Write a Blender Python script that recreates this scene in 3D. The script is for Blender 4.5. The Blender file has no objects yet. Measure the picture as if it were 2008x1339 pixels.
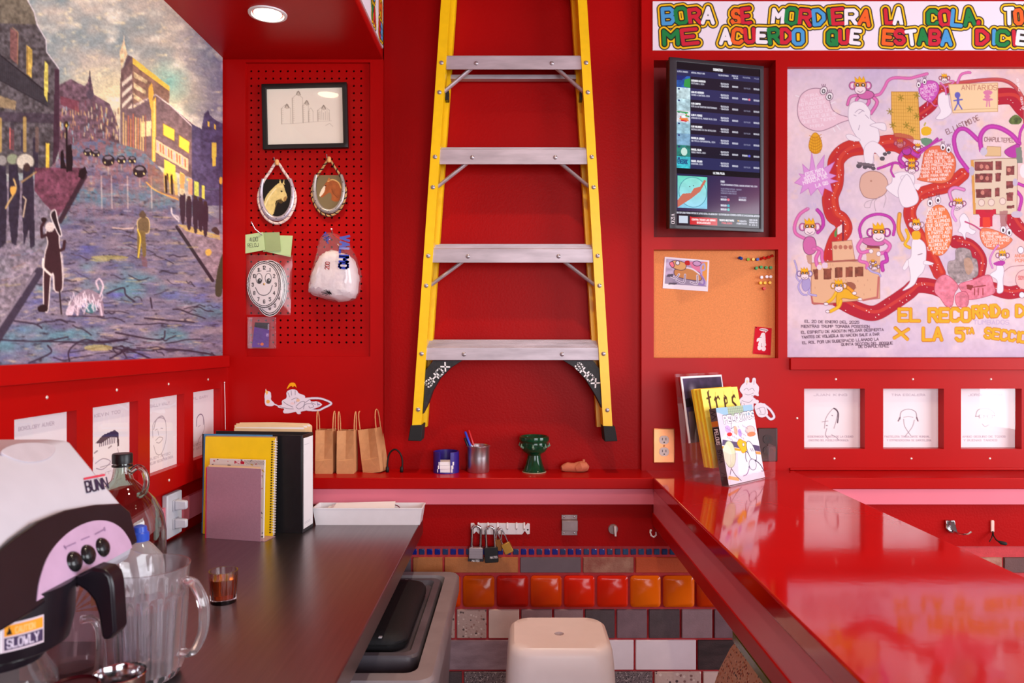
import bpy, math, random
import numpy as np
from mathutils import Vector, Matrix, Euler
random.seed(7); np.random.seed(7)
sc = bpy.context.scene
COL = sc.collection
PI = math.pi

# ------------------------------------------------------------------ camera
F, CX, CY, EYE = 1457.0, 1010.0, 672.0, 1.46      # focal length in pixels of the 2008 px frame, principal point, eye height
cam_d = bpy.data.cameras.new('camera'); cam = bpy.data.objects.new('camera', cam_d); COL.objects.link(cam)
cam.location = (0, 0, EYE); cam.rotation_euler = (PI/2, 0, 0)
cam_d.sensor_width = 36; cam_d.lens = 36*F/2008
cam_d.shift_x = -(CX-1004)/2008; cam_d.shift_y = (CY-669.5)/2008
cam_d.clip_start = .05; cam_d.clip_end = 60
cam_d.dof.use_dof = True; cam_d.dof.focus_distance = 2.35; cam_d.dof.aperture_fstop = 5.6
sc.camera = cam
sc.cycles.transparent_max_bounces = 32; sc.cycles.max_bounces = 10

# ------------------------------------------------------------------ world, lights, exposure
sc.view_settings.view_transform = 'Standard'
sc.view_settings.look = 'None'
sc.view_settings.gamma = 1.0
sc.view_settings.exposure = 0.33
sc.view_settings.use_curve_mapping = False
w = bpy.data.worlds.new('world'); sc.world = w; w.use_nodes = True
bg = w.node_tree.nodes['Background']; bg.inputs[0].default_value = (.80, .86, 1.0, 1); bg.inputs[1].default_value = 1.0

def area(name, loc, target, sx, sy, power, color):
    d = bpy.data.lights.new(name, 'AREA'); d.shape = 'RECTANGLE'; d.size = sx; d.size_y = sy
    d.energy = power; d.color = color
    o = bpy.data.objects.new(name, d); COL.objects.link(o); o.location = loc
    o.rotation_euler = (Vector(target)-Vector(loc)).to_track_quat('-Z', 'Y').to_euler()
    return o
# daylight falling in through the two shop windows (right-hand wall and street wall behind the camera)
area('window_daylight_side', (4.10, .10, 1.75), (0, .10, 1.75), 3.0, 2.0, 136, (.92, .95, 1.0))
area('window_daylight_street', (1.35, -2.85, 1.65), (1.35, 0, 1.65), 2.6, 2.1, 90, (.90, .94, 1.0))

def at(px, py, Y):  return Vector(((px-CX)/F*Y, Y, EYE-(py-CY)/F*Y))      # photo pixel + distance -> point
def onX(px, py, X): return at(px, py, X*F/(px-CX))                        # pixel on the plane X = const
def onZ(px, py, Z): return at(px, py, (EYE-Z)*F/(py-CY))                  # pixel on the plane Z = const

# ------------------------------------------------------------------ materials
def lin(c):
    c = np.asarray(c, dtype=np.float64)/255.0
    return np.where(c <= .04045, c/12.92, ((c+.055)/1.055)**2.4)
def rgba(c): r = lin(c); return (float(r[0]), float(r[1]), float(r[2]), 1)
MATS = {}
def mat(name, col, rough=.5, metal=0., var=.06, nscale=30., bump=0., bscale=200., coat=0., spec=.5, trans=0., emit=None, ior=1.45, col2=None, stretch=(1,1,1), detail=3.):
    """principled material; colour wanders a little with a noise (var) or towards col2; bump gives fine relief"""
    if name in MATS: return MATS[name]
    m = bpy.data.materials.new(name); m.use_nodes = True; nt = m.node_tree; N = nt.nodes; L = nt.links
    b = N['Principled BSDF']
    b.inputs['Roughness'].default_value = rough; b.inputs['Metallic'].default_value = metal
    b.inputs['Coat Weight'].default_value = coat; b.inputs['Coat Roughness'].default_value = .08
    b.inputs['Specular IOR Level'].default_value = spec; b.inputs['IOR'].default_value = ior
    b.inputs['Transmission Weight'].default_value = trans
    c = rgba(col); tc = N.new('ShaderNodeTexCoord'); mp = N.new('ShaderNodeMapping'); L.new(tc.outputs['Object'], mp.inputs[0])
    mp.inputs['Scale'].default_value = stretch
    n = N.new('ShaderNodeTexNoise'); n.inputs['Scale'].default_value = nscale; n.inputs['Detail'].default_value = detail; L.new(mp.outputs[0], n.inputs['Vector'])
    r = N.new('ShaderNodeValToRGB'); L.new(n.outputs[0], r.inputs[0])
    r.color_ramp.elements[0].position = .3; r.color_ramp.elements[1].position = .7
    c2 = rgba(col2) if col2 is not None else tuple(min(1, x*(1+var)) for x in c[:3])+(1,)
    c1 = c if col2 is not None else tuple(x*(1-var) for x in c[:3])+(1,)
    r.color_ramp.elements[0].color = c1; r.color_ramp.elements[1].color = c2
    L.new(r.outputs[0], b.inputs['Base Color'])
    if bump > 0:
        n2 = N.new('ShaderNodeTexNoise'); n2.inputs['Scale'].default_value = bscale; n2.inputs['Detail'].default_value = 2; L.new(mp.outputs[0], n2.inputs['Vector'])
        bp = N.new('ShaderNodeBump'); bp.inputs['Strength'].default_value = bump; bp.inputs['Distance'].default_value = .002
        L.new(n2.outputs[0], bp.inputs['Height']); L.new(bp.outputs[0], b.inputs['Normal'])
    if emit is not None:
        b.inputs['Emission Color'].default_value = rgba(emit[0]); b.inputs['Emission Strength'].default_value = emit[1]
    MATS[name] = m; return m
def speckle(name, base, spots, scale=60., rough=.6, bump=.3, dens=.5):
    """stone with speckles: voronoi cells coloured by a ramp"""
    m = bpy.data.materials.new(name); m.use_nodes = True; nt = m.node_tree; N = nt.nodes; L = nt.links; b = N['Principled BSDF']
    b.inputs['Roughness'].default_value = rough
    tc = N.new('ShaderNodeTexCoord'); v = N.new('ShaderNodeTexVoronoi'); v.inputs['Scale'].default_value = scale; L.new(tc.outputs['Object'], v.inputs['Vector'])
    sep = N.new('ShaderNodeSeparateColor'); L.new(v.outputs['Color'], sep.inputs[0])
    r = N.new('ShaderNodeValToRGB'); r.color_ramp.interpolation = 'CONSTANT'; L.new(sep.outputs[0], r.inputs[0])
    r.color_ramp.elements[0].color = rgba(base); r.color_ramp.elements[0].position = 0
    r.color_ramp.elements[1].color = rgba(spots[0]); r.color_ramp.elements[1].position = 1-dens
    for i, s in enumerate(spots[1:]):
        e = r.color_ramp.elements.new(1-dens+dens*(i+1)/len(spots)); e.color = rgba(s)
    st = N.new('ShaderNodeMath'); st.operation = 'LESS_THAN'; st.inputs[1].default_value = .42; L.new(v.outputs['Distance'], st.inputs[0])
    mx = N.new('ShaderNodeMix'); mx.data_type = 'RGBA'; L.new(st.outputs[0], mx.inputs[0]); mx.inputs[6].default_value = rgba(base); L.new(r.outputs[0], mx.inputs[7])
    L.new(mx.outputs[2], b.inputs['Base Color'])
    bp = N.new('ShaderNodeBump'); bp.inputs['Strength'].default_value = bump; bp.inputs['Distance'].default_value = .002; L.new(v.outputs['Distance'], bp.inputs['Height']); L.new(bp.outputs[0], b.inputs['Normal'])
    MATS[name] = m; return m
def clear(name, tint=(255,255,255), rough=.02, refl=1.0, film=.04, ior=1.45):
    """thin clear plastic or glass sheet: see-through, mirrors by fresnel, with a faint milky film"""
    if name in MATS: return MATS[name]
    m = bpy.data.materials.new(name); m.use_nodes = True; nt = m.node_tree; N = nt.nodes; L = nt.links
    for n in list(N): N.remove(n)
    out = N.new('ShaderNodeOutputMaterial'); t = N.new('ShaderNodeBsdfTransparent'); t.inputs[0].default_value = rgba(tint)
    g = N.new('ShaderNodeBsdfGlossy'); g.inputs['Roughness'].default_value = rough; g.inputs['Color'].default_value = (refl, refl, refl, 1)
    d = N.new('ShaderNodeBsdfDiffuse'); d.inputs[0].default_value = (.85,.85,.88,1)
    fr = N.new('ShaderNodeFresnel'); fr.inputs['IOR'].default_value = ior
    ge = N.new('ShaderNodeNewGeometry'); iv = N.new('ShaderNodeMix'); L.new(ge.outputs['Backfacing'], iv.inputs[0]); iv.inputs[2].default_value = ior; iv.inputs[3].default_value = 1/ior; L.new(iv.outputs[0], fr.inputs['IOR'])
    m1 = N.new('ShaderNodeMixShader'); m1.inputs[0].default_value = film; L.new(t.outputs[0], m1.inputs[1]); L.new(d.outputs[0], m1.inputs[2])
    m2 = N.new('ShaderNodeMixShader'); L.new(fr.outputs[0], m2.inputs[0]); L.new(m1.outputs[0], m2.inputs[1]); L.new(g.outputs[0], m2.inputs[2])
    L.new(m2.outputs[0], out.inputs[0]); MATS[name] = m; return m
def vcol(name, rough=.6, emit=0., spec=.3, coat=0., alpha=False):
    """flat print: colours stored on the mesh"""
    if name in MATS: return MATS[name]
    m = bpy.data.materials.new(name); m.use_nodes = True; nt = m.node_tree; N = nt.nodes; L = nt.links; b = N['Principled BSDF']
    a = N.new('ShaderNodeVertexColor'); a.layer_name = 'Col'
    b.inputs['Roughness'].default_value = rough; b.inputs['Specular IOR Level'].default_value = spec; b.inputs['Coat Weight'].default_value = coat
    if emit > 0:
        L.new(a.outputs[0], b.inputs['Emission Color']); b.inputs['Emission Strength'].default_value = emit; b.inputs['Base Color'].default_value = (.005,.005,.006,1)
    else: L.new(a.outputs[0], b.inputs['Base Color'])
    MATS[name] = m; return m

RED    = mat('red_gloss_paint', (174, 8, 8), rough=.34, var=.05, nscale=5, bump=.05, bscale=90, spec=.17)
RED_W  = mat('red_roller_paint', (166, 6, 7), rough=.42, var=.06, nscale=4, bump=.22, bscale=150, spec=.12)
REDTOP = mat('red_counter_enamel', (182, 10, 9), rough=.075, var=.05, nscale=6, bump=.035, bscale=45, spec=.5)
PINK   = mat('pink_band_paint', (226, 120, 138), rough=.32, var=.03, nscale=6, bump=.03)
GROUT  = mat('pink_red_grout', (186, 52, 58), rough=.75, var=.1, nscale=60, bump=.3)
STEEL  = mat('brushed_steel', (142, 130, 132), rough=.30, metal=1., var=.07, nscale=4, bump=.04, bscale=40, stretch=(30, 1, 1))
CHROME = mat('chrome', (205, 203, 206), rough=.12, metal=1., var=.02)
ALU    = mat('scuffed_aluminium', (186, 174, 180), rough=.50, metal=.55, var=.16, nscale=22, bump=.12, bscale=80, stretch=(.4, 1, 2))
YELLOW = mat('yellow_fibreglass', (250, 200, 4), rough=.34, var=.04, nscale=40)
BLACK  = mat('black_plastic', (22, 21, 23), rough=.38, var=.15)
RUBBER = mat('black_rubber', (26, 25, 26), rough=.72, var=.2)
WHITE  = mat('white_plastic', (236, 232, 236), rough=.35, var=.02)
PAPER  = mat('white_paper', (240, 238, 240), rough=.8, var=.015)
KRAFT  = mat('kraft_paper', (205, 146, 98), rough=.8, var=.06, nscale=60, bump=.08)
GLASS  = clear('clear_acrylic', (255, 252, 253), film=.012)
FILM   = clear('clear_plastic_film', (252, 249, 250), rough=.10, film=.045)

# ------------------------------------------------------------------ mesh helpers
class MB:
    """collects shapes into one mesh"""
    def __init__(s): s.v = []; s.f = []; s.M = None
    def add(s, vs, fs):
        o = len(s.v)
        for p in vs:
            p = Vector(p)
            s.v.append(tuple(s.M @ p) if s.M is not None else tuple(p))
        s.f += [tuple(i+o for i in f) for f in fs]; return s
    def box(s, x0, x1, y0, y1, z0, z1):
        return s.add([(x0,y0,z0),(x1,y0,z0),(x1,y1,z0),(x0,y1,z0),(x0,y0,z1),(x1,y0,z1),(x1,y1,z1),(x0,y1,z1)],
                     [(3,2,1,0),(4,5,6,7),(0,1,5,4),(1,2,6,5),(2,3,7,6),(3,0,4,7)])
    def hexa(s, bot, top):                                        # two matching quads
        return s.add(list(bot)+list(top), [(3,2,1,0),(4,5,6,7),(0,1,5,4),(1,2,6,5),(2,3,7,6),(3,0,4,7)])
    def prism(s, pts, d, cap=True):                               # closed 3-D outline pushed along d
        n = len(pts); d = Vector(d); vs = [Vector(p) for p in pts]; vs = vs+[p+d for p in vs]
        fs = [(i, (i+1) % n, n+(i+1) % n, n+i) for i in range(n)]
        if cap: fs += [tuple(range(n-1, -1, -1)), tuple(range(n, 2*n))]
        return s.add(vs, fs)
    def lathe(s, prof, c=(0,0,0), n=28, rx=1., ry=1., cap0=True, cap1=True):   # profile (r, z)
        c = Vector(c); vs = []; fs = []
        for r, z in prof:
            for k in range(n):
                a = 2*PI*k/n; vs.append((c.x+r*rx*math.cos(a), c.y+r*ry*math.sin(a), c.z+z))
        for j in range(len(prof)-1):
            for k in range(n): fs.append((j*n+k, j*n+(k+1) % n, (j+1)*n+(k+1) % n, (j+1)*n+k))
        if cap0: fs.append(tuple(range(n-1, -1, -1)))
        if cap1: fs.append(tuple((len(prof)-1)*n+k for k in range(n)))
        return s.add(vs, fs)
    def tube(s, pts, r, n=8, close=False, flat=1.):               # round bar along a path; r may be a list
        P = [Vector(p) for p in pts]; m = len(P); vs = []; fs = []
        up = None
        for i, p in enumerate(P):
            a = P[i-1] if (i > 0 or close) else P[i]; b = P[(i+1) % m] if (i < m-1 or close) else P[i]
            t = (b-a).normalized()
            if up is None:
                up = Vector((0,0,1)) if abs(t.z) < .9 else Vector((0,1,0))
            x = t.cross(up)
            if x.length < 1e-6: x = t.orthogonal()
            x.normalize(); y = x.cross(t).normalized(); up = y
            rr = r[i] if isinstance(r, (list, tuple)) else r
            for k in range(n):
                an = 2*PI*k/n; vs.append(p+x*(rr*math.cos(an))+y*(rr*flat*math.sin(an)))
        for i in range(m if close else m-1):
            j = (i+1) % m
            for k in range(n): fs.append((i*n+k, i*n+(k+1) % n, j*n+(k+1) % n, j*n+k))
        if not close: fs += [tuple(range(n-1, -1, -1)), tuple((m-1)*n+k for k in range(n))]
        return s.add(vs, fs)
    def cyl(s, a, b, r, n=16, r2=None): return s.tube([a, b], [r, r if r2 is None else r2], n)
    def dome(s, c, r, nrm=(0,-1,0), h=.5, n=10):
        q = Vector((0,0,1)).rotation_difference(Vector(nrm)); vs = []; fs = []; J = 4
        for j in range(J):
            a = PI/2*j/J
            for k in range(n):
                t = 2*PI*k/n; vs.append(Vector(c)+q @ Vector((r*math.cos(a)*math.cos(t), r*math.cos(a)*math.sin(t), r*h*math.sin(a))))
        vs.append(Vector(c)+q @ Vector((0,0,r*h)))
        for j in range(J-1):
            for k in range(n): fs.append((j*n+k, j*n+(k+1) % n, (j+1)*n+(k+1) % n, (j+1)*n+k))
        for k in range(n): fs.append(((J-1)*n+k, (J-1)*n+(k+1) % n, J*n))
        fs.append(tuple(range(n-1, -1, -1)))
        return s.add(vs, fs)
    def loft(s, rings, cap=True, close=True):                     # matching closed outlines
        n = len(rings[0]); vs = [p for r in rings for p in r]; fs = []
        for j in range(len(rings)-1):
            for k in range(n if close else n-1): fs.append((j*n+k, j*n+(k+1) % n, (j+1)*n+(k+1) % n, (j+1)*n+k))
        if cap: fs += [tuple(range(n-1, -1, -1)), tuple((len(rings)-1)*n+k for k in range(n))]
        return s.add(vs, fs)
    def build(s, name, m, parent=None, smooth=False, bevel=0., seg=2, sub=0, solid=0.):
        me = bpy.data.meshes.new(name); me.from_pydata(s.v, [], s.f); me.update()
        o = bpy.data.objects.new(name, me); COL.objects.link(o); me.materials.append(m)
        import bmesh
        b = bmesh.new(); b.from_mesh(me); bmesh.ops.recalc_face_normals(b, faces=b.faces); b.to_mesh(me); b.free()
        if parent is not None: o.parent = parent; o.matrix_parent_inverse = parent_inv(parent)
        if solid: md = o.modifiers.new('thick', 'SOLIDIFY'); md.thickness = solid; md.offset = 0
        if bevel: md = o.modifiers.new('bevel', 'BEVEL'); md.width = bevel; md.segments = seg; md.limit_method = 'ANGLE'; md.angle_limit = math.radians(40)
        if sub: md = o.modifiers.new('sub', 'SUBSURF'); md.levels = sub; md.render_levels = sub
        if smooth or bevel or sub:
            for p in me.polygons: p.use_smooth = True
            if not sub: me.set_sharp_from_angle(angle=math.radians(38))
        return o
def world_of(p):
    m = Matrix.LocRotScale(p.location, p.rotation_euler, p.scale)
    return world_of(p.parent) @ p.matrix_parent_inverse @ m if p.parent is not None else m
def parent_inv(p): return world_of(p).inverted()
def tag(o, label, cat, group=None, kind=None):
    o['label'] = label
    if cat: o['category'] = cat
    if group: o['group'] = group
    if kind: o['kind'] = kind
    return o
def thing(name, label, cat, loc=(0,0,0), group=None, rot=None):
    o = bpy.data.objects.new(name, None); COL.objects.link(o); o.location = loc; o.empty_display_size = .05
    if rot: o.rotation_euler = rot
    return tag(o, label, cat, group)
def struct(o, label=None):
    o['kind'] = 'structure'
    if label: o['label'] = label
    return o
def copy_part(src, name, parent, off=(0,0,0), m=None):
    o = src.copy(); o.name = name; COL.objects.link(o); o.parent = parent
    o.matrix_parent_inverse = parent_inv(parent) if parent is not None else Matrix()
    o.location = Vector(src.location)+Vector(off)
    return o
def rrect(cx, cz, wx, wz, r, n=4):
    """rounded rectangle outline in 2-D"""
    out = []
    for sx, sz, a0 in ((1,1,0),(-1,1,PI/2),(-1,-1,PI),(1,-1,3*PI/2)):
        for k in range(n+1):
            a = a0+PI/2*k/n; out.append((cx+sx*(wx/2-r)+r*math.cos(a), cz+sz*(wz/2-r)+r*math.sin(a)))
    return out
def board(frame, u0, u1, v0, v1, holes, d0, d1):
    """panel with rectangular openings; frame(u, v, d) -> point; d0 face, d1 back"""
    b = MB(); us = sorted({u0, u1, *[h[0] for h in holes], *[h[1] for h in holes]}); vs = sorted({v0, v1, *[h[2] for h in holes], *[h[3] for h in holes]})
    us = [u for u in us if u0 <= u <= u1]; vs = [v for v in vs if v0 <= v <= v1]
    def solid(i, j):
        if i < 0 or j < 0 or i >= len(us)-1 or j >= len(vs)-1: return False
        cu, cv = (us[i]+us[i+1])/2, (vs[j]+vs[j+1])/2
        return not any(h[0] < cu < h[1] and h[2] < cv < h[3] for h in holes)
    for i in range(len(us)-1):
        for j in range(len(vs)-1):
            if not solid(i, j): continue
            a, c, e, g = us[i], us[i+1], vs[j], vs[j+1]
            b.add([frame(a,e,d0), frame(c,e,d0), frame(c,g,d0), frame(a,g,d0)], [(0,1,2,3)])
            b.add([frame(a,e,d1), frame(c,e,d1), frame(c,g,d1), frame(a,g,d1)], [(3,2,1,0)])
            for di, dj, p, q in ((-1,0,(a,e),(a,g)), (1,0,(c,e),(c,g)), (0,-1,(a,e),(c,e)), (0,1,(a,g),(c,g))):
                if not solid(i+di, j+dj): b.add([frame(*p,d0), frame(*q,d0), frame(*q,d1), frame(*p,d1)], [(0,1,2,3)])
    return b
def weld(o):
    import bmesh
    b = bmesh.new(); b.from_mesh(o.data); bmesh.ops.remove_doubles(b, verts=b.verts, dist=1e-5); bmesh.ops.recalc_face_normals(b, faces=b.faces); b.to_mesh(o.data); b.free()
    return o
# ------------------------------------------------------------------ the room
YF, YR, YS, YT = 2.56, 2.59, 2.42, 2.45        # face of the framed boards, niche wall, ledge front, tiled low wall
XL = -.989                                     # face of the left wall boards
ZS, ZC = 1.02, .885                             # ledge and bar top height, steel worktop height
ZTOP = 3.30
FR = lambda u, v, d: (u, d, v)                 # board in the X-Z plane
FL = lambda u, v, d: (d, u, v)                 # board in the Y-Z plane
FLOOR = mat('grey_sealed_floor', (96, 84, 82), rough=.45, var=.15, nscale=8, bump=.1)
CEIL = mat('dark_red_ceiling', (120, 24, 24), rough=.8, var=.03)
struct(MB().box(-1.2, 4.4, -3.1, 2.7, -.05, 0).build('floor', FLOOR))
struct(MB().box(-1.2, 4.4, -3.1, 2.7, ZTOP, ZTOP+.05).build('ceiling', CEIL))
WALLP = mat('matt_red_wall_paint', (150, 22, 24), rough=.7, var=.03)
# right-hand wall and street wall with their window openings (out of the picture, they let the daylight in)
struct(weld(board(FL, -3.1, 2.7, 0, ZTOP, [(-1.45, 1.65, .7, 2.8)], 4.12, 4.24).build('wall_right', WALLP)))
struct(weld(board(FR, -1.2, 4.4, 0, ZTOP, [(0, 2.7, .55, 2.75)], -2.87, -2.99).build('wall_front', WALLP)))
wf = board(FL, -1.45, 1.65, .7, 2.8, [(-1.39, .07, .76, 2.74), (.13, 1.59, .76, 2.74)], 4.14, 4.19).build('window_1', WHITE); struct(weld(wf))
wf = board(FR, 0, 2.7, .55, 2.75, [(.06, 1.32, .61, 2.69), (1.38, 2.64, .61, 2.69)], -2.89, -2.94).build('window_2', WHITE); struct(weld(wf))

# niche wall behind the ladder
struct(MB().box(-.455, .436, YR, YR+.06, ZS-.05, ZTOP).build('wall_niche', RED_W), 'deep red painted niche wall behind the ladder')
# left wall: backing, board with the four card openings, rail under the painting
struct(MB().box(XL-.10, XL-.024, -2.9, 2.66, 0, ZTOP).build('wall_left', RED_W))
cards_l = [(1441/(CX-x)) for x in (28, 182, 294, 379)]
cards_l = [cards_l[0]-.2725] + cards_l
CW, CZ0, CZ1 = .209, 1.098, 1.308
wb = board(FL, .40, 2.56, 1.036, 1.385, [(y, y+CW, CZ0, CZ1) for y in cards_l], XL, XL-.024).build('trim_1', RED); struct(weld(wb), 'red painted board with square card openings on the left wall')
struct(MB().box(XL-.024, XL+.016, .40, 2.535, 1.377, 1.417).build('trim_2', RED, bevel=.002), 'red rail under the street painting')
struct(MB().box(XL-.024, XL-.012, .40, 2.45, .918, .988).build('trim_3', PINK), 'pink painted band along the left wall above the worktop')
# pegboard bay
PX0, PX1 = at(481, 0, YF).x, at(726, 0, YF).x
ZPT, ZPB = at(0, 122, YF).z, at(0, 699, YF).z
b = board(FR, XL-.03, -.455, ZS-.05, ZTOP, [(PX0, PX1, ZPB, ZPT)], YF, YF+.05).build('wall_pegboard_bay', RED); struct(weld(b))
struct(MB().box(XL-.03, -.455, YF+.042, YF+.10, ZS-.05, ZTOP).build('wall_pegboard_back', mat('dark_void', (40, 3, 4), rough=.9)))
# the pegboard, every hole cut through
P0 = at(492.5, 139.5, YF+.015); ST = .0254
nC, nR = 16, 38
b = MB(); yF, yB = YF+.015, YF+.021; rH = .0039
xs0 = P0.x-ST/2; zs0 = P0.z+ST/2
octo = [(math.cos(PI/8+PI/4*k)*rH, math.sin(PI/8+PI/4*k)*rH) for k in range(8)]
sq = [(.5,.207),(.207,.5),(-.207,.5),(-.5,.207),(-.5,-.207),(-.207,-.5),(.207,-.5),(.5,-.207)]
cor = {0:(.5,.5), 2:(-.5,.5), 4:(-.5,-.5), 6:(.5,-.5)}
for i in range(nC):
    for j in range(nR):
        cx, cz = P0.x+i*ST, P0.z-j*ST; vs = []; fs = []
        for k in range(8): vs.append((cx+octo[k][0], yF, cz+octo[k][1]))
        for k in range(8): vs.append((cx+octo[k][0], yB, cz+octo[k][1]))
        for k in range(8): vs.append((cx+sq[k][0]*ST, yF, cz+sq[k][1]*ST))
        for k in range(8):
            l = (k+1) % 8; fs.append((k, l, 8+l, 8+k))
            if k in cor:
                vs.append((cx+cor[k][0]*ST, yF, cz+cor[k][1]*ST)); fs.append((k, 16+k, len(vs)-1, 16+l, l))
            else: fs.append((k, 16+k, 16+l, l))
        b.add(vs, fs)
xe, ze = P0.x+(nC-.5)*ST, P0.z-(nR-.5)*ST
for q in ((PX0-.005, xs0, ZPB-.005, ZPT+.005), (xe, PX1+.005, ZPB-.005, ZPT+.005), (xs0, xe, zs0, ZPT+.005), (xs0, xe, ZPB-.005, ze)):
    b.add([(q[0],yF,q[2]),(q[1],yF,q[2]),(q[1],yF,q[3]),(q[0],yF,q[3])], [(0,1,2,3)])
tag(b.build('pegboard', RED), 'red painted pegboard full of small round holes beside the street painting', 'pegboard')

# framed right-hand bay: television niche, cork niche, poster niche, card openings
X0 = at(1258, 0, YF).x; X9 = 1.95
def rectpx(x0, x1, y0, y1, Y=YF): a = at(x0, y0, Y); c = at(x1, y1, Y); return (a.x, c.x, c.z, a.z)
H_TV = rectpx(1282, 1521, 118, 465); H_CK = rectpx(1282, 1526, 489, 702); H_PO = rectpx(1544, 2042, 131, 701)
cards_r = [at(x, 0, YF).x for x in (1577, 1732, 1884.5)]; cards_r.append(cards_r[-1]+.2725)
holes = [H_TV, H_CK, H_PO]+[(x, x+CW, 1.094, 1.302) for x in cards_r]
b = board(FR, X0, X9, ZS-.05, ZTOP, holes, YF, YF+.075).build('wall_framed_bay', RED); struct(weld(b), 'red framed wall with niches for screen, cork and poster')
struct(MB().box(X0+.01, X9, YF+.070, YF+.12, ZS-.05, ZTOP).build('wall_bay_back', mat('dark_red_paint', (140, 5, 8), rough=.5)))
z1, z0 = at(0, 702, YF).z, at(0, 725, YF).z
struct(MB().box(at(1548,0,YF).x, X9, YF-.012, YF+.01, z0, z1).build('trim_4', RED, bevel=.0015), 'red strip along the foot of the monkey poster')
struct(MB().box(at(1548,0,YF).x, X9, YF-.006, YF+.01, at(0,917,YF).z, ZS+.001).build('trim_5', RED, bevel=.0015), 'low red skirting strip on the ledge under the cards')
# soffit over the left side
ZSO = 2.436; XSO = -.455
b = MB(); b.box(XL-.03, XSO, -2.9, YF+.02, ZSO, ZTOP)
struct(b.build('ceiling_soffit', RED, bevel=.003), 'dropped red soffit over the steel worktop')

# low wall under the ledge: plaster above, tiles below
b = MB(); b.box(XL-.03, X9, YT, YT+.20, 0, ZS-.04)
low = struct(b.build('wall_tiled', GROUT))
zt = at(0, 1070, YT).z
struct(MB().box(XL-.03, X9, YT-.004, YT+.01, zt, ZS-.03).build('trim_6', RED_W), 'dark red plaster strip above the tiles')
# ledge: red top with lip, pink band below it
b = MB(); b.box(XL-.02, .47, YS, YR+.02, ZS-.037, ZS)
tag(b.build('wall_ledge', RED, bevel=.003), 'glossy red ledge under the ladder holding bags and pots', 'shelf')
b = MB(); b.box(.93, X9, YS, YF+.02, ZS-.037, ZS)
tag(b.build('wall_ledge', RED, bevel=.003), 'glossy red ledge under the three cards at far right', 'shelf')
struct(MB().box(XL-.02, X9, YS+.008, YT+.01, ZS-.088, ZS-.036).build('trim_7', PINK), 'pink band under the red ledge')

# tiles, piece by piece (photo columns per course), each a child of the tiled wall
TILE_ME = {}
def tile(x0, x1, z0, z1, m, th=.008, r=.0, name='tile', y=YT):
    key = (round(x1-x0, 4), round(z1-z0, 4), m.name, th)
    if key not in TILE_ME:
        b = MB(); w2, h2 = (x1-x0)/2, (z1-z0)/2; e = min(.003+r, w2*.5)
        o1 = rrect(0, 0, 2*w2, 2*h2, max(.0015, r), 3 if r else 1)
        o2 = rrect(0, 0, 2*w2-2*e*.6, 2*h2-2*e*.6, max(.001, r*.8), 3 if r else 1)
        b.loft([[(p[0], .004, p[1]) for p in o1], [(p[0], -th*.55, p[1]) for p in o1], [(p[0], -th, p[1]) for p in o2]])
        o = b.build(name, m, low, smooth=True); TILE_ME[key] = o.data
    else:
        o = bpy.data.objects.new(name, TILE_ME[key]); COL.objects.link(o); o.parent = low
    o.location = ((x0+x1)/2, y, (z0+z1)/2)
    return o
def row(y0, y1, xs, mats, th=.007, r=0., gap=4):
    z0, z1 = at(0, y1, YT).z, at(0, y0, YT).z
    for (a, c), m in zip(zip(xs[:-1], xs[1:]), mats): tile(at(a+gap/2, 0, YT).x, at(c-gap/2, 0, YT).x, z0, z1, m, th, r)
blues = [mat('cobalt_mosaic', (22, 36, 128), rough=.18, var=.1, nscale=20), mat('navy_mosaic', (20, 24, 92), rough=.2, var=.1), mat('petrol_mosaic', (38, 58, 104), rough=.2, var=.1), mat('teal_mosaic', (40, 76, 118), rough=.2, var=.1)]
wm = [mat('white_mosaic', (226, 214, 208), rough=.3, var=.05, nscale=40), mat('grey_mosaic', (196, 178, 172), rough=.3, var=.05, nscale=40)]
for i in range(-12, 66):
    x = 812+15.35*i
    xx = at(x, 0, YT).x; zz = at(0, 1081.5, YT).z
    if x < 1500: m = blues[(i*7+i*i) % 3] if i < 26 else blues[3 if i % 2 else 2]
    else: m = wm[(i*3) % 2]
    tile(xx-.0092, xx+.0092, zz-.0095, zz+.0095, m, .004, 0., 'mosaic_tile')
buff = mat('buff_brick', (182, 112, 62), rough=.6, var=.1, nscale=30, bump=.3); greyb = mat('grey_flat_tile', (106, 92, 100), rough=.5, var=.05, nscale=30)
rose = mat('worn_brick', (140, 72, 62), rough=.7, var=.2, nscale=25, bump=.6, col2=(178, 132, 112)); oran = mat('orange_brick', (196, 82, 40), rough=.55, var=.1, nscale=14, bump=.4)
brown = mat('brown_brick', (96, 62, 60), rough=.6, var=.1, bump=.3)
row(1092, 1122, [640, 752, 808, 870, 1018, 1141, 1244, 1362, 1470, 1590, 1710, 1830, 1965, 2090, 2200], [buff, greyb, buff, buff, greyb, rose, oran, rose, buff, greyb, oran, rose, brown, buff], .007)
G = lambda n, a, c: mat(n, a, rough=.16, var=.1, nscale=9, col2=c, spec=.4, bump=.5, bscale=28)
o1 = G('amber_glaze', (206, 84, 4), (188, 62, 6)); o2 = G('vermilion_glaze', (190, 28, 8), (168, 20, 10)); o3 = G('tangerine_glaze', (214, 72, 6), (206, 52, 6)); o4 = G('scarlet_glaze', (214, 26, 10), (220, 44, 10)); o5 = G('orange_glaze', (224, 92, 6), (232, 104, 10))
row(1127.5, 1188.5, [640, 706, 772, 838, 906, 972, 1038, 1103.5, 1168, 1233, 1297, 1363, 1430, 1496, 1562, 1628], [o1, o3, o2, o3, o1, o2, o3, o4, o4, o5, o5, o3, o1, o2, o3], .014, .011, 5)
peb = speckle('speckled_stone', (186, 156, 150), [(90, 70, 70), (214, 190, 184), (160, 120, 112)], 120, dens=.35)
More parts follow.
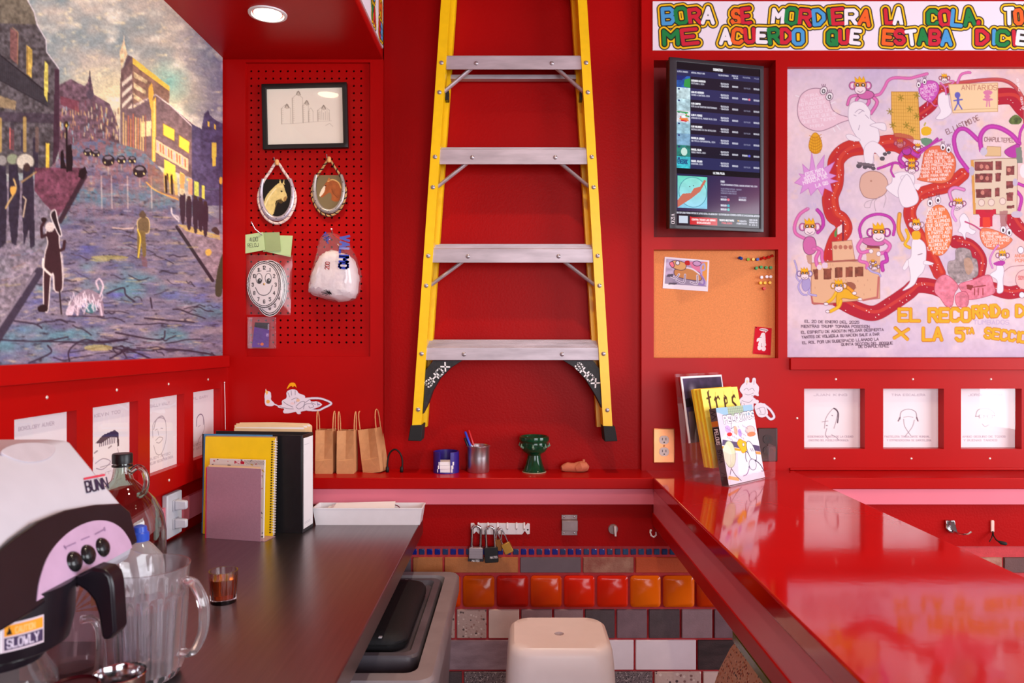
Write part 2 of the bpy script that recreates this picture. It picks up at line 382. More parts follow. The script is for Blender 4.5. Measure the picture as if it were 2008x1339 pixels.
cream = mat('cream_stone', (220, 194, 186), rough=.5, var=.06, nscale=20, bump=.1); mauve = mat('mauve_slate', (150, 122, 128), rough=.5, var=.1, nscale=25, bump=.25)
char = mat('charcoal_slate', (82, 68, 72), rough=.5, var=.2, nscale=25, bump=.3); plum = mat('plum_slate', (122, 96, 104), rough=.5, var=.15, nscale=22, bump=.3)
row(1194, 1250, [640, 706, 772, 838, 894, 956, 1020, 1084, 1145, 1207, 1270, 1334, 1398, 1462, 1526], [char, cream, plum, peb, peb, cream, mauve, mauve, char, plum, char, mauve, plum, char], .007)
lil = mat('lilac_wall_tile', (238, 222, 230), rough=.25, var=.02); gneiss = mat('grey_veined_stone', (168, 140, 150), rough=.45, var=.2, nscale=12, bump=.2, col2=(134, 108, 118), stretch=(1,1,3)); basalt = mat('basalt_tile', (46, 38, 40), rough=.5, var=.3, nscale=12, bump=.3, col2=(74, 58, 60), stretch=(1,1,4))
row(1254, 1312, [640, 752, 875, 1001, 1126, 1244, 1366, 1480, 1590], [lil, basalt, gneiss, lil, lil, lil, basalt, lil], .007)
granite = speckle('black_white_granite', (120, 104, 108), [(40, 34, 38), (190, 176, 176), (60, 50, 54)], 260, dens=.65); terr = speckle('terrazzo_tile', (204, 176, 168), [(80, 60, 66), (226, 206, 196), (140, 100, 96)], 90, dens=.4)
row(1316, 1372, [780, 844, 908, 1001, 1090, 1200, 1281, 1376, 1470, 1560], [granite, char, granite, terr, cream, granite, terr, cream, char], .007)
row(1376, 1434, [780, 870, 960, 1070, 1180, 1290, 1400, 1510], [cream, lil, plum, terr, basalt, lil, mauve], .007)
row(1438, 1496, [780, 880, 990, 1100, 1210, 1320, 1430, 1540], [plum, terr, basalt, cream, lil, mauve, char], .007)

# ------------------------------------------------------------------ worktops
XC = -.303
wt = thing('steel_worktop', 'brushed steel worktop along the left wall with a thick folded edge', 'worktop', (-.65, 1.2, 0))
MB().box(XL-.02, XC, -.4, YT-.004, ZC-.052, ZC).build('top', STEEL, wt, bevel=.003)
cabm = mat('dark_cabinet_laminate', (52, 40, 44), rough=.5, var=.1)
MB().box(XL-.02, -.62, -.35, YT-.01, .10, ZC-.052).build('base', cabm, wt)
MB().box(XL+.04, -.66, -.30, YT-.02, 0.0, .10).build('plinth', BLACK, wt)
# bar counter running from the ledge towards the camera
XB0 = .449; XB1 = .957
bc = thing('bar_counter', 'long glossy red bar counter with a pink side band', 'counter', (.7, 1.2, 0))
MB().box(XB0, XB1, -.5, YF+.01, ZS-.041, ZS+.0006).build('top', REDTOP, bc, bevel=.004)
MB().box(XB0+.004, XB1-.004, -.48, YS+.012, ZS-.117, ZS-.041).build('pink_band', PINK, bc)
MB().box(XB0+.001, XB1-.001, -.48, YS+.02, ZS-.157, ZS-.117).build('lower_rail', RED, bc, bevel=.002)
# pebble-dash pier carrying the bar, with a green rounded cap
pier = thing('pebble_pier', 'flared pebble-dash pier with a green rim under the bar counter', 'pier', (.75, 1.7, 0))
pm = speckle('pebble_dash', (222, 190, 160), [(140, 52, 44), (70, 60, 72), (240, 216, 190), (190, 116, 76), (110, 100, 86), (214, 170, 130)], 130, rough=.7, bump=.8, dens=.66)
def pring(z, f, r=.06): return [(x, y, z) for x, y in rrect(.745, 1.68, .30+2*f, .76+2*f, r, 6)]
MB().loft([pring(z, f) for z, f in ((0, .13), (.2, .105), (.4, .072), (.55, .036), (.62, .012), (.645, 0))]).build('body', pm, pier, smooth=True)
gm = mat('green_glaze', (104, 124, 20), rough=.25, var=.1)
MB().loft([pring(z, f, .05) for z, f in ((.6452, -.004), (.650, .004), (.672, .004), (.678, -.004))]).build('rim', gm, pier, smooth=True)
MB().box(.66, .84, 1.40, 1.96, .678, ZS-.157).build('post', RED, pier)
# round downlights in the main ceiling, out of the picture above
for q, (x, y, wt_) in enumerate(((.12, 1.55, 20), (1.5, 1.2, 16))):
    o = thing('downlight', ['lit ceiling downlight above the stool', 'lit ceiling downlight right of the bar counter'][q], 'ceiling light', (x, y, ZTOP), 'ceiling downlights')
    MB().lathe([(.056, 0), (.055, -.004), (.047, -.005), (.044, -.001)], (x, y, ZTOP), 32, cap0=False, cap1=False).build('trim_ring', WHITE, o, smooth=True)
    MB().lathe([(.0405, -.0005), (.030, -.0035), (.0001, -.005)], (x, y, ZTOP), 28, cap0=True, cap1=False).build('lens', mat('warm_lamp_lens', (255, 240, 214), rough=.3, emit=((255, 232, 196), 14.)), o, smooth=True)
    d = bpy.data.lights.new('downlight_beam', 'SPOT'); d.energy = wt_*3; d.color = (1., .82, .60); d.spot_size = math.radians(100); d.spot_blend = .8; d.shadow_soft_size = .04
    lo_ = bpy.data.objects.new('downlight_beam', d); COL.objects.link(lo_); lo_.parent = o; lo_.location = (0, 0, -.02)
# ------------------------------------------------------------------ hand lettering (pen strokes on a 4 x 6 grid) and painted prints
FONT = {'A':'002640 1232','B':'00063645443303 3342413000','C':'4536160501103041','D':'00062644422000','E':'46060040 0333','F':'460600 0333','G':'45361605011030414323',
'H':'0006 4046 0343','I':'2026','J':'4641301001','K':'0006 460340','L':'060040','M':'0006234640','N':'00064046','O':'160501103041453616','P':'00063645443303','Q':'160501103041453616 2240',
'R':'00063645443303 2340','S':'453616050413334241301001','T':'0646 2620','U':'060110304146','V':'062046','W':'0610233046','X':'0046 0640','Y':'062346 2320','Z':'06460040',
'0':'160501103041453616','1':'152620','2':'05163645440040','3':'05163645443323 3342413010','4':'30360242','5':'460604344341301001','6':'453616050110304143331302','7':'064610',
'9':'4434140516364541301001','.':'2021','-':'1333',',':'2110',"'":'2625','$':'453616050413334241301001 2026','/':'0046','(':'36151130',')':'16353110','!':'2622 2021','&':'40052635011040',' ':'',':':'2122 2425','+':'1333 2224'}
FONT['8'] = '160504133344453616 130201103041423313'
def letter(ch):
    out = []
    for s in FONT.get(ch.upper(), '').split():
        out.append([(int(s[i]), int(s[i+1])) for i in range(0, len(s)-1, 2)])
    return out
def advance(ch): return 2.2 if ch in "I.,'!:1" else 3.4 if ch == ' ' else 5.4
def text_strokes(txt, x, y, h, rot=0., wx=1., jit=0.):
    """pen strokes with y downwards; (x, y) is the left end of the baseline"""
    k = h/6.; cx = 0.; ca, sa = math.cos(rot), math.sin(rot); res = []
    for ch in txt:
        if ch in 'I.1!:' or ch in ",'": off = -1.0
        else: off = 0
        jy = random.uniform(-jit, jit)
        for s in letter(ch):
            pts = []
            for (a, c) in s:
                u = (cx+a+off)*k*wx; v = -c*k+jy*h; pts.append((x+u*ca-v*sa, y+u*sa+v*ca))
            res.append(pts)
        cx += advance(ch)
    return res
def text_w(txt, h, wx=1.): return (sum(advance(c) for c in txt)-1.4)*h/6.*wx

def vnoise(x, y, seed=0):
    """smooth value noise"""
    r = np.random.RandomState(seed); T = r.rand(256, 256)
    xi = np.floor(x).astype(int); yi = np.floor(y).astype(int); fx = x-xi; fy = y-yi
    fx = fx*fx*(3-2*fx); fy = fy*fy*(3-2*fy)
    g = lambda i, j: T[(xi+i) & 255, (yi+j) & 255]
    return (g(0,0)*(1-fx)+g(1,0)*fx)*(1-fy)+(g(0,1)*(1-fx)+g(1,1)*fx)*fy
def fbm(x, y, seed=0, o=4):
    t = 0; a = .5
    for k in range(o): t = t+a*vnoise(x*2**k+17*k, y*2**k+31*k, seed+k); a *= .5
    return t/(1-.5**o)
def C(*c): return np.array(c, dtype=np.float32)
class Art:
    """a sheet of paint: a grid of points whose picture coordinates are PX, PY; shapes are painted one over the other"""
    def __init__(s, PX, PY, base=(255,255,255)):
        s.PX = PX.astype(np.float32); s.PY = PY.astype(np.float32); s.sh = PX.shape
        s.c = np.empty(s.sh+(3,), np.float32); s.c[:] = base; s.off = (0., 0.); s.sc = 1.
        s.mask = np.ones(s.sh, bool); s.cut = False
    def clear(s): s.mask[:] = False; s.cut = True; return s       # only painted spots stay: a cut-out sheet
    def T(s, pts): return [(p[0]*s.sc+s.off[0], p[1]*s.sc+s.off[1]) for p in pts]
    def sel(s, x0, x1, y0, y1): return np.nonzero((s.PX >= x0) & (s.PX <= x1) & (s.PY >= y0) & (s.PY <= y1))
    def put(s, idx, a, col):
        if len(idx[0]) == 0: return
        if s.cut: s.mask[idx] |= a > .5
        a = a[:, None]; s.c[idx] = s.c[idx]*(1-a)+np.asarray(col, np.float32)*a
    def poly(s, pts, col, a=1., edge=None, ew=1., tex=0., seed=1):
        pts = P2(pts); pts = s.T(pts); x = [p[0] for p in pts]; y = [p[1] for p in pts]
        idx = s.sel(min(x)-1, max(x)+1, min(y)-1, max(y)+1); px = s.PX[idx]; py = s.PY[idx]; ins = np.zeros(px.shape, bool)
        n = len(pts)
        for i in range(n):
            (xa, ya), (xb, yb) = pts[i], pts[(i+1) % n]
            if ya == yb: continue
            cr = ((ya > py) != (yb > py)) & (px < (xb-xa)*(py-ya)/(yb-ya)+xa); ins ^= cr
        al = ins.astype(np.float32)*a; cc = np.asarray(col, np.float32)
        if tex: cc = cc[None, :]*(1+tex*(fbm(px/6, py/6, seed)-.5)[:, None]*2)
        s.put(idx, al, cc)
        if edge is not None: s.line(pts+[pts[0]], ew, edge, raw=True)
    def line(s, pts, wd, col, a=1., raw=False):
        if not raw: pts = s.T(P2(pts)); wd = wd*s.sc
        x = [p[0] for p in pts]; y = [p[1] for p in pts]; m = wd/2+1
        idx = s.sel(min(x)-m, max(x)+m, min(y)-m, max(y)+m); px = s.PX[idx]; py = s.PY[idx]
        if px.size == 0: return
        d = np.full(px.shape, 1e9, np.float32)
        for (xa, ya), (xb, yb) in zip(pts[:-1], pts[1:]):
            dx, dy = xb-xa, yb-ya; L = dx*dx+dy*dy
            t = np.clip(((px-xa)*dx+(py-ya)*dy)/L, 0, 1) if L > 0 else 0
            d = np.minimum(d, np.hypot(px-xa-t*dx, py-ya-t*dy))
        s.put(idx, np.clip(wd/2-d+.5, 0, 1)*a*min(1., wd+.25), col)
    def curve(s, pts, wd, col, a=1.): s.line(smooth2(P2(pts)), wd, col, a)
    def blob(s, pts, col, a=1., edge=None, ew=1., tex=0., seed=1): s.poly(smooth2(P2(pts), True), col, a, edge, ew*s.sc, tex, seed)
    def ell(s, cx, cy, rx, ry, col, a=1., edge=None, ew=1., rot=0., tex=0.):
        ca, sa = math.cos(rot), math.sin(rot)
        s.poly([(cx+rx*math.cos(t)*ca-ry*math.sin(t)*sa, cy+rx*math.cos(t)*sa+ry*math.sin(t)*ca) for t in [2*PI*k/28 for k in range(28)]], col, a, edge, ew*s.sc, tex)
    def glow(s, cx, cy, rx, ry, col, a=.6):
        cx, cy = s.T([(cx, cy)])[0]; rx *= s.sc; ry *= s.sc
        idx = s.sel(cx-rx*2, cx+rx*2, cy-ry*2, cy+ry*2); d = ((s.PX[idx]-cx)/rx)**2+((s.PY[idx]-cy)/ry)**2
        s.put(idx, np.exp(-d*1.5)*a, col)
    def text(s, txt, x, y, h, col, wd=1., rot=0., wx=.8, jit=0., a=1.):
        for st in text_strokes(txt, x, y, h, rot, wx, jit): s.line(st, wd, col, a)
    def mesh(s, name, frame, m, parent=None):
        """frame: array of points (rows, cols, 3)"""
        R, Cc = s.sh; v = frame.reshape(-1, 3).astype(np.float32); i = np.arange(R*Cc).reshape(R, Cc)
        q = np.stack([i[:-1,:-1], i[1:,:-1], i[1:,1:], i[:-1,1:]], -1).reshape(-1, 4)
        keep = s.mask[:-1,:-1] & s.mask[1:,:-1] & s.mask[1:,1:] & s.mask[:-1,1:]
        q = q[keep.reshape(-1)]
        if not s.mask.all():
            used = np.unique(q); re = np.full(R*Cc, -1); re[used] = np.arange(len(used)); q = re[q]; v = v[used]
        me = bpy.data.meshes.new(name); me.vertices.add(len(v)); me.vertices.foreach_set('co', v.reshape(-1))
        me.loops.add(q.size); me.loops.foreach_set('vertex_index', q.reshape(-1).astype(np.int32))
        me.polygons.add(len(q)); me.polygons.foreach_set('loop_start', np.arange(0, q.size, 4, dtype=np.int32))
        me.update(calc_edges=True); me.validate()
        col = np.ones((R*Cc, 4), np.float32); col[:, :3] = lin(np.clip(s.c.reshape(-1, 3), 0, 255))
        if not s.mask.all(): col = col[used]
        at_ = me.attributes.new('Col', 'FLOAT_COLOR', 'POINT'); at_.data.foreach_set('color', col.reshape(-1))
        me.materials.append(m); o = bpy.data.objects.new(name, me); COL.objects.link(o)
        if parent is not None: o.parent = parent; o.matrix_parent_inverse = parent_inv(parent)
        return o
def P2(p):
    if isinstance(p, str): return [tuple(float(c) for c in q.split(',')) for q in p.split()]
    return list(p)
def smooth2(p, closed=False, k=6):
    """Catmull-Rom through the points"""
    n = len(p); out = []
    for i in range(n if closed else n-1):
        a, b, c, d = (p[(i-1) % n], p[i], p[(i+1) % n], p[(i+2) % n]) if closed else (p[max(i-1, 0)], p[i], p[i+1], p[min(i+2, n-1)])
        for j in range(k):
            t = j/k; t2 = t*t; t3 = t2*t
            out.append(tuple(.5*(2*b[q]+(c[q]-a[q])*t+(2*a[q]-5*b[q]+4*c[q]-d[q])*t2+(3*b[q]-a[q]-3*c[q]+d[q])*t3) for q in range(len(b))))
    if not closed: out.append(tuple(p[-1]))
    return out
def sheet_xz(x0, x1, y0, y1, Y, step=1.):
    """upright sheet facing the camera wall; bounds in photo pixels at distance Y -> picture grid and points"""
    nx = max(2, int((x1-x0)/step)+1); ny = max(2, int((y1-y0)/step)+1)
    PX, PY = np.meshgrid(np.linspace(x0, x1, nx), np.linspace(y0, y1, ny))
    fr = np.stack([(PX-CX)/F*Y, np.full_like(PX, Y), EYE-(PY-CY)/F*Y], -1)
    return PX, PY, fr
def sheet_quad(w, h, nx, ny, p00, p10, p11, p01):
    """sheet with its own picture coordinates 0..w, 0..h (top left origin) on the four given corners (tl, tr, br, bl)"""
    u, v = np.meshgrid(np.linspace(0, 1, nx), np.linspace(0, 1, ny)); p = [np.array(q, dtype=float) for q in (p00, p10, p11, p01)]
    fr = ((1-u)*(1-v))[..., None]*p[0]+(u*(1-v))[..., None]*p[1]+(u*v)[..., None]*p[2]+((1-u)*v)[..., None]*p[3]
    return u*w, v*h, fr
def pen(strokes, wd, frame, name, m, parent):
    """strokes as flat ribbons: frame(x, y) -> point"""
    b = MB()
    for st in strokes:
        for (xa, ya), (xb, yb) in zip(st[:-1], st[1:]):
            L = math.hypot(xb-xa, yb-ya) or 1; nx, ny = -(yb-ya)/L*wd/2, (xb-xa)/L*wd/2; ex, ey = (xb-xa)/L*wd*.35, (yb-ya)/L*wd*.35
            b.add([frame(xa-ex+nx, ya-ey+ny), frame(xb+ex+nx, yb+ey+ny), frame(xb+ex-nx, yb+ey-ny), frame(xa-ex-nx, ya-ey-ny)], [(0,1,2,3)])
    return b.build(name, m, parent)
PRINT = vcol('printed_paint', rough=.55, spec=.25)
PRINTP = vcol('printed_paper', rough=.75, spec=.2)
# ------------------------------------------------------------------ ladder hung on the niche wall
YL = 2.47
lad = thing('step_ladder', 'yellow fibreglass step ladder with aluminium steps hung on the red niche wall', 'ladder', (0, 2.53, at(0, 862, YL).z))
lo = lambda y: 865-57*y/835.; ri = lambda y: 1133+50*y/835.           # outer edge of the left rail, inner edge of the right rail (pixels at YL)
def rail(side, y0, y1, ya, dep, name, inset=0., wd=18., m=YELLOW):
    b = MB()
    def sec(y):
        if side < 0: xo = lo(y)+inset; xi = xo+wd
        else: xi = ri(y)-inset; xo = xi+wd
        po = at(xo, y, YL); pi = at(xi, y, YL)
        if side > 0: po, pi = pi, po                                   # pi: edge towards the middle
        else: pass
        inn = pi.x if side < 0 else po.x; out = po.x if side < 0 else pi.x
        s_ = 1 if out > inn else -1; t = .0035
        z = po.z
        # channel section: web on the inner side, flanges pointing outwards, small lip
        return [(inn, ya, z), (out, ya, z), (out, ya+t, z), (inn+s_*t, ya+t, z), (inn+s_*t, ya+dep-t, z), (out, ya+dep-t, z), (out, ya+dep, z), (inn, ya+dep, z)]
    b.loft([sec(y1), sec(y0)]); return b.build(name, m, lad)
for s in (-1, 1):
    rail(s, -215, 838, YL, .066, 'front_rail')
    rail(s, -215, 842, YL+.074, .040, 'rear_rail', inset=9 if s < 0 else 8, wd=15)
steps = [(110, 136, 875, 1141), (293, 322, 862, 1153), (488, 515, 848, 1165), (681, 706, 835, 1177), (-75, -50, 889, 1129)]
rv = MB().dome((0,0,0), .0076, (0,-1,0), .55, 10).build('rivet', mat('zinc_rivet', (176, 168, 172), rough=.35, metal=.7), lad, smooth=True)
rv.location = at(lo(120)+9, 123, YL)
rivets = []
for i, (ya, yb, xa, xb) in enumerate(steps):
    p0 = at(xa, ya, YL+.008); p1 = at(xb, yb, YL+.008); th = .0028; yf = YL+.008; D = .078; up = .027
    zt_, zb_ = p0.z, p1.z
    sec = [(yf, zb_), (yf, zt_), (yf+D, zt_+up), (yf+D, zt_+up-.040), (yf+D-th, zt_+up-.040), (yf+D-th, zt_+up-th), (yf+th, zt_-th), (yf+th, zb_)]
    b = MB().prism([(p0.x, y, z) for y, z in sec], (p1.x-p0.x, 0, 0)); st = b.build('step', ALU, lad, bevel=.0008)
    if i < 4:                                                           # ribs along the tread
        b = MB()
        for k in range(1, 9):
            t = k/9; b.box(p0.x+.004, p1.x-.004, yf+D*t-.0014, yf+D*t+.0014, zt_+up*t-.0005, zt_+up*t+.0012)
        b.build('tread_ribs', ALU, st)
    ym = (ya+yb)/2
    rivets += [at(lo(ym)+9, ym, YL), at(ri(ym)+9, ym, YL), at(xa+.21*(xb-xa)+3, ym+1, yf), at(xb-.21*(xb-xa)-3, ym+1, yf)]
    if i != 3:
        for s in (-1, 1):
            e0 = at((xa+.19*(xb-xa)) if s < 0 else (xb-.19*(xb-xa)), yb-3, YL+.030); e1 = at((lo(yb+45)+18) if s < 0 else ri(yb+45), yb+44, YL+.030)
            MB().tube([e0, e1], .0105, 12, flat=.6).build('brace', ALU, lad, smooth=True)
        rivets += [at(lo(yb+45)+9, yb+45, YL), at(ri(yb+45)+9, yb+45, YL)]
rivets += [at(820, 803, YL), at(1191, 804, YL)]
for k, p in enumerate(rivets):
    if k == 0: rv.location = p; rv.matrix_parent_inverse = parent_inv(lad)
    else: copy_part(rv, 'rivet', lad).location = p
# bottom corner braces with their lettering, clips and rubber feet
gL = '831,783 834,726 849,707 906,707 884,721 862,743 848,767 840,790 829,812'; gR = '1105,707 1163,707 1178,726 1185,812 1177,793 1167,774 1149,745 1127,721'
for s, g in ((-1, gL), (1, gR)):
    pts = [at(x, y, YL+.012) for x, y in P2(g)]
    gb = MB().prism(pts, (0, .05, 0)).build('corner_brace', mat('scuffed_black_plastic', (34, 32, 34), rough=.55, var=.35, nscale=60, bump=.2), lad, bevel=.001)
    fr = lambda x, y: at(x, y, YL+.0112)
    st = text_strokes('SHOX', 841, 760, 12.5, -PI/4, 1.36) if s < 0 else text_strokes('SHOX', 1127, 719, 12.5, PI/4, 1.36)
    pen(st, 2.9, fr, 'lettering', PAPER, gb)
    ft = [at(x, y, YL-.004) for x, y in P2('805,834 829,833 826,865 800,864' if s < 0 else '1183,835 1206,836 1211,865 1186,866')]
    MB().prism(ft, (0, .078, 0)).build('rubber_foot', RUBBER, lad, bevel=.002)
    c = at(877 if s < 0 else 1140, 186, YL+.05); MB().box(c.x-.006, c.x+.006, c.y-.01, c.y+.02, c.z-.02, c.z+.012).build('latch', BLACK, lad, bevel=.001)
for y in (150,):
    a = at(lo(y)+22, y, YL+.1); c = at(ri(y)-6, y, YL+.1); MB().box(a.x, c.x, YL+.078, YL+.106, a.z-.016, a.z-.001).build('rear_crossbar', ALU, lad, bevel=.001)
# hook on the wall above the picture carries the ladder
MB().box(-.05, .05, YL+.10, YR+.001, 2.72, 2.76).build('hanger_bar', CHROME, lad, bevel=.002)

# ------------------------------------------------------------------ pegboard things
YP = YF+.015
PEG = mat('peg_hook_wire', (190, 178, 180), rough=.25, metal=.9)
def inflate(outline, Y, depth, m, name, parent, flat=.25, rings=5, wob=0., seed=0):
    """soft cushion-like body from an outline in photo pixels standing on the plane Y, bulging towards the camera"""
    r = random.Random(seed); pts = [at(x, y, Y) for x, y in outline]; c = sum(pts, Vector())/len(pts); R = []
    for k in range(rings+1):
        t = k/rings; sc_ = 1-(1-flat)*(1-math.cos(t*PI/2)); dy = -depth*math.sin(t*PI/2)
        R.append([c+(p-c)*sc_+Vector((r.uniform(-wob, wob), dy+r.uniform(-wob, wob), r.uniform(-wob, wob))) for p in pts])
    return MB().loft([[p for p in ring] for ring in R]).build(name, m, parent, smooth=True)
# framed pencil drawing
fd = thing('framed_drawing', 'small black framed pencil sketch of a city skyline on the pegboard', 'picture', at(597, 226, YP))
r0 = rectpx(514, 681, 163, 291, YP-.018); fb = .0155
weld(board(FR, *r0, [(r0[0]+fb, r0[1]-fb, r0[2]+fb, r0[3]-fb)], YP-.020, YP-.001).build('frame', mat('black_wood', (24, 20, 20), rough=.4, var=.2), fd, bevel=.0012))
PXg, PYg, fr = sheet_xz(520, 676, 168, 287, YP-.010, .9)
a = Art(PXg, PYg, (250, 240, 222)); a.c *= (1+.02*(fbm(PXg/40, PYg/40, 3)-.5))[..., None]
g = (176, 162, 144)
for x0, x1, y0, y1 in ((552, 570, 212, 242), (574, 594, 192, 241), (594, 605, 207, 240), (605, 614, 219, 239), (623, 646, 217, 238)):
    a.line([(x0, y1), (x0, y0)], 1.6, g, .7); a.line([(x1, y0), (x1, y1)], .9, g, .5); a.curve([(x0, y0), ((x0+x1)/2, y0-7), (x1, y0)], .9, g, .55)
    for k in range(int((y1-y0)/4)): a.line([(x0+1, y0+4*k), (x0+3.5, y0+4*k)], .6, g, .5)
for p in ((563, 208), (586, 183), (602, 202), (635, 212)): a.ell(p[0], p[1], 4, 5, g, .4); a.line([(p[0]-4, p[1]+2), (p[0], p[1]-5), (p[0]+4, p[1]+3)], 1.2, (120, 104, 90), .8)
for k in range(7): a.line([(624+3.5*k, 236), (624+3.5*k, 222-3*(k % 3))], .9, g, .6)
a.line('552,242 575,242 600,240 650,238', .7, g, .5); a.line('638,247 646,243 652,249', .8, g, .6)
a.mesh('sketch', fr, PRINTP, fd)
MB().add([(r0[0]+.01, YP-.013, r0[2]+.01), (r0[1]-.01, YP-.013, r0[2]+.01), (r0[1]-.01, YP-.013, r0[3]-.01), (r0[0]+.01, YP-.013, r0[3]-.01)], [(0,1,2,3)]).build('glazing', clear('picture_glass', film=0.), fd)
fd.rotation_euler = (0, math.radians(-1.3), 0)

def horseshoe(cx, cy, s, label, bgc, kind):
    o = thing('horseshoe_ornament', label, 'ornament', at(cx, cy+45, YP), 'horseshoe ornaments on the pegboard')
    Yh = YP-.012
    # U of the shoe, width tapering towards the heels
    U = [(-27, -36), (-30.5, -20), (-31, 0), (-27, 20), (-16, 36), (0, 42), (16, 36), (27, 20), (31, 0), (30.5, -20), (26, -36)]
    U = smooth2(U, False, 4); pts = [at(cx+x*s, cy+y*s, Yh) for x, y in U]
    n = len(pts); rad = [.0055+.003*math.sin(PI*k/(n-1)) for k in range(n)]
    MB().tube(pts, rad, 10, flat=1.).build('shoe', mat('silvered_iron_'+kind, (196, 186, 200) if kind == 'pale' else (176, 168, 164), rough=.35, metal=.55, var=.12, nscale=50), o, smooth=True)
    nl = MB()
    for k in range(4, n-4, 4): nl.dome(pts[k]+Vector((0, -.008, 0)), .0018, (0,-1,0), .4, 6)
    nl.build('nail_holes', BLACK, o)['kind'] = 'stuff'
    # picture inside
    PXg, PYg, fr = sheet_xz(cx-34*s, cx+34*s, cy-38*s, cy+44*s, Yh+.004, .8)
    a = Art(PXg, PYg, bgc).clear(); a.off = (cx, cy); a.sc = s
    a.poly([(x*.96, y) for x, y in U], bgc)
    if kind == 'pale':
        hc = (222, 198, 128); a.blob('-26,22 -22,0 -10,-16 4,-28 12,-26 16,-14 20,0 14,8 6,4 -2,8 -4,22 -8,34 -16,34', hc, tex=.12); a.poly('4,-26 6,-36 9,-27', hc); a.poly('11,-27 14,-35 15,-25', hc)
        a.blob('2,8 8,2 12,8 8,12', (120, 90, 40), .6); a.ell(9, -12, 2, 1.6, (40, 26, 14)); a.blob('14,0 19,-2 18,6 13,7', (150, 110, 60), .8); a.curve('-24,18 -16,0 -2,-18', 2.4, (246, 230, 180), .8); a.curve('2,6 -2,16 -6,30', 1.5, (170, 140, 80), .6)
    else:
        hc = (160, 84, 40); a.blob('20,20 28,0 24,-18 12,-24 -2,-24 -10,-14 -16,-2 -20,8 -14,12 -6,6 2,2 6,8 6,18', hc, tex=.15); a.blob('-14,-8 -8,-12 -10,0 -18,10 -20,6', (232, 214, 190)); a.curve('-2,-22 8,-26 20,-20 26,-8', 2.6, (226, 180, 110), .9); a.ell(-7, -13, 1.4, 1.4, (30, 18, 12)); a.poly('-4,-23 0,-31 4,-24', (190, 110, 60)); a.curve('6,-6 10,4 18,12', 1.6, (110, 50, 20), .7)
    a.mesh('picture', fr, PRINT, o)
    # rope: teardrop that lies round the shoe and runs up to the peg
    top = -68; Rp = [(0, top), (-14, -50), (-27, -30), (-36, -4), (-33, 20), (-20, 42), (0, 51), (20, 42), (33, 20), (36, -4), (27, -30), (14, -50)]
    RP = smooth2(Rp[0:1]+Rp[1:], True, 8)
    pr = [at(cx+x*s, cy+y*s, Yh+.001) for x, y in RP]
    ropem = mat('pink_white_cord', (232, 206, 196), rough=.8, var=.2, nscale=160, bump=.5, bscale=300) if kind == 'pale' else mat('tan_cord', (196, 150, 96), rough=.8, var=.2, nscale=100, bump=.4)
    MB().tube(pr, .0048 if kind == 'pale' else .0036, 8, True).build('cord', ropem, o, smooth=True)
    # second strand twisted round the cord
    tw = []; m_ = len(pr)
    for k in range(m_*3):
        i = k/3; p = pr[int(i)].lerp(pr[(int(i)+1) % m_], i-int(i)); t = (pr[(int(i)+1) % m_]-pr[int(i)]).normalized(); nn = t.cross(Vector((0,1,0))); an = i*1.55
        tw.append(p+(nn*math.cos(an)+Vector((0,-1,0))*math.sin(an))*(.0042 if kind == 'pale' else .0036))
    MB().tube(tw, .0012 if kind == 'pale' else .0021, 5, True).build('strand', mat('grey_strand', (150, 120, 130), rough=.8) if kind == 'pale' else mat('black_strand', (40, 28, 24), rough=.8), o, smooth=True)
    kn = at(cx, cy+(top-1)*s, YP-.016)
    MB().lathe([(.0001, -.012), (.006, -.009), (.008, 0), (.006, .008), (.0001, .011)], kn, 10).build('knot', mat('apricot_knot', (236, 176, 110), rough=.7, var=.1), o, smooth=True)
    e = at(cx, cy+top*s, YP); MB().tube([e+Vector((0,.006,0)), e+Vector((0,-.028,.001)), e+Vector((0,-.032,.012))], .0017, 8).build('peg', PEG, o, smooth=True)
horseshoe(543, 387, 1.0, 'white cord horseshoe ornament framing a cream horse head on black', (22, 16, 14), 'pale')
horseshoe(645, 376, .92, 'dark twisted cord horseshoe ornament framing a brown horse head', (122, 104, 72), 'brown')

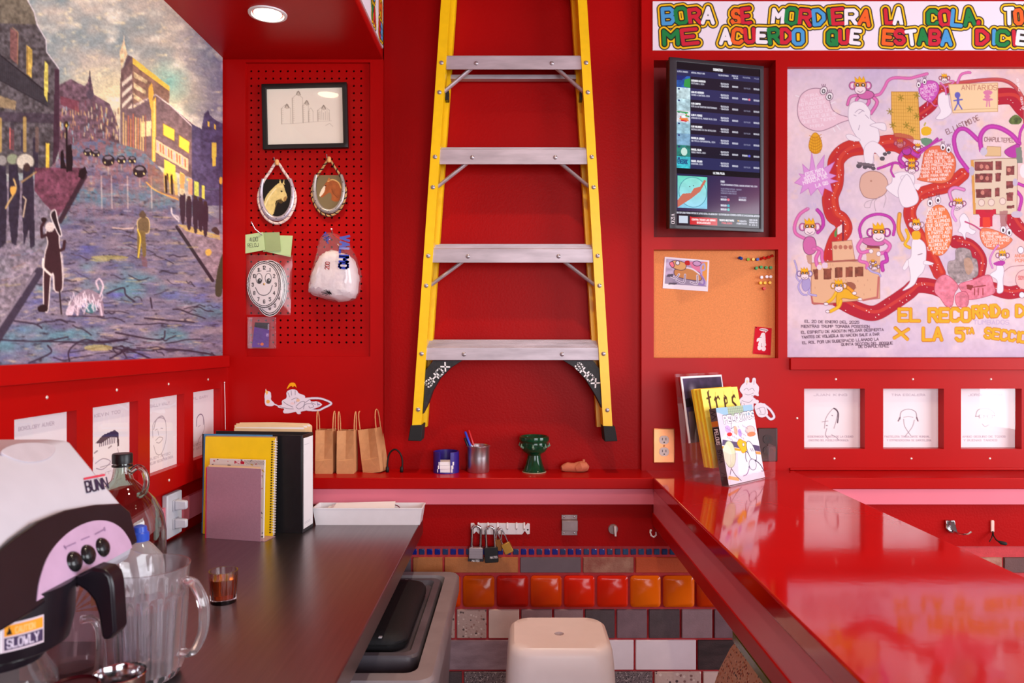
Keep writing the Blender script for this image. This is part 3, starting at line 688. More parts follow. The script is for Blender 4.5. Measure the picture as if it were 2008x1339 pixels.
# bag of paper clocks with green notes
cb = thing('clock_bag', 'clear bag of smiling paper clocks hung under pale green notes', 'bag', at(527, 620, YP))
CLK = at(0, 0, YP-.022)
def clock_face(cx, cy, rx, ry, Y, full, name):
    PXg, PYg, fr = sheet_xz(cx-rx-1, cx+rx+1, cy-ry-1, cy+ry+1, Y, .55)
    a = Art(PXg, PYg).clear(); k = (34, 30, 34)
    a.ell(cx, cy, rx, ry, (236, 228, 230)); a.ell(cx, cy, rx*.96, ry*.97, k); a.ell(cx, cy, rx*.91, ry*.925, (232, 224, 226)); a.ell(cx, cy, rx*.87, ry*.89, k); a.ell(cx, cy, rx*.835, ry*.86, (240, 232, 232))
    for h in range(12):
        t = 2*PI*(h+1)/12; x = cx+rx*.66*math.sin(t); y = cy-ry*.70*math.cos(t); s = str(h+1); a.text(s, x-text_w(s, 6.5, .7)/2, y+3.2, 6.5, k, 1.3, 0, .7)
    if full:
        for sx in (-1, 1):
            a.ell(cx+sx*9-1, cy-12, 6, 10, (244, 238, 238), edge=(60, 56, 60), ew=1); a.ell(cx+sx*9, cy-7, 4.4, 5.4, k); a.ell(cx+sx*9+1, cy-9, 1.2, 1.4, (220, 220, 220))
            a.line([(cx+sx*9-4, cy-26), (cx+sx*9+3, cy-27)], 1, (90, 84, 90))
        a.curve([(cx-17, cy+6), (cx-10, cy+18), (cx+1, cy+21), (cx+11, cy+15), (cx+16, cy+2)], 1.3, (60, 56, 60))
    o = a.mesh(name, fr, PRINTP, cb)
    MB().prism([at(cx+rx*.98*math.cos(t), cy+ry*.98*math.sin(t), Y+.0006) for t in [2*PI*q/36 for q in range(36)]], (0, .002, 0)).build('clock_backing', PAPER, o)
    if full: MB().dome(at(cx, cy-1, Y), .0042, (0,-1,0), .6, 10).build('clock_rivet', mat('brass_stud', (214, 176, 110), rough=.3, metal=.8), o, smooth=True)
clock_face(537, 562, 27, 50, YP-.008, False, 'paper_clock')
clock_face(529, 565, 31, 56, YP-.010, False, 'paper_clock')
clock_face(518, 558, 34, 47.5, YP-.014, True, 'paper_clock')
def bagfilm(name, quad, Y, bul, m, parent, nx=9, ny=11, wr=.0012, seed=1):
    """clear pouch front: wrinkled sheet bulging towards the camera"""
    r = random.Random(seed); g_ = []
    for j in range(ny):
        for i in range(nx):
            u, v = i/(nx-1), j/(ny-1); x = (1-v)*((1-u)*quad[0][0]+u*quad[1][0])+v*((1-u)*quad[3][0]+u*quad[2][0]); y = (1-v)*((1-u)*quad[0][1]+u*quad[1][1])+v*((1-u)*quad[3][1]+u*quad[2][1])
            p = at(x, y, Y); p.y -= bul*math.sin(PI*u)**.6*math.sin(PI*min(1, v*.9+.08))**.5+r.uniform(0, wr); g_.append(p)
    return MB().add(g_, [(j*nx+i, j*nx+i+1, (j+1)*nx+i+1, (j+1)*nx+i) for j in range(ny-1) for i in range(nx-1)]).build(name, m, parent, smooth=True)
bagfilm('film', [(482, 500), (574, 500), (570, 618), (481, 617)], YP-.003, .019, FILM, cb, wr=.002)
GN = mat('pale_green_note', (190, 214, 156), rough=.8, var=.04)
GN2 = mat('sage_note', (156, 172, 120), rough=.8, var=.04)
for q, yy, mm in (('520,461 574,462 570,504 524,494', .006, GN), ('512,456 548,455 551,491 516,494', .010, GN2), ('476,461 516,455 520,490 481,497', .014, GN)):
    n_ = MB().prism([at(x, y, YP-yy) for x, y in P2(q)], (0, .0006, 0)).build('note', mm, cb)
pen(text_strokes('4.00', 490, 474, 8, -.1, .7)+text_strokes('RELOJ', 486, 485, 7, -.08, .7), .8, lambda x, y: at(x, y, YP-.0146), 'handwriting', mat('pencil_grey', (120, 124, 96), rough=.8), n_)
e = at(493, 436, YP-.045); MB().tube([at(521, 470, YP+.004), at(515, 461, YP-.012), at(500, 449, YP-.034), e], .0019, 8).build('peg', PEG, cb, smooth=True)
MB().dome(e, .003, (0,-1,.3), 1., 8).build('peg_tip', PEG, cb, smooth=True)
# card holder with a purple bank card
ch = thing('card_holder', 'clear acrylic card holder with a purple bank card on the pegboard', 'holder', at(517, 684, YP))
x0, x1, z0, z1 = rectpx(486, 538, 622, 683, YP-.02)
b = MB(); b.box(x0, x1, YP-.0235, YP-.022, z0, z1); b.box(x0, x1, YP-.003, YP-.0015, z0, z1+.002); b.box(x0, x0+.0016, YP-.022, YP-.003, z0, z1); b.box(x1-.0016, x1, YP-.022, YP-.003, z0, z1); b.box(x0, x1, YP-.022, YP-.003, z0, z0+.0016)
b.build('box', GLASS, ch)
PXg, PYg, fr = sheet_quad(34, 54, 60, 90, at(500, 632, YP-.012), at(528, 633, YP-.012), at(527, 681, YP-.012), at(494, 681, YP-.012))
a = Art(PXg, PYg, (96, 44, 150)); a.c *= (1+.25*(fbm(PXg/14, PYg/14, 5)-.5))[..., None]; a.poly('0,0 34,0 34,15 0,10', (26, 20, 30)); a.text('PLATA', 31, 3, 4, (220, 214, 230), .9, PI/2, .7); a.text('NU', 28, 24, 5, (214, 196, 236), .9, PI/2, .7); a.ell(20, 47, 3.4, 3.4, (232, 110, 40)); a.ell(13, 46, 2.2, 2.2, (150, 100, 130))
a.mesh('bank_card', fr, PRINT, ch)
# white bundle in a printed plastic bag
wb_ = thing('plastic_bag', 'clear printed plastic bag with a white bundle hanging on the pegboard', 'bag', at(655, 592, YP))
BUN = mat('white_tissue', (238, 230, 232), rough=.8, var=.03, nscale=40, bump=.9, bscale=60)
ol = smooth2(P2('607,566 612,540 622,516 634,498 650,491 666,494 684,500 697,512 703,535 704,556 699,580 686,588 664,591 644,586 624,581 610,575'), True, 3)
inflate(ol, YP-.004, .055, BUN, 'bundle', wb_, flat=.58, rings=6, wob=.0028, seed=4)
inflate(smooth2(P2('611,560 618,520 627,480 634,462 648,456 664,460 684,476 700,508 708,540 706,572 690,590 640,588'), True, 3), YP-.002, .078, FILM, 'film', wb_, flat=.56, rings=5, wob=.002, seed=5)
bl = mat('blue_bag_print', (40, 60, 170), rough=.4); rd = mat('red_bag_print', (200, 24, 30), rough=.4)
pen(text_strokes('VALIMO', 668, 462, 17, PI/2+.05, .80), 4.6, lambda x, y: at(x, y, YP-.081+.045*max(0, (488-y)/30)), 'print', bl, wb_)
pen(text_strokes('VAL', 631, 462, 10, PI/2-.7, .8), 2.6, lambda x, y: at(x, y, YP-.046), 'print', bl, wb_)
pen(text_strokes('200', 645, 528, 8, -PI/2+.1, .7), 1.6, lambda x, y: at(x, y, YP-.0805), 'print', rd, wb_)
pen([[(640+10*math.cos(t), 574+5*math.sin(t)), (648, 574)] for t in [.2, .9, 1.7, 2.6, 3.4, 4.2, 5.2]]+[[(639, 568), (650, 577)]], 1.3, lambda x, y: at(x, y, YP-.0700), 'print', BLACK, wb_)
MB().tube([at(654, 459, YP-.02), at(668, 470, YP-.035), at(676, 488, YP-.04)], [.006, .010, .006], 8, flat=.25).build('handle_loop', rd, wb_, smooth=True)
e = at(650, 449, YP-.03); MB().tube([at(655, 462, YP+.004), at(653, 458, YP-.018), e], .0019, 8).build('peg', PEG, wb_, smooth=True)
MB().dome(e, .0034, (0,-1,.2), 1., 8).build('peg_tip', WHITE, wb_, smooth=True)
# ------------------------------------------------------------------ things on the red ledge
def paper_bag(px, py, wpx, hpx, rz, tilt, label, mark=False):
    p = onZ(px, py, ZS); k = p.y/F; W, H, D = wpx*k, hpx*k, .060
    o = thing('paper_bag', label, 'paper bag', (p.x, p.y, ZS), 'small kraft bags on the ledge')
    rings = []
    for z, g, s in ((0, 0, .96), (.004, 0, 1.), (H*.30, .001, 1.), (H*.34, .004, 1.), (H*.7, .009, .97), (H, .014, .95)):
        x = W/2*s; rings.append([(p.x-x, p.y, ZS+z), (p.x, p.y+g, ZS+z), (p.x+x, p.y, ZS+z), (p.x+x, p.y+D, ZS+z), (p.x, p.y+D-g, ZS+z), (p.x-x, p.y+D, ZS+z)])
    b = MB().loft(rings, cap=False); b.add(rings[0], [(0,1,2,3,4,5)]); b.build('body', KRAFT, o, solid=.0007)
    # folded triangle on the gusset
    MB().add([(p.x-W*.46, p.y-.0006, ZS+.006), (p.x+W*.46, p.y-.0006, ZS+.006), (p.x+.001, p.y+.0002, ZS+H*.30)], [(0,1,2)]).build('bottom_fold', KRAFT, o, solid=.0005)
    for s in (-1, 1):
        x = p.x+s*(W*.475-.001); L = []
        for t in np.linspace(0, PI, 15): L.append((x+s*.002*math.sin(t), p.y+D/2-.017*math.cos(t)*1.0, ZS+H-.012+.074*max(0, math.sin(t))**.55))
        MB().tube(L, .0019, 7).build('handle', mat('twisted_paper_cord', (222, 158, 106), rough=.8, var=.1, nscale=150, bump=.5), o, smooth=True)
    if mark:
        f = lambda u, v: (p.x+W*.474, p.y+u, ZS+v)
        pen([[(.02, .062), (.02, .075)], [(.024, .062), (.024, .075)], [(.018, .068), (.030, .068)], [(.03, .02), (.033, .02)]], .002, f, 'stamp', mat('dark_stamp_ink', (70, 40, 30), rough=.8), o)['kind'] = 'stuff'
    o.rotation_euler = (0, tilt, rz); return o
paper_bag(635, 929, 34, 85, 0, 0, 'kraft paper bag standing right beside the black binder')
paper_bag(677, 929, 34, 84, 0, 0, 'kraft paper bag standing in the middle of the three')
paper_bag(729, 927, 38, 86, -.28, math.radians(-8), 'kraft paper bag leaning left, rightmost of the three', True)
IRON = mat('wrought_iron', (38, 28, 26), rough=.5, metal=.5, var=.2)
o = thing('iron_loop', 'small black iron loop standing on the ledge beside the paper bags', 'hook', onZ(774, 926, ZS))
Y_ = o.location.y; U = smooth2(P2('759,924 760,905 764,889 774,881 784,888 789,903 788,924'), False, 4)
MB().tube([at(x, y, Y_) for x, y in U], .0030, 8).build('loop', IRON, o, smooth=True)
for x in (759.5, 787.5): MB().lathe([(.004, 0), (.0062, .003), (.0058, .016), (.0036, .02)], (at(x, 925, Y_).x, Y_, ZS), 10).build('foot', IRON, o, smooth=True)
# purple note holder
PUR = mat('purple_plastic', (52, 34, 130), rough=.3, var=.05)
p = at(875, 900, 2.533)
o = thing('note_holder', 'round purple note holder with a front slot and white slips', 'holder', (p.x, p.y, ZS))
R_, H_ = .044, .071; b = MB(); arc = [(-PI/2+.42)+(2*PI-.84)*k/40 for k in range(41)]
ro = [[(p.x+r*math.cos(t), p.y+r*math.sin(t), z) for t in arc] for r, z in ((R_, ZS), (R_, ZS+H_), (R_-.004, ZS+H_), (R_-.004, ZS))]
b.loft([list(x) for x in zip(*ro)], cap=True); b.build('wall', PUR, o, smooth=True)
MB().lathe([(R_, 0), (R_, .004)], (p.x, p.y, ZS), 40).build('base', PUR, o)
for k in range(3):
    sl = MB().box(-.026, .026, -.026, .026, 0, .0115); sl2 = sl.build('slip_pad', PAPER, o, bevel=.0006); sl2.location = (p.x+.001*k, p.y-.012-.001*(k % 2), ZS+.0042+.012*k); sl2.rotation_euler = (0, 0, .06*k-.05)
    sl2.matrix_parent_inverse = parent_inv(o)
# aluminium cup with pens
p = at(938, 900, 2.535)
o = thing('aluminium_cup', 'plain aluminium cup holding pens on the red ledge', 'cup', (p.x, p.y, ZS))
MB().lathe([(.0355, 0), (.0372, .003), (.0378, .05), (.0384, .084), (.0405, .087), (.0405, .090), (.0385, .091), (.0368, .088), (.0355, .004)], (p.x, p.y, ZS), 36).build('cup_wall', mat('spun_aluminium', (198, 190, 194), rough=.3, metal=.95, var=.06, nscale=3, stretch=(40,40,1)), o, smooth=True)
for (bx, by, tx, ty, c, nm, lb) in ((938, 918, 912, 846, (30, 60, 190), 'blue', 'blue capped pen leaning in the aluminium cup'), (942, 918, 919, 843, (196, 16, 24), 'red', 'red capped pen leaning in the aluminium cup'), (934, 918, 911, 858, (24, 24, 34), 'black', 'short black pen leaning in the aluminium cup')):
    q = thing('pen', lb, 'pen', at(bx, by, p.y), 'pens in the aluminium cup'); a_ = at(bx, by, p.y+(.006 if nm == 'red' else -.006)); e_ = at(tx, ty, p.y+(.012 if nm == 'red' else -.004)); d = (e_-a_)
    MB().cyl(a_, a_+d*.62, .0036, 10).build('barrel', mat('pen_barrel_'+nm, (60, 60, 80) if nm != 'red' else (190, 170, 176), rough=.3), q, smooth=True)
    MB().tube([a_+d*.60, a_+d*.97, e_], [.0044, .0042, .0028], 10).build('cap', mat('pen_cap_'+nm, c, rough=.3), q, smooth=True)
# green glazed goblet
p = at(1047.5, 900, 2.531)
o = thing('incense_goblet', 'dark green glazed clay goblet with cut-out triangles', 'goblet', (p.x, p.y, ZS))
GGL = mat('bottle_green_glaze', (16, 74, 44), rough=.12, var=.1, nscale=20, col2=(8, 42, 26))
pr = [(.0395, 0), (.0402, .004), (.036, .010), (.0285, .030), (.024, .048), (.0225, .058), (.026, .064), (.038, .070), (.0445, .080), (.0465, .092), (.0455, .102), (.0500, .106), (.0515, .113), (.0500, .121), (.045, .123), (.042, .118), (.041, .095), (.030, .076), (.0005, .070)]
MB().lathe(pr, (p.x, p.y, ZS), 40, cap1=False).build('body', GGL, o, smooth=True)
DK = mat('dark_hollow', (10, 12, 10), rough=.9)
for k in range(7):
    t = 2*PI*k/7-PI/2+.35; c, s_ = math.cos(t), math.sin(t); T = Vector((-s_, c, 0)); n_ = Vector((c, s_, 0)); b0 = Vector((p.x, p.y, ZS))
    q = lambda u, z, r: b0+n_*r+T*u+Vector((0, 0, z))
    MB().prism([q(-.0085, .095, .0452), q(.0085, .095, .0452), q(0, .081, .0435)], n_*.0012).build('cut_out', DK, o)
    t2 = t+PI/7; n2 = Vector((math.cos(t2), math.sin(t2), 0)); MB().tube([b0+n2*.044+Vector((0,0,.086)), b0+n2*.053+Vector((0,0,.090)), b0+n2*.051+Vector((0,0,.100))], [.005, .004, .001], 8).build('lug', mat('pale_green_glaze', (110, 140, 120), rough=.2), o, smooth=True)
MB().lathe([(.0408, -.0005), (.041, .0025)], (p.x, p.y, ZS+.001), 36).build('bare_foot_ring', mat('bare_clay_rim', (176, 158, 130), rough=.7), o)
# clay lump
p = onZ(1128, 927, ZS); p.y += .02
o = thing('clay_piece', 'small terracotta clay piece lying at the right end of the ledge', 'clay piece', (p.x, p.y, ZS))
TC = mat('terracotta', (206, 116, 84), rough=.75, var=.06, nscale=30, bump=.3)
b = MB(); rr = [.008, .014, .0165, .0155, .016, .018, .019, .017, .009]
b.tube([(p.x-.046+.0115*k, p.y+.004*math.sin(k), ZS+max(rr[k]*.95, .012)) for k in range(9)], rr, 14); b.build('body', TC, o, smooth=True)
MB().tube([(p.x+.004, p.y-.012, ZS+.013), (p.x+.020, p.y-.014, ZS+.020), (p.x+.040, p.y-.010, ZS+.022)], [.012, .017, .012], 12).build('fold', TC, o, smooth=True)
MB().tube([(p.x+.030, p.y, ZS+.030), (p.x+.031, p.y, ZS+.042)], [.006, .004], 10).build('nub', TC, o, smooth=True)

# ------------------------------------------------------------------ wall hardware
def outlet(px0, px1, py0, py1, m, mr, label, screw):
    x0, x1, z0, z1 = rectpx(px0, px1, py0, py1, YF-.005); o = thing('wall_outlet', label, 'outlet', ((x0+x1)/2, YF, z0), 'wall outlets')
    cx, w_, h_ = (x0+x1)/2, x1-x0, z1-z0
    MB().box(x0, x1, YF-.006, YF+.001, z0, z1).build('plate', m, o, bevel=.003)
    for s in (1, -1):
        cz = (z0+z1)/2+s*h_*.17; pts = rrect(cx, cz, .033, .029, .0125, 5)
        f = MB().prism([(x, YF-.0085, z) for x, z in pts], (0, .004, 0)).build('receptacle', mr, o)
        for dx in (-.006, .006): MB().box(cx+dx-.0011, cx+dx+.0011, YF-.0089, YF-.0080, cz-.001, cz+.0075).build('slot', BLACK, f)
        MB().prism([(cx+.0025*math.cos(t), YF-.0089, cz-.008+.0025*math.sin(t)) for t in [2*PI*k/10 for k in range(10)]], (0, .001, 0)).build('ground_hole', BLACK, f)
    MB().dome((cx, YF-.006, (z0+z1)/2), .0032, (0,-1,0), .35, 10).build('screw', screw, o, smooth=True)
outlet(1281, 1323, 840, 908, mat('brass_plate', (206, 140, 92), rough=.32, metal=.7, var=.06), mat('white_receptacle', (252, 250, 246), rough=.5), 'brass wall plate with two white sockets above the bar', mat('brass_screw', (180, 120, 70), rough=.3, metal=.8))
BRN = mat('dark_brown_plate', (62, 26, 24), rough=.35, var=.1)
outlet(1486, 1525, 839, 905, BRN, mat('brown_receptacle', (48, 20, 18), rough=.35), 'dark brown wall outlet half behind the leaflet holder', BRN)
# small screws with white caps on the card boards
def board_screw(p, n, lb):
    o = MB().dome(p, .0042, n, .6, 10).build('screw_cap', mat('pale_screw', (232, 214, 206), rough=.3, metal=.4), None, smooth=True); return tag(o, lb, 'screw', 'pale screws in the card boards')
def ords(n): return {3: ['leftmost', 'middle', 'rightmost'], 4: ['leftmost', 'second from left', 'third from left', 'rightmost']}[n]
for x, w_ in zip((1639, 1790, 1943), ords(3)): board_screw(at(x, 743.5, YF), (0,-1,0), w_+' of the three screws above the right-hand cards')
for x, w_ in zip((1636, 1787, 1941), ords(3)): board_screw(at(x, 899, YF), (0,-1,0), w_+' of the three screws below the right-hand cards')
board_screw(at(1563, 820, YF), (0,-1,0), 'single screw left of the right-hand row of cards')
for (x, y), w_ in zip(((92, 779), (229, 764.5), (330.5, 753), (408, 744)), ords(4)): board_screw(onX(x, y, XL), (1,0,0), w_+' of the four screws above the left wall cards')
board_screw(onX(331.5, 941.5, XL), (1,0,0), 'screw below the third card on the left wall')
o = thing('wire_prop', 'thin white wire upright at the right end of the left wall cards', 'wire', onX(440, 840, XL+.006))
MB().tube([onX(440, 752, XL+.004), onX(441, 780, XL+.005), onX(442, 842, XL+.005)], .0012, 6).build('wire', WHITE, o, smooth=True)
MB().dome(onX(440, 750, XL+.004), .003, (1,0,0), .8, 8).build('tip', WHITE, o, smooth=True)
# key rack with padlocks
YK = YT-.005
o = thing('key_rack', 'white six-hook rack on the dark red wall below the ledge', 'hook rack', at(981, 1047, YK))
ol = '923,1026 929,1026 934,1032 939,1026 1026,1026 1029,1033 1034,1026 1039,1027 1039,1047 1034,1048 1029,1041 1024,1048 940,1048 934,1042 929,1047 923,1046'
MB().prism([at(x, y, YK-.006) for x, y in P2(ol)], (0, .0068, 0)).build('plate', WHITE, o, bevel=.001)
hookx = [938, 957, 976, 995, 1013, 1028]
for x in hookx: MB().tube([at(x, 1025, YK-.006), at(x, 1026, YK-.014), at(x, 1036, YK-.020), at(x, 1038.5, YK-.012)], [.003, .0032, .003, .0022], 8, flat=.7).build('hook', WHITE, o, smooth=True)
MB().dome(at(1035, 1038.5, YK-.006), .003, (0,-1,0), .4, 8).build('screw', IRON, o, smooth=True)
def padlock(hx, hy, bx, by, bw, bh, rot, mb, label, sh=.0036, base=None, txt=None, dy=0.):
    Y = YK-.022-dy; k = Y/F; o = thing('padlock', label, 'padlock', at(hx, hy, Y), 'padlocks on the white rack')
    ca, sa = math.cos(rot), math.sin(rot); R = lambda u, v: at(bx+u*ca-v*sa, by+u*sa+v*ca, Y)
    top = -math.hypot(hx-bx, hy-by)
    hw = bw*.31
    L = [(-hw, -bh*.4), (-hw, top+hw)]+[(-hw*math.cos(t), top+hw-hw*math.sin(t)) for t in np.linspace(.2, PI-.2, 9)]+[(hw, top+hw), (hw, -bh*.4)]
    MB().tube([R(u, v) for u, v in L], sh, 10).build('shackle', CHROME, o, smooth=True)
    pts = [R(u, v) for u, v in rrect(0, 0, bw, bh, 2.5, 3)]; b = MB().prism([q+Vector((0, -.009, 0)) for q in pts], (0, .018, 0)); bd = b.build('body', mb, o, bevel=.0015)
    if base: MB().prism([R(u, v)+Vector((0, -.0102, 0)) for u, v in ((-bw*.55, bh*.42), (bw*.55, bh*.42), (bw*.55, bh*.66), (-bw*.55, bh*.66))], (0, .0204, 0)).build('base_band', base, o, bevel=.001)
    if txt:
        st = text_strokes(txt, -text_w(txt, 4, .7)/2+txt_off[0], txt_off[1], 4, 0, .7); pen(st, .8, lambda x, y: R(x, y)+Vector((0, -.0108, 0)), 'lettering', PAPER, bd)
LAM = mat('laminated_steel', (172, 160, 166), rough=.35, metal=.8, var=.15, nscale=6, stretch=(.2, 1, 40)); BRS = mat('brass_body', (206, 158, 72), rough=.28, metal=.85, var=.08)
txt_off = (0, 15.6); padlock(936, 1031, 933.5, 1084, 28, 23, .02, LAM, 'laminated steel padlock with long shackle, leftmost on the rack', .0048, mat('dark_steel_base', (60, 54, 60), rough=.4, metal=.6), 'MASTER', dy=.004)
txt_off = (5, 6); padlock(957, 1033, 963.5, 1087, 27, 30, -.06, BLACK, 'black long-shackle padlock with white lettering', .0040, None, 'MASTER', dy=.012)
padlock(977, 1034, 977, 1068, 16, 22, .08, mat('dull_brass_body', (150, 96, 50), rough=.4, metal=.8), 'small dull brass padlock partly behind the brighter one', .0022)
padlock(989, 1035, 995, 1074, 18, 21, -.42, BRS, 'bright brass padlock hanging tilted, rightmost on the rack', .0022, dy=.016)
# latch bracket, knob, hooks
o = thing('latch_bracket', 'bent steel latch bracket screwed to the dark red wall', 'bracket', at(1116, 1048, YK))
x0, x1 = at(1101, 0, YK).x, at(1132, 0, YK).x; zz = [at(0, y, YK).z for y in (1009, 1017, 1018, 1038, 1040, 1049)]
b = MB(); prof = [(0, zz[0]), (.003, zz[0]), (.003, zz[1]), (.022, zz[2]), (.022, zz[3]), (.003, zz[4]), (.003, zz[5]), (0, zz[5]), (0, zz[4]+.002), (.019, zz[3]+.003), (.019, zz[2]-.003), (0, zz[1]-.002)]
b.prism([(x0, YK-y, z) for y, z in prof], (x1-x0, 0, 0)); b.build('strap', mat('worn_steel', (150, 132, 132), rough=.38, metal=.85, var=.12, nscale=30), o, bevel=.0008)
for x in (1106, 1126):
    for y in (1013, 1045): MB().dome(at(x, y, YK-.003), .0034, (0,-1,0), .45, 9).build('screw', CHROME, o, smooth=True)
o = thing('turn_knob', 'small grey turn knob on the wall right of the latch bracket', 'knob', at(1202, 1036, YK))
c = at(1202, 1037, YK); GK = mat('grey_knob', (150, 132, 132), rough=.4, metal=.4)
MB().cyl(c, c+Vector((0, -.008, 0)), .0165, 22, .015).build('disc', GK, o, smooth=True)
MB().hexa([(c.x+.002, c.y-.024, c.z-.019), (c.x+.009, c.y-.024, c.z-.019), (c.x+.009, c.y-.006, c.z-.016), (c.x+.002, c.y-.006, c.z-.016)], [(c.x, c.y-.020, c.z+.014), (c.x+.009, c.y-.020, c.z+.014), (c.x+.009, c.y-.006, c.z+.014), (c.x, c.y-.006, c.z+.014)]).build('lever', mat('pale_lever', (186, 166, 164), rough=.35, metal=.3), o, bevel=.001)
o = thing('cup_hook', 'small white cup hook beside the bar counter side', 'hook', at(1281, 1049, YK))
MB().tube([at(1276, 1040, YK+.002), at(1275, 1043, YK-.010), at(1277, 1050, YK-.014), at(1282, 1053, YK-.014), at(1286.5, 1049, YK-.014), at(1286, 1043, YK-.014)], [.0024, .0028, .003, .003, .0028, .002], 8).build('hook', WHITE, o, smooth=True)
MB().dome(at(1276, 1040, YK), .004, (0,-1,0), .4, 9).build('collar', WHITE, o, smooth=True)
o = thing('robe_hook', 'chrome robe hook with a curved prong beyond the bar counter', 'hook', at(1866, 1046, YK))
MB().prism([at(x, y, YK-.010) for x, y in P2('1855,1020 1873,1020 1875,1030 1879,1044 1870,1046 1862,1043 1855,1036')], (0, .0105, 0)).build('plate', CHROME, o, bevel=.003)
MB().tube([at(x, y, YK-.012-d) for x, y, d in ((1870, 1042, 0), (1878, 1046, .02), (1890, 1047.5, .04), (1900, 1046, .052), (1905, 1042, .056))], [.004, .0034, .003, .003, .0032], 8).build('prong', CHROME, o, smooth=True)
o = thing('coat_hook', 'slim wall hook with black-tipped prong, rightmost beyond the bar', 'hook', at(1947, 1045, YK))
MB().prism([at(x, y, YK-.005) for x, y in rrect(1947, 1032, 6, 24, 2.6, 4)], (0, .0055, 0)).build('plate', mat('cream_enamel', (232, 196, 184), rough=.3), o, bevel=.0008)
MB().tube([at(1947, 1042, YK-.006), at(1948, 1050, YK-.02), at(1953, 1058, YK-.035), at(1960, 1063, YK-.045)], .0022, 8).build('prong', IRON, o, smooth=True)
MB().tube([at(1946.5, 1044, YK-.006), at(1945, 1054, YK-.016), at(1940, 1062, YK-.022)], .0016, 8).build('lower_prong', IRON, o, smooth=True)
MB().tube([at(1958, 1061, YK-.042), at(1963, 1064, YK-.047), at(1972, 1066, YK-.052), at(1975, 1066, YK-.054)], [.003, .0058, .0058, .003], 10).build('rubber_tip', RUBBER, o, smooth=True)
# outlet box with plugs on the left wall
o = thing('wall_socket', 'pale grey double wall socket with two plugs on the left wall', 'socket', onX(348, 1062, XL))
GP = mat('pale_grey_plastic', (206, 210, 220), rough=.4, var=.02)
a_ = onX(333, 972, XL-.024); y0 = 2.128; y1 = 2.222; z0 = .895; z1 = 1.022
MB().box(XL-.024, XL-.006, y0, y1, z0, z1).build('plate', GP, o, bevel=.004)
for zc in (.986, .932):
    q = MB().box(XL-.007, XL-.002, y0+.028, y1-.028, zc-.016, zc+.016).build('receptacle', mat('grey_receptacle', (176, 178, 190), rough=.4), o, bevel=.003)
    MB().hexa([(XL-.003, y0+.034, zc-.015), (XL+.030, y0+.040, zc-.012), (XL+.030, y1-.040, zc-.012), (XL-.003, y1-.034, zc-.015)], [(XL-.003, y0+.034, zc+.015), (XL+.030, y0+.040, zc+.012), (XL+.030, y1-.040, zc+.012), (XL-.003, y1-.034, zc+.015)]).build('plug', GP, o, bevel=.004)
# ------------------------------------------------------------------ leaflet holder on the bar counter
HO = Vector((.651, 2.249, ZS+.0008)); hu = Vector((.748, .663, 0)).normalized(); hv = Vector((-hu.y, hu.x, 0))
L3 = lambda u, v, z: HO+hu*u+hv*v+Vector((0, 0, z))
hd = thing('leaflet_holder', 'clear acrylic three-tier leaflet holder on the bar counter', 'leaflet holder', HO)
side = [(0, 0), (-.002, .10), (.020, .108), (.056, .055), (.070, .060), (.098, .190), (.118, .20), (.130, .13), (.150, .135), (.196, .338), (.204, .338), (.165, 0)]
W_ = .262
for u in (0, W_): MB().prism([L3(u, v, z) for v, z in side], hu*.0024).build('side_panel', GLASS, hd)
def pane(v0, z0, v1, z1, name, cut=False, th=.0024):
    P = [(0, 0), (1, 0), (1, 1), (0, 1)] if not cut else [(0, 0), (1, 0), (1, 1), (.86, 1), (.84, .35), (.80, .28), (.20, .28), (.16, .35), (.14, 1), (0, 1)]
    q = [L3(W_*a+.0012, v0+(v1-v0)*b, z0+(z1-z0)*b) for a, b in P]; MB().prism(q, hv*th).build(name, GLASS, hd)
pane(-.002, 0, -.002, .102, 'front_lip', True); pane(.055, .002, .070, .13, 'tier_panel', True); pane(.130, .002, .150, .22, 'tier_panel', True); pane(.160, .002, .200, .338, 'back_panel')
MB().prism([L3(0, 0, 0), L3(W_, 0, 0), L3(W_, .165, 0), L3(0, .165, 0)], (0, 0, .0026)).build('floor_panel', GLASS, hd)
def booklet(name, label, u0, u1, v0, z0, v1, z1, th, cover, spine, art, group=None, pages=PAPER):
    o = thing(name, label, 'booklet', L3((u0+u1)/2, v0, z0), group)
    lean = (L3(0, v1, z1)-L3(0, v0, z0)).normalized(); nb = hu.cross(lean).normalized()
    if nb.dot(hv) < 0: nb = -nb
    c = [L3(u0, v0, z0), L3(u1, v0, z0), L3(u1, v1, z1), L3(u0, v1, z1)]
    MB().prism([p+nb*.0008 for p in c], nb*(th-.0016)).build('pages', pages, o)
    MB().prism([p+nb*(th-.0008) for p in c], nb*.0008).build('back_cover', cover, o)
    MB().prism([c[0]-hu*.0009, c[0], c[3], c[3]-hu*.0009], nb*th).build('spine', spine, o)
    if art is None: MB().prism(c, nb*.0008).build('front_cover', cover, o)
    else:
        wpx, hpx, nx, ny, fn = art; PXg, PYg, fr = sheet_quad(wpx, hpx, nx, ny, c[3], c[2], c[1], c[0]); a = Art(PXg, PYg); fn(a); a.mesh('front_cover', fr, PRINTP, o)
    return o, c, nb
YC = mat('yellow_cover', (244, 222, 60), rough=.6, var=.03); YC2 = mat('amber_cover', (226, 176, 30), rough=.6, var=.04)
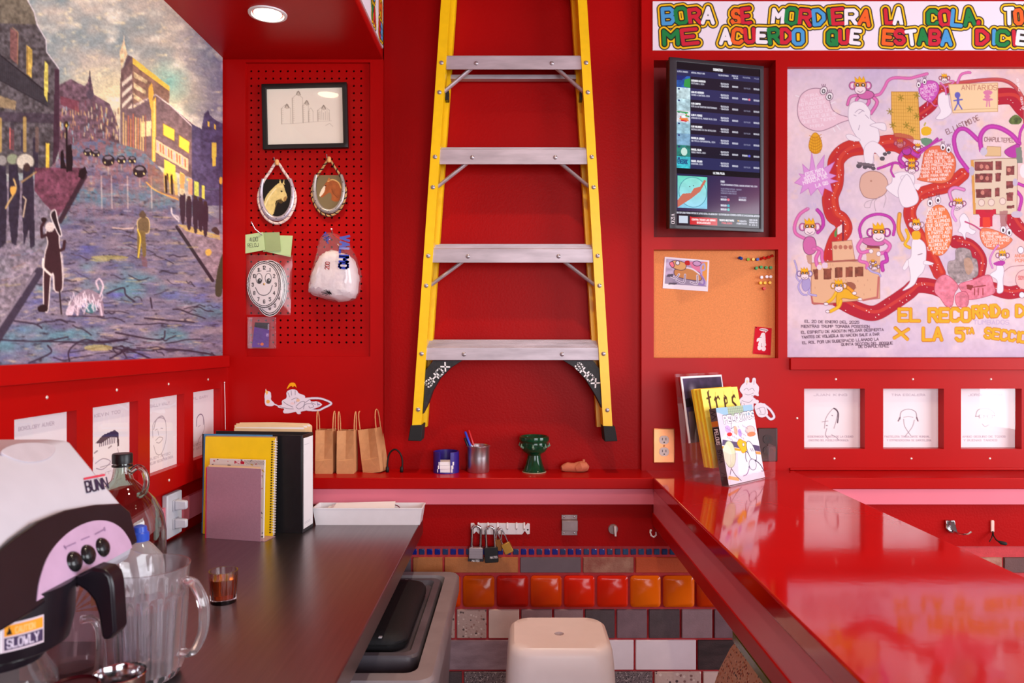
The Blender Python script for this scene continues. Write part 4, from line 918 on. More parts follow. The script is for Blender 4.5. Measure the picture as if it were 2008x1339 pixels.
def art_dark(a):
    n = fbm(a.PX/16, a.PY/22, 8); a.c[:] = C(62, 48, 72)*(1+.9*(n-.5))[..., None]; a.c += (40*np.clip(fbm(a.PX/9, a.PY/30, 4)-.5, 0, 1))[..., None]*C(2.2, 1.4, 2.4)/2
    a.glow(18, 28, 7, 14, (250, 236, 240), .6); a.poly('0,38 12,36 14,50 0,52', (26, 20, 26)); a.text('KRJALS', 22, 66, 9, (30, 24, 34), 1.6, PI/2, .8)
    for q in ('0,0 80,0 80,3 0,3', '0,0 2.4,0 2.4,110 0,110', '77.6,0 80,0 80,110 77.6,110'): a.poly(q, (232, 226, 232))
booklet('photo_leaflet', 'dark purple photo leaflet at the back of the leaflet holder', .012, .245, .155, .118, .188, .330, .003, mat('dark_leaflet', (60, 48, 66), rough=.5), PAPER, (80, 110, 90, 120, art_dark))
def art_tres(a):
    a.c[:] = (248, 236, 110); k = (74, 40, 26); a.c *= (1+.05*(fbm(a.PX/20, a.PY/20, 2)-.5))[..., None]
    a.off = (4, -4); a.sc = .95
    def bl(p, wd=4.): a.line(p, wd, k)
    bl('12,10 12,38 15,42'); bl('7,18 17,16', 2.6); bl('12,10 15,7', 2); bl('29,18 29,42 26,44'); bl('25,21 29,17', 2.4); bl('30,20 36,16 38,20', 2.8)
    bl('56,19 51,20 50,36 53,42 59,39'); bl('50,29 57,26 57,19 53,16', 2.4); bl('78,17 72,20 71,26 78,31 79,38 73,43 69,41'); bl('78,17 80,20', 2.4)
    for x in (12, 29, 51, 75): a.line([(x+2, 10), (x-3, 24)], .8, k, .7)
YB = []
for k in range(5):
    lb = ['front yellow booklet with a blackletter title, standing behind the comic', 'second yellow booklet from the front in the leaflet holder', 'third yellow booklet from the front in the leaflet holder', 'fourth yellow booklet from the front in the leaflet holder', 'rearmost yellow booklet in the leaflet holder'][k]
    booklet('yellow_booklet', lb, .022-.001*(k % 2), .232-.001*(k % 2), .0705+.0075*k, .048, .120+.0075*k, .292-.002*(k % 3), .0066, YC if k % 2 == 0 else YC2, YC2 if k % 2 == 0 else YC, (90, 105, 100, 115, art_tres) if k == 0 else None, 'yellow booklets in the leaflet holder', YC)
def art_comic(a):
    a.c[:] = (226, 220, 232); k = (52, 44, 66)
    a.poly('0,0 100,0 100,22 0,16', (150, 190, 214)); a.poly('30,0 72,0 72,20 30,18', (170, 190, 160)); a.poly('0,8 30,20 12,52 0,60', (214, 206, 222))
    for q in range(9): a.line([(32+5*q, 0), (32+5*q, 19)], .6, (110, 130, 120))
    for q in range(3): a.line([(30, 5+5*q), (72, 5+5*q)], .6, (110, 130, 120))
    a.text('PELQUITOS', 16, 32, 14, (90, 80, 100), 4.6, -.05, .82, .04); a.text('PELQUITOS', 16, 32, 14, (246, 240, 246), 3.0, -.05, .82, .04)
    a.poly('4,62 52,74 52,86 0,72', (92, 78, 112)); a.poly('62,76 100,86 100,98 64,88', (86, 70, 104)); a.poly('0,74 46,85 46,90 0,79', (240, 160, 40)); a.poly('70,92 100,98 100,104 70,97', (246, 150, 80)); a.poly('4,132 30,140 28,146 0,138', (240, 170, 90))
    a.blob('40,74 48,66 56,70 64,74 66,84 60,92 50,94 46,86', (242, 182, 40), edge=(190, 110, 20)); a.ell(56, 78, 3, 3.4, (244, 232, 210), edge=k, ew=.7)
    a.ell(75, 94, 10, 22, (232, 228, 236), edge=k, ew=1.2, rot=-.28); a.line('73,88 76,94', 1, k); a.line('78,88 80,94', 1, k); a.ell(16, 92, 15, 26, (206, 216, 180), edge=(130, 140, 120), ew=1, rot=.1); a.ell(10, 92, 11, 20, (216, 224, 196))
    a.curve('66,98 60,92 56,104 58,112', 1.4, k); a.curve('82,112 78,122 66,118 60,124', 1.4, k); a.curve('80,112 92,122 100,136', 1.8, k); a.ell(72, 120, 10, 11, (222, 216, 230), edge=k, ew=.9); a.curve('62,124 52,136 42,138', 1.6, (120, 80, 130)); a.curve('14,120 22,134 34,146', 1.4, k); a.curve('14,118 8,130', 1.2, k)
    a.ell(22, 44, 7, 8, (198, 170, 220)); a.ell(24, 54, 7, 4, (216, 50, 50)); a.ell(42, 48, 5, 9, (240, 176, 150)); a.ell(52, 54, 5, 8, (180, 150, 214)); a.ell(82, 52, 13, 9, (226, 196, 190), edge=(150, 120, 130)); a.ell(83, 60, 12, 5, (226, 130, 90))
    for q in range(26): a.line([(16+(q*37) % 60, 38+(q*23) % 28), (18+(q*37) % 60, 42+(q*23) % 28)], 1, (110, 90, 130), .7)
    a.line('34,30 30,44 40,40', .8, k); a.line('92,136 99,137', .8, k)
o, c, nb = booklet('comic_book', 'thick comic book with a colourful drawn cover at the front of the holder', .012, .222, .012, .004, .058, .237, .024, mat('comic_back', (200, 190, 206), rough=.5), mat('comic_spine_black', (46, 36, 40), rough=.5, var=.2, nscale=40), (100, 150, 150, 220, art_comic))
sp = lambda x, y: c[0].lerp(c[3], y)-hu*.0013+nb*x
PXg, PYg, fr = sheet_quad(24, 240, 20, 170, sp(.024, 1), sp(0, 1), sp(0, 0), sp(.024, 0))
a = Art(PXg, PYg, (92, 78, 82)); a.poly('0,60 24,60 24,112 0,112', (36, 26, 30)); a.poly('0,40 24,40 24,58 0,58', (196, 110, 40)); a.line('4,6 20,12 4,18 20,26 6,34', 2.4, (40, 34, 38)); a.text('PELOUS', 6, 66, 12, (226, 216, 220), 2.4, PI/2, .75); a.text('SYNA', 6, 130, 13, (40, 34, 38), 2.8, PI/2, .9); a.poly('0,212 24,212 24,240 0,240', (26, 22, 26)); a.line('6,200 18,206 6,212', 2, (40, 34, 38))
a.mesh('spine_print', fr, PRINTP, o)

# ------------------------------------------------------------------ cork board with pins and two cards
YCK = YF+.030
ck = thing('cork_board', 'orange-brown cork board sunk in the red frame below the screen', 'cork board', at(1404, 702, YCK))
CORK = mat('fine_cork', (222, 138, 80), rough=.85, var=.10, nscale=220, bump=.35, bscale=400, detail=5.)
MB().box(H_CK[0]+.0004, H_CK[1]-.0004, YCK, YCK+.012, H_CK[2]+.0004, H_CK[3]-.0004).build('panel', CORK, ck)
def pin(x, y, col, nm, label, lean=(0, 0)):
    o = thing('push_pin', label, 'push pin', at(x, y, YCK), nm+' push pins on the cork board'); p = at(x, y, YCK); e = p+Vector((lean[0], -.011, lean[1]))
    m = mat('pin_'+nm, col, rough=.25)
    MB().tube([p+Vector((0,.003,0)), p.lerp(e, .2)], .0007, 5).build('needle', CHROME, o)
    MB().tube([p+(e-p)*.02, p+(e-p)*.25, p+(e-p)*.3, p+(e-p)*.75, p+(e-p)*.8, e], [.0052, .0052, .0032, .0032, .0056, .0050], 12).build('head', m, o, smooth=True)
for x, y, c_, n_, l_, ln in ((1454, 507, (30, 70, 160), 'blue', 'blue push pin at the left end of the top row', (-.010, .002)), (1467, 509, (150, 196, 60), 'lime', 'lime push pin second in the top row', (-.003, 0)), (1476, 509, (244, 190, 20), 'yellow', 'single yellow push pin in the top row between lime and blue', (-.001, 0)), (1484, 509, (30, 60, 160), 'blue', 'blue push pin right of the yellow one in the top row', (0, 0)),
    (1491.5, 508, (206, 30, 24), 'red', 'red push pin leaning right, first of the three in the top row', (.009, .004)), (1500, 507, (206, 30, 24), 'red', 'red push pin leaning right, second of the three in the top row', (.011, .005)), (1507, 505, (206, 30, 24), 'red', 'red push pin leaning right, last in the top row', (.012, .006)),
    (1482, 526, (40, 150, 70), 'green', 'green push pin, leftmost of the row of four', (0, 0)), (1491, 524, (70, 190, 100), 'green', 'green push pin, second of the row of four', (0, 0)), (1501, 525, (70, 190, 100), 'green', 'green push pin, third of the row of four', (0, 0)), (1510, 525, (70, 190, 100), 'green', 'green push pin, rightmost of the row of four', (0, 0)),
    (1492, 544, (240, 232, 240), 'white', 'white push pin, left one of three', (0, 0)), (1502, 543, (240, 232, 240), 'white', 'white push pin, middle one of three', (0, 0)), (1509.6, 543, (240, 232, 240), 'white', 'white push pin, right one of three', (0, 0)),
    (1490, 555, (246, 186, 20), 'yellow', 'yellow push pin, left one of the row of three', (0, 0)), (1498.5, 555, (246, 186, 20), 'yellow', 'yellow push pin, middle one of the row of three', (0, 0)), (1508, 554.6, (246, 186, 20), 'yellow', 'yellow push pin, right one of the row of three', (0, 0)), (1497, 566, (190, 24, 30), 'red', 'single red push pin below the yellow row', (0, 0))):
    pin(x, y, c_, n_, l_, ln)
# photo card
q = [at(x, y, YCK-.0016) for x, y in ((1303.5, 503.5), (1391, 510.5), (1388, 571.5), (1299.5, 565))]
PXg, PYg, fr = sheet_quad(88, 62, 150, 106, *q); a = Art(PXg, PYg, (240, 230, 238))
a.poly('3,3 85,3 85,53 3,53', (176, 160, 196)); idx = a.sel(3, 85, 3, 53); n = fbm(a.PX[idx]/10, a.PY[idx]/8, 21); a.c[idx] = C(190, 170, 200)*(1+.35*(n-.5))[:, None]
a.poly('46,6 84,3 85,36 60,24', (226, 130, 164)); a.poly('74,6 85,3 85,44 76,30', (236, 160, 80)); a.poly('4,36 60,38 85,52 3,53', (150, 138, 160), .8)
k = (60, 40, 70); a.blob('24,22 44,18 60,22 72,28 74,40 62,42 40,40 24,36 20,28', (206, 140, 84), edge=k); a.curve('40,18 56,20 72,30', 3, (236, 224, 236)); a.curve('12,36 24,40 30,32', 4, (232, 222, 236)); a.curve('26,44 40,48 42,32', 4, (226, 216, 232)); a.curve('54,46 66,48 66,32', 4, (232, 222, 236)); a.curve('26,44 40,48 42,32', 1, k); a.curve('54,46 66,48 66,32', 1, k); a.curve('12,36 24,40 30,32', 1, k)
a.blob('12,12 18,6 30,6 42,10 42,20 34,24 22,22 14,18', (226, 170, 110), edge=k); a.blob('10,12 16,8 20,16 16,20', (236, 120, 140), edge=k); a.ell(26, 10, 4, 4, (240, 236, 240), edge=k); a.blob('40,6 48,4 50,12 42,13', (196, 40, 44)); a.curve('74,28 72,14 78,8 80,18 74,22', 3, (180, 170, 220)); a.curve('72,30 80,42 78,50 70,48', 3, (150, 120, 190)); a.ell(64, 8, 8, 5, (206, 160, 200), edge=k)
a.poly('8,34 20,32 18,38 6,39', (60, 52, 70), .8); a.poly('12,50 28,49 26,53 10,54', (70, 62, 74), .7)
o = thing('photo_card', 'tilted watercolour card of a long dog-like creature on the cork board', 'card', q[3]); a.mesh('print', fr, PRINTP, o)
MB().prism([p+Vector((0,.0004,0)) for p in q], (0, .0008, 0)).build('stock', PAPER, o)
# red card
q = [at(x, y, YCK-.0016) for x, y in ((1481, 640), (1513.5, 643.5), (1511, 696.5), (1476, 693.5))]
PXg, PYg, fr = sheet_quad(34, 54, 74, 116, *q); a = Art(PXg, PYg, (206, 14, 42)); wc = (242, 232, 236); k = (90, 60, 70)
a.blob('11,20 14,12 20,11 22,18 23,28 24,36 16,38 9,36 10,28 6,30 6,24', wc); a.ell(12, 41, 4, 5, wc); a.ell(20, 42, 4.4, 5, wc); a.ell(18, 5, 9, 3, wc); a.poly('20,7 24,7 22,11', wc); a.line('11,5 25,5', 1.2, k); a.line('9,21 14,20', .8, k); a.line('15,32 15,38', .6, k); a.ell(2, 2, 1.3, 1.3, (90, 8, 20)); a.line('4,52 26,52', .7, (120, 6, 24))
o = thing('red_card', 'small red card with a white bear figure pinned low on the cork', 'card', q[3]); a.mesh('print', fr, PRINTP, o)
MB().prism([p+Vector((0,.0004,0)) for p in q], (0, .0008, 0)).build('stock', PAPER, o)
# ------------------------------------------------------------------ folders and tray on the steel worktop
def frame2(O, far):
    """upright things set square to a base line: O front corner, far the other end of the line"""
    u = (far-O); u.z = 0; u.normalize(); v = Vector((-u.y, u.x, 0))
    if v.y < 0: v = -v
    return lambda a, b, z: O+u*a+v*b+Vector((0, 0, z))
O = onZ(591, 1046, ZC); B = frame2(O, Vector((-.957, O.y+.033, ZC)))
bd = thing('ring_binder', 'thick black ring binder with a white spine label on the steel worktop', 'binder', O)
BK = mat('black_vinyl', (26, 25, 28), rough=.33, var=.12, nscale=80)
W_, D_, H_ = .315, .086, .296
def bbox(b, f, a0, a1, b0, b1, z0, z1): return b.hexa([f(a0,b0,z0), f(a1,b0,z0), f(a1,b1,z0), f(a0,b1,z0)], [f(a0,b0,z1), f(a1,b0,z1), f(a1,b1,z1), f(a0,b1,z1)])
bbox(MB(), B, 0, W_, 0, .0035, 0, H_).build('front_cover', BK, bd, bevel=.001)
bbox(MB(), B, 0, W_, D_-.0035, D_, 0, H_).build('back_cover', BK, bd, bevel=.001)
sp = bbox(MB(), B, -.0035, 0, 0, D_, 0, H_).build('spine', BK, bd, bevel=.001)
lb = bbox(MB(), B, -.0046, -.0036, .007, D_-.006, .012, H_-.010).build('spine_label', PAPER, sp)
pen([[(.012, H_-.03), (.05, H_-.03)], [(.014, .03), (.06, .03)], [(.014, .026), (.06, .026)]], .0008, lambda x, y: B(-.0049, x, y), 'fine_print', mat('grey_print', (170, 164, 180), rough=.8), lb)
bbox(MB(), B, .012, W_-.018, .006, D_-.008, .006, H_-.016).build('sheets', mat('sheet_edges', (232, 228, 230), rough=.85, var=.1, nscale=3, stretch=(1, 120, 1)), bd)
# manila folders standing behind the binder
MAN = mat('manila_card', (240, 206, 158), rough=.8, var=.03)
for k, (x0, x1, dz, lb_) in enumerate(((470, 612, .318, 'rearmost manila folder standing behind the black binder'), (463, 606, .316, 'manila folder in the middle behind the black binder'), (460, 600, .312, 'manila folder right against the back of the binder'))):
    y = 2.405-.010*k+.0; z0 = ZC; xa, xb = (x0-CX)/F*y, (x1-CX)/F*y
    o = thing('manila_folder', lb_, 'folder', ((xa+xb)/2, y, z0), 'manila folders behind the binder')
    MB().prism([(xa, y, z0), (xb, y, z0), (xb, y, z0+dz-.012), (xb-.01, y, z0+dz-.004), (xa+.11, y, z0+dz), (xa, y, z0+dz-.001)], (0, .0008, 0)).build('back_leaf', MAN, o)
    MB().prism([(xa, y-.004, z0), (xb, y-.004, z0), (xb, y-.004, z0+dz-.014), (xa, y-.004, z0+dz-.010)], (0, .0008, 0)).build('front_leaf', MAN, o)
    MB().prism([(xa+.004, y-.002, z0+.002), (xb-.006, y-.002, z0+.002), (xb-.006, y-.002, z0+dz-.008), (xa+.004, y-.002, z0+dz-.008)], (0, .001, 0)).build('sheets', PAPER, o)
# blue folder and yellow spiral notebook leaning on the binder
O2 = onZ(537.5, 1052, ZC); N2 = frame2(O2, Vector((O2.x-.3, O2.y+.036, ZC)))
def lean_slab(name, m, par, f, a0, a1, b0, db, z0, h, th, bevel=.0):
    q = [f(a0, b0, z0), f(a1, b0, z0), f(a1, b0+db, z0+h), f(a0, b0+db, z0+h)]; n_ = (f(0, 1, 0)-f(0, 0, 0)); return MB().prism(q, n_*th).build(name, m, par, bevel=bevel)
nb_ = thing('spiral_notebook', 'bright yellow spiral notebook leaning on the black binder', 'notebook', O2)
YN = mat('yellow_notebook_card', (248, 204, 6), rough=.5, var=.03)
lean_slab('front_cover', YN, nb_, N2, .004, .225, 0, .016, .0015, .290, .0009)
lean_slab('pages', PAPER, nb_, N2, .006, .223, .0010, .016, .001, .287, .008)
lean_slab('back_cover', mat('brown_card', (170, 140, 110), rough=.8), nb_, N2, .002, .227, .0092, .016, .0015, .292, .0012)
coil = []
nT = 36
for k in range(nT*8):
    t = k/8; z = .008+t*.275/nT; an = 2*PI*t; c_ = N2(.006+.0055*math.cos(an)-.001, .0052+.016*z/.29+.0062*math.sin(an), z); coil.append(c_)
MB().tube(coil, .0012, 6).build('spiral', mat('white_wire', (232, 228, 232), rough=.3), nb_, smooth=True)
bh = MB()
for k in range(nT):
    z = .008+(k+.5)*.275/nT; c_ = N2(.0125, -.0006+.016*z/.29, z); bh.add([c_+Vector((-.0024,0,-.0022)), c_+Vector((.0024,0,-.0022)), c_+Vector((.0024,0,.0022)), c_+Vector((-.0024,0,.0022))], [(0,1,2,3)])
bh.build('punch_holes', mat('punch_dark', (60, 44, 20), rough=.9), nb_)['kind'] = 'stuff'
bf = thing('blue_folder', 'blue card folder between the yellow notebook and the binder', 'folder', N2(.12, .02, 0))
lean_slab('card', mat('blue_card', (70, 130, 176), rough=.6), bf, N2, .018, .236, .0135, .013, 0, .298, .002)
lean_slab('inner_sheet', mat('pale_blue_sheet', (150, 186, 206), rough=.7), bf, N2, .022, .234, .0160, .013, 0, .294, .001)
# patterned magazine and the grey bookend in front of it
O3 = onZ(516.5, 1056.5, ZC); N3 = frame2(O3, Vector((O3.x-.3, O3.y+.05, ZC)))
mg = thing('zine', 'patterned thin magazine between the grey bookend and the yellow notebook', 'magazine', O3)
lean_slab('pages', PAPER, mg, N3, .001, .176, .0012, .008, .0015, .228, .0058)
def cq(w_, h_, f, a0, a1, b0, db, z0, h): return f(a1, b0+db, z0+h), f(a0, b0+db, z0+h), f(a0, b0, z0), f(a1, b0, z0)
PXg, PYg, fr = sheet_quad(176, 228, 150, 190, *cq(0, 0, N3, .001, .176, .0006, .008, .0015, .228))
a = Art(PXg, PYg, (222, 208, 200)); rr_ = random.Random(3)
for k in range(240):
    x, y = rr_.uniform(0, 176), rr_.uniform(0, 228); c_ = rr_.choice([(60, 52, 60), (60, 52, 60), (190, 40, 50), (230, 220, 214), (200, 160, 60), (110, 100, 120)]); a.line([(x, y), (x+rr_.uniform(-9, 9), y+rr_.uniform(-7, 7))], rr_.uniform(1, 3.4), c_)
a.poly('80,4 112,5 112,14 80,13', (180, 20, 50)); a.text('ZINE', 84, 12, 7, (240, 226, 226), 1.6, 0, .8)
for k in range(16): a.line([(112+4*k, 2), (118+4*k, 14)], 1, (70, 62, 70))
a.mesh('cover', fr, PRINTP, mg)
O4 = onZ(511, 1062, ZC); N4 = frame2(O4, onZ(403, 1055, ZC))
be = thing('bookend', 'grey metal bookend plate propping the notebooks on the worktop', 'bookend', O4)
GM = mat('grey_bookend_metal', (186, 148, 166), rough=.30, metal=.25, var=.05, nscale=200)
lean_slab('plate', GM, be, N4, 0, .178, 0, .004, 0, .210, .0018, .0006)
bbox(MB(), N4, -.012, .165, .002, .060, .0002, .0012).build('foot_plate', GM, be)
lean_slab('edge_reflection', mat('magenta_reflection', (214, 30, 90), rough=.4), be, N4, .178, .1815, 0, .004, 0, .208, .004)  # pink reflection along the plate edge, built as a coloured strip
lean_slab('manila_insert', MAN, be, N4, .004, .174, .0022, .004, .002, .213, .001)
# white tray with papers
O5 = onZ(619, 1029.5, ZC); ky = O5.y
tr = thing('white_tray', 'shallow white plastic tray of papers at the back of the worktop', 'tray', (O5.x+.17, ky, ZC))
xb0, xb1 = O5.x, onZ(823, 1029.5, ZC).x; zR = .055; yb = ky+.074
def tring(e, z): return [(xb0-e, ky-e*.5, ZC+z), (xb1+e, ky-e*.5, ZC+z), (xb1+e, yb+e*.2, ZC+z), (xb0-e, yb+e*.2, ZC+z)]
b = MB().loft([tring(-.006, .004), tring(.006, zR), tring(.010, zR), tring(.010, zR-.004), tring(.008, zR-.003), tring(0, 0)], cap=True); b.build('shell', WHITE, tr, bevel=.0012)
pp = mat('lavender_paper', (222, 210, 222), rough=.8)
for k in range(4):
    x0 = xb0+.01+.012*k; q = MB().prism([(x0, ky+.012, ZC+.030+.004*k), (x0+.17+.01*k, ky+.014, ZC+.032+.0055*k), (x0+.165+.01*k, yb-.008, ZC+.044+.0055*k), (x0+.004, yb-.006, ZC+.040+.005*k)], (0, 0, .0008)).build('paper', PAPER if k % 2 else pp, None)
    tag(q, ['bottom paper lying in the white tray', 'second paper from the bottom in the white tray', 'third paper from the bottom in the white tray', 'top paper lying in the white tray'][k], 'paper', 'papers in the white tray')
c_ = at(766, 992, ky+.03); o = MB().tube([(c_.x+.030*math.cos(t), ky+.03+.020*math.sin(t), ZC+.042+.012*math.sin(t)) for t in np.linspace(.2, PI-.2, 14)], .0016, 6).build('elastic_band', mat('plum_elastic', (110, 30, 60), rough=.6), None, smooth=True); tag(o, 'plum coloured elastic band lying in the white tray', 'band')

# ------------------------------------------------------------------ glassware
AMB = clear('amber_liquor', (214, 120, 50), film=.0, ior=1.33)
p = onZ(438, 1180, ZC)
PLA_ = mat('clear_tumbler_glass', (252, 250, 250), rough=.01, trans=1., ior=1.48, var=.0)
o = thing('shot_glass', 'small ribbed shot glass of amber liquor on the steel worktop', 'glass', (p.x, p.y, ZC))
k = p.y/F
def flute(r, z, n, amp, nn=96): return [(p.x+(r+amp*abs(math.sin(n*t/2)))*math.cos(t), p.y+(r+amp*abs(math.sin(n*t/2)))*math.sin(t), ZC+z) for t in [2*PI*q/nn for q in range(nn)]]
rb, rt, hh = 23*k, 27*k, 62*k
MB().loft([flute(rb, 0, 16, .0009), flute(rb*1.01, .004, 16, .0012), flute(rt*.98, hh*.85, 16, .0010), flute(rt, hh, 16, 0), flute(rt*.94, hh, 16, 0), flute(rt*.90, hh*.6, 16, 0), flute(rb*.88, .010, 16, 0)]).build('tumbler', PLA_, o, smooth=True)
MB().loft([flute(rb*.87, .0105, 16, 0), flute(rt*.885, hh*.6, 16, 0), flute(rt*.905, hh*.76, 16, 0)]).build('liquor', mat('amber_drink', (204, 92, 18), rough=.04, trans=.88, ior=1.33, var=.05), o, smooth=True)
# ribbed water pitcher
p = onZ(287, 1290, ZC); p.y = 1.285; p.x = (287-CX)/F*p.y
o = thing('water_pitcher', 'clear ribbed plastic pitcher half full of water, in front of the jugs', 'pitcher', (p.x, p.y, ZC))
PLA = mat('clear_pitcher_plastic', (253, 250, 253), rough=.02, trans=.93, ior=1.46, var=.0)
H_ = .196
def spout(ring, z, s):
    out = []
    for x, y, zz in ring:
        d = Vector((x-p.x, y-p.y, 0)); t = math.atan2(d.y, d.x); w_ = max(0, math.cos(t-2.75))**10
        out.append((x+d.x*.28*s*w_, y+d.y*.28*s*w_, zz+.020*s*w_-(.006*s*(1-w_) if s else 0)))
    return out
rings = [flute(.050, 0, 22, 0), flute(.053, .006, 18, .002), flute(.0535, .022, 18, .0085), flute(.0595, .132, 18, .0085), flute(.0655, .146, 18, .001), flute(.067, .150, 22, .0), spout(flute(.069, H_-.012, 22, 0), 0, .5), spout(flute(.071, H_, 22, 0), 0, 1.), spout(flute(.0685, H_, 22, 0), 0, 1.), spout(flute(.0665, H_-.012, 22, 0), 0, .5), flute(.0625, .14, 22, 0), flute(.0545, .012, 22, 0)]
MB().loft(rings).build('jug_wall', PLA, o, smooth=True)
MB().loft([flute(.0540, .0125, 22, 0), flute(.0605, .125, 22, 0)]).build('water', clear('still_water', (236, 232, 238), film=.03, ior=1.33), o, smooth=True)
hx = p.x; L = [(.066, 0, .165), (.088, -.012, .162), (.106, -.018, .130), (.106, -.018, .085), (.086, -.012, .046), (.060, 0, .040)]
pts = smooth2([(hx+x_, p.y+y_, ZC+z_) for x_, y_, z_ in L], False, 5); MB().tube(pts, .0105, 12, flat=.62).build('handle', PLA, o, smooth=True)
# glass growler with loop handle
p = Vector(((240-CX)/F*1.60, 1.60, ZC))
o = thing('glass_jug', 'empty glass jug with black screw cap and loop handle by the left wall', 'jug', p)
JG = mat('greenish_glass', (206, 222, 212), rough=.01, trans=1., ior=1.52, var=.0)
pr = [(.070, 0), (.084, .008), (.0865, .03), (.0865, .165), (.081, .200), (.064, .236), (.040, .262), (.022, .280), (.0175, .300), (.0165, .318)]
MB().lathe(pr+[(.0135, .318)]+[(r-.0035, z+.003) for r, z in pr[:-1]][::-1], p, 48, cap1=True).build('glass_wall', JG, o, smooth=True)
cp = MB().lathe([(.0205, .316), (.0205, .334), (.019, .337)], p, 32).build('cap', BLACK, o, smooth=True)
MB().lathe([(.0208, .309), (.0208, .3125)], p, 32).build('cap_ring', BLACK, o, smooth=True)
pts = smooth2([(p.x+x_, p.y-.004, p.z+z_) for x_, z_ in ((.018, .296), (.034, .308), (.048, .300), (.054, .276), (.048, .252), (.036, .246))], False, 5); MB().tube(pts, .0062, 12).build('loop_handle', JG, o, smooth=True)
# water bottle with blue cap
p = Vector(((274-CX)/F*1.44, 1.44, ZC))
o = thing('water_bottle', 'translucent water bottle with a blue cap behind the pitcher', 'bottle', p)
MB().lathe([(.040, 0), (.046, .006), (.047, .11), (.046, .140), (.040, .162), (.024, .182), (.015, .190), (.0145, .198)], p, 36, cap1=False).build('shell', clear('milky_plastic', (246, 244, 248), film=.28, rough=.1), o, smooth=True)
MB().lathe([(.017, .192), (.017, .207), (.0135, .210), (.0125, .219), (.006, .222)], p, 28).build('cap', mat('blue_cap', (46, 84, 200), rough=.3), o, smooth=True)
# small clear jug
p = Vector(((142-CX)/F*1.31, 1.31, ZC))
o = thing('measuring_jug', 'small clear plastic jug with spout behind the coffee pot handle', 'jug', p)
def ringp(r, z, sp=0., c=None): return [(p.x+(r+sp*max(0, math.cos(t-PI*.0))**8)*math.cos(t), p.y+(r+sp*max(0, math.cos(t))**8)*math.sin(t), p.z+z+sp*.5*max(0, math.cos(t))**8) for t in [2*PI*q/48 for q in range(48)]]
MB().loft([ringp(.038, 0), ringp(.042, .006), ringp(.046, .10), ringp(.044, .112), ringp(.048, .135, .006), ringp(.052, .150, .012), ringp(.050, .150, .012), ringp(.042, .112), ringp(.044, .10), ringp(.040, .008)]).build('wall', clear('grey_clear_plastic', (248, 240, 244), film=.04, rough=.06), o, smooth=True)
pts = smooth2([(p.x+x_, p.y-.03, p.z+z_) for x_, z_ in ((.034, .098), (.054, .098), (.064, .076), (.064, .030), (.060, .0))], False, 5); MB().tube(pts, .007, 10).build('handle', PLA, o, smooth=True)
# paper packet
xa = (118-CX)/F*1.43; xb = (196-CX)/F*1.43
o = thing('paper_packet', 'white packet printed with orange sun rays behind the small jug', 'packet', ((xa+xb)/2, 1.43, ZC))
MB().box(xa, xb, 1.4305, 1.455, ZC, ZC+.118).build('box', PAPER, o, bevel=.001)
PXg, PYg, fr = sheet_quad(78, 118, 60, 90, (xa, 1.4300, ZC+.118), (xb, 1.4300, ZC+.118), (xb, 1.4300, ZC), (xa, 1.4300, ZC)); a = Art(PXg, PYg, (238, 232, 234))
for q in range(9): t0 = -1.5+q*.36; a.poly([(24, 60), (24+60*math.sin(t0), 60-60*math.cos(t0)), (24+60*math.sin(t0+.17), 60-60*math.cos(t0+.17))], (240, 166, 110))
a.poly('60,30 78,30 78,46 60,50', (240, 176, 70)); a.mesh('print', fr, PRINTP, o)
# steel cup and dark red lid at the near edge
p = Vector(((234-CX)/F*1.10, 1.10, ZC))
o = thing('steel_cup', 'small steel cup at the bottom edge in front of the pitcher', 'cup', p)
MB().lathe([(.028, 0), (.030, .003), (.034, .06), (.0365, .084), (.0375, .0855), (.0365, .087), (.0345, .083), (.032, .06), (.028, .005)], p, 36, cap1=True).build('wall', CHROME, o, smooth=True)
p = Vector(((128-CX)/F*1.02, 1.02, ZC))
p = Vector((-.585, .985, ZC))
o = thing('red_tumbler', 'dark red tumbler with a black rim under the coffee pot handle', 'tumbler', p)
MB().lathe([(.024, 0), (.026, .004), (.030, .112), (.0305, .117)], p, 32).build('body', mat('dark_red_plastic', (120, 10, 24), rough=.2), o, smooth=True)
MB().lathe([(.0315, .112), (.0318, .120), (.029, .1225), (.0265, .120)], p, 32).build('rim', mat('maroon_rim', (58, 10, 18), rough=.25), o, smooth=True)

# ------------------------------------------------------------------ coffee brewer facing right
def onplane(px, py, p0, n_, lift=0.):
    d = at(px, py, 1.)-Vector((0, 0, EYE)); p0 = Vector(p0); n_ = Vector(n_).normalized(); t = (p0+n_*lift-Vector((0, 0, EYE))).dot(n_)/d.dot(n_); return Vector((0, 0, EYE))+d*t
YB0, YB1 = .84, 1.217
cm = thing('coffee_brewer', 'white and black coffee brewer with three black buttons at the left edge', 'coffee maker', (-.8, 1.03, ZC))
LG = mat('brewer_white', (204, 203, 214), rough=.32, var=.02)
BB = mat('brewer_black', (24, 18, 26), rough=.30, var=.1)
A1, A2, A3 = (-.727, 1.298), (-.645, 1.1985), (-.622, 1.136)
prof = [(-.962, 1.08), (-.962, 1.285), (-.945, 1.302), (-.760, 1.303), (-.735, 1.301), A1, A2, A3, (-.630, 1.108), (-.66, 1.095)]
MB().prism([(x, YB0, z) for x, z in prof], (0, YB1-YB0, 0)).build('head_shell', LG, cm, bevel=.009, seg=3)
N_up = (A1[1]-A2[1], 0, A2[0]-A1[0]); N_lo = (A2[1]-A3[1], 0, A3[0]-A2[0])
PU = (A1[0], 1, A1[1]); PLo = (A2[0], 1, A2[1]); nl = Vector(N_lo).normalized()
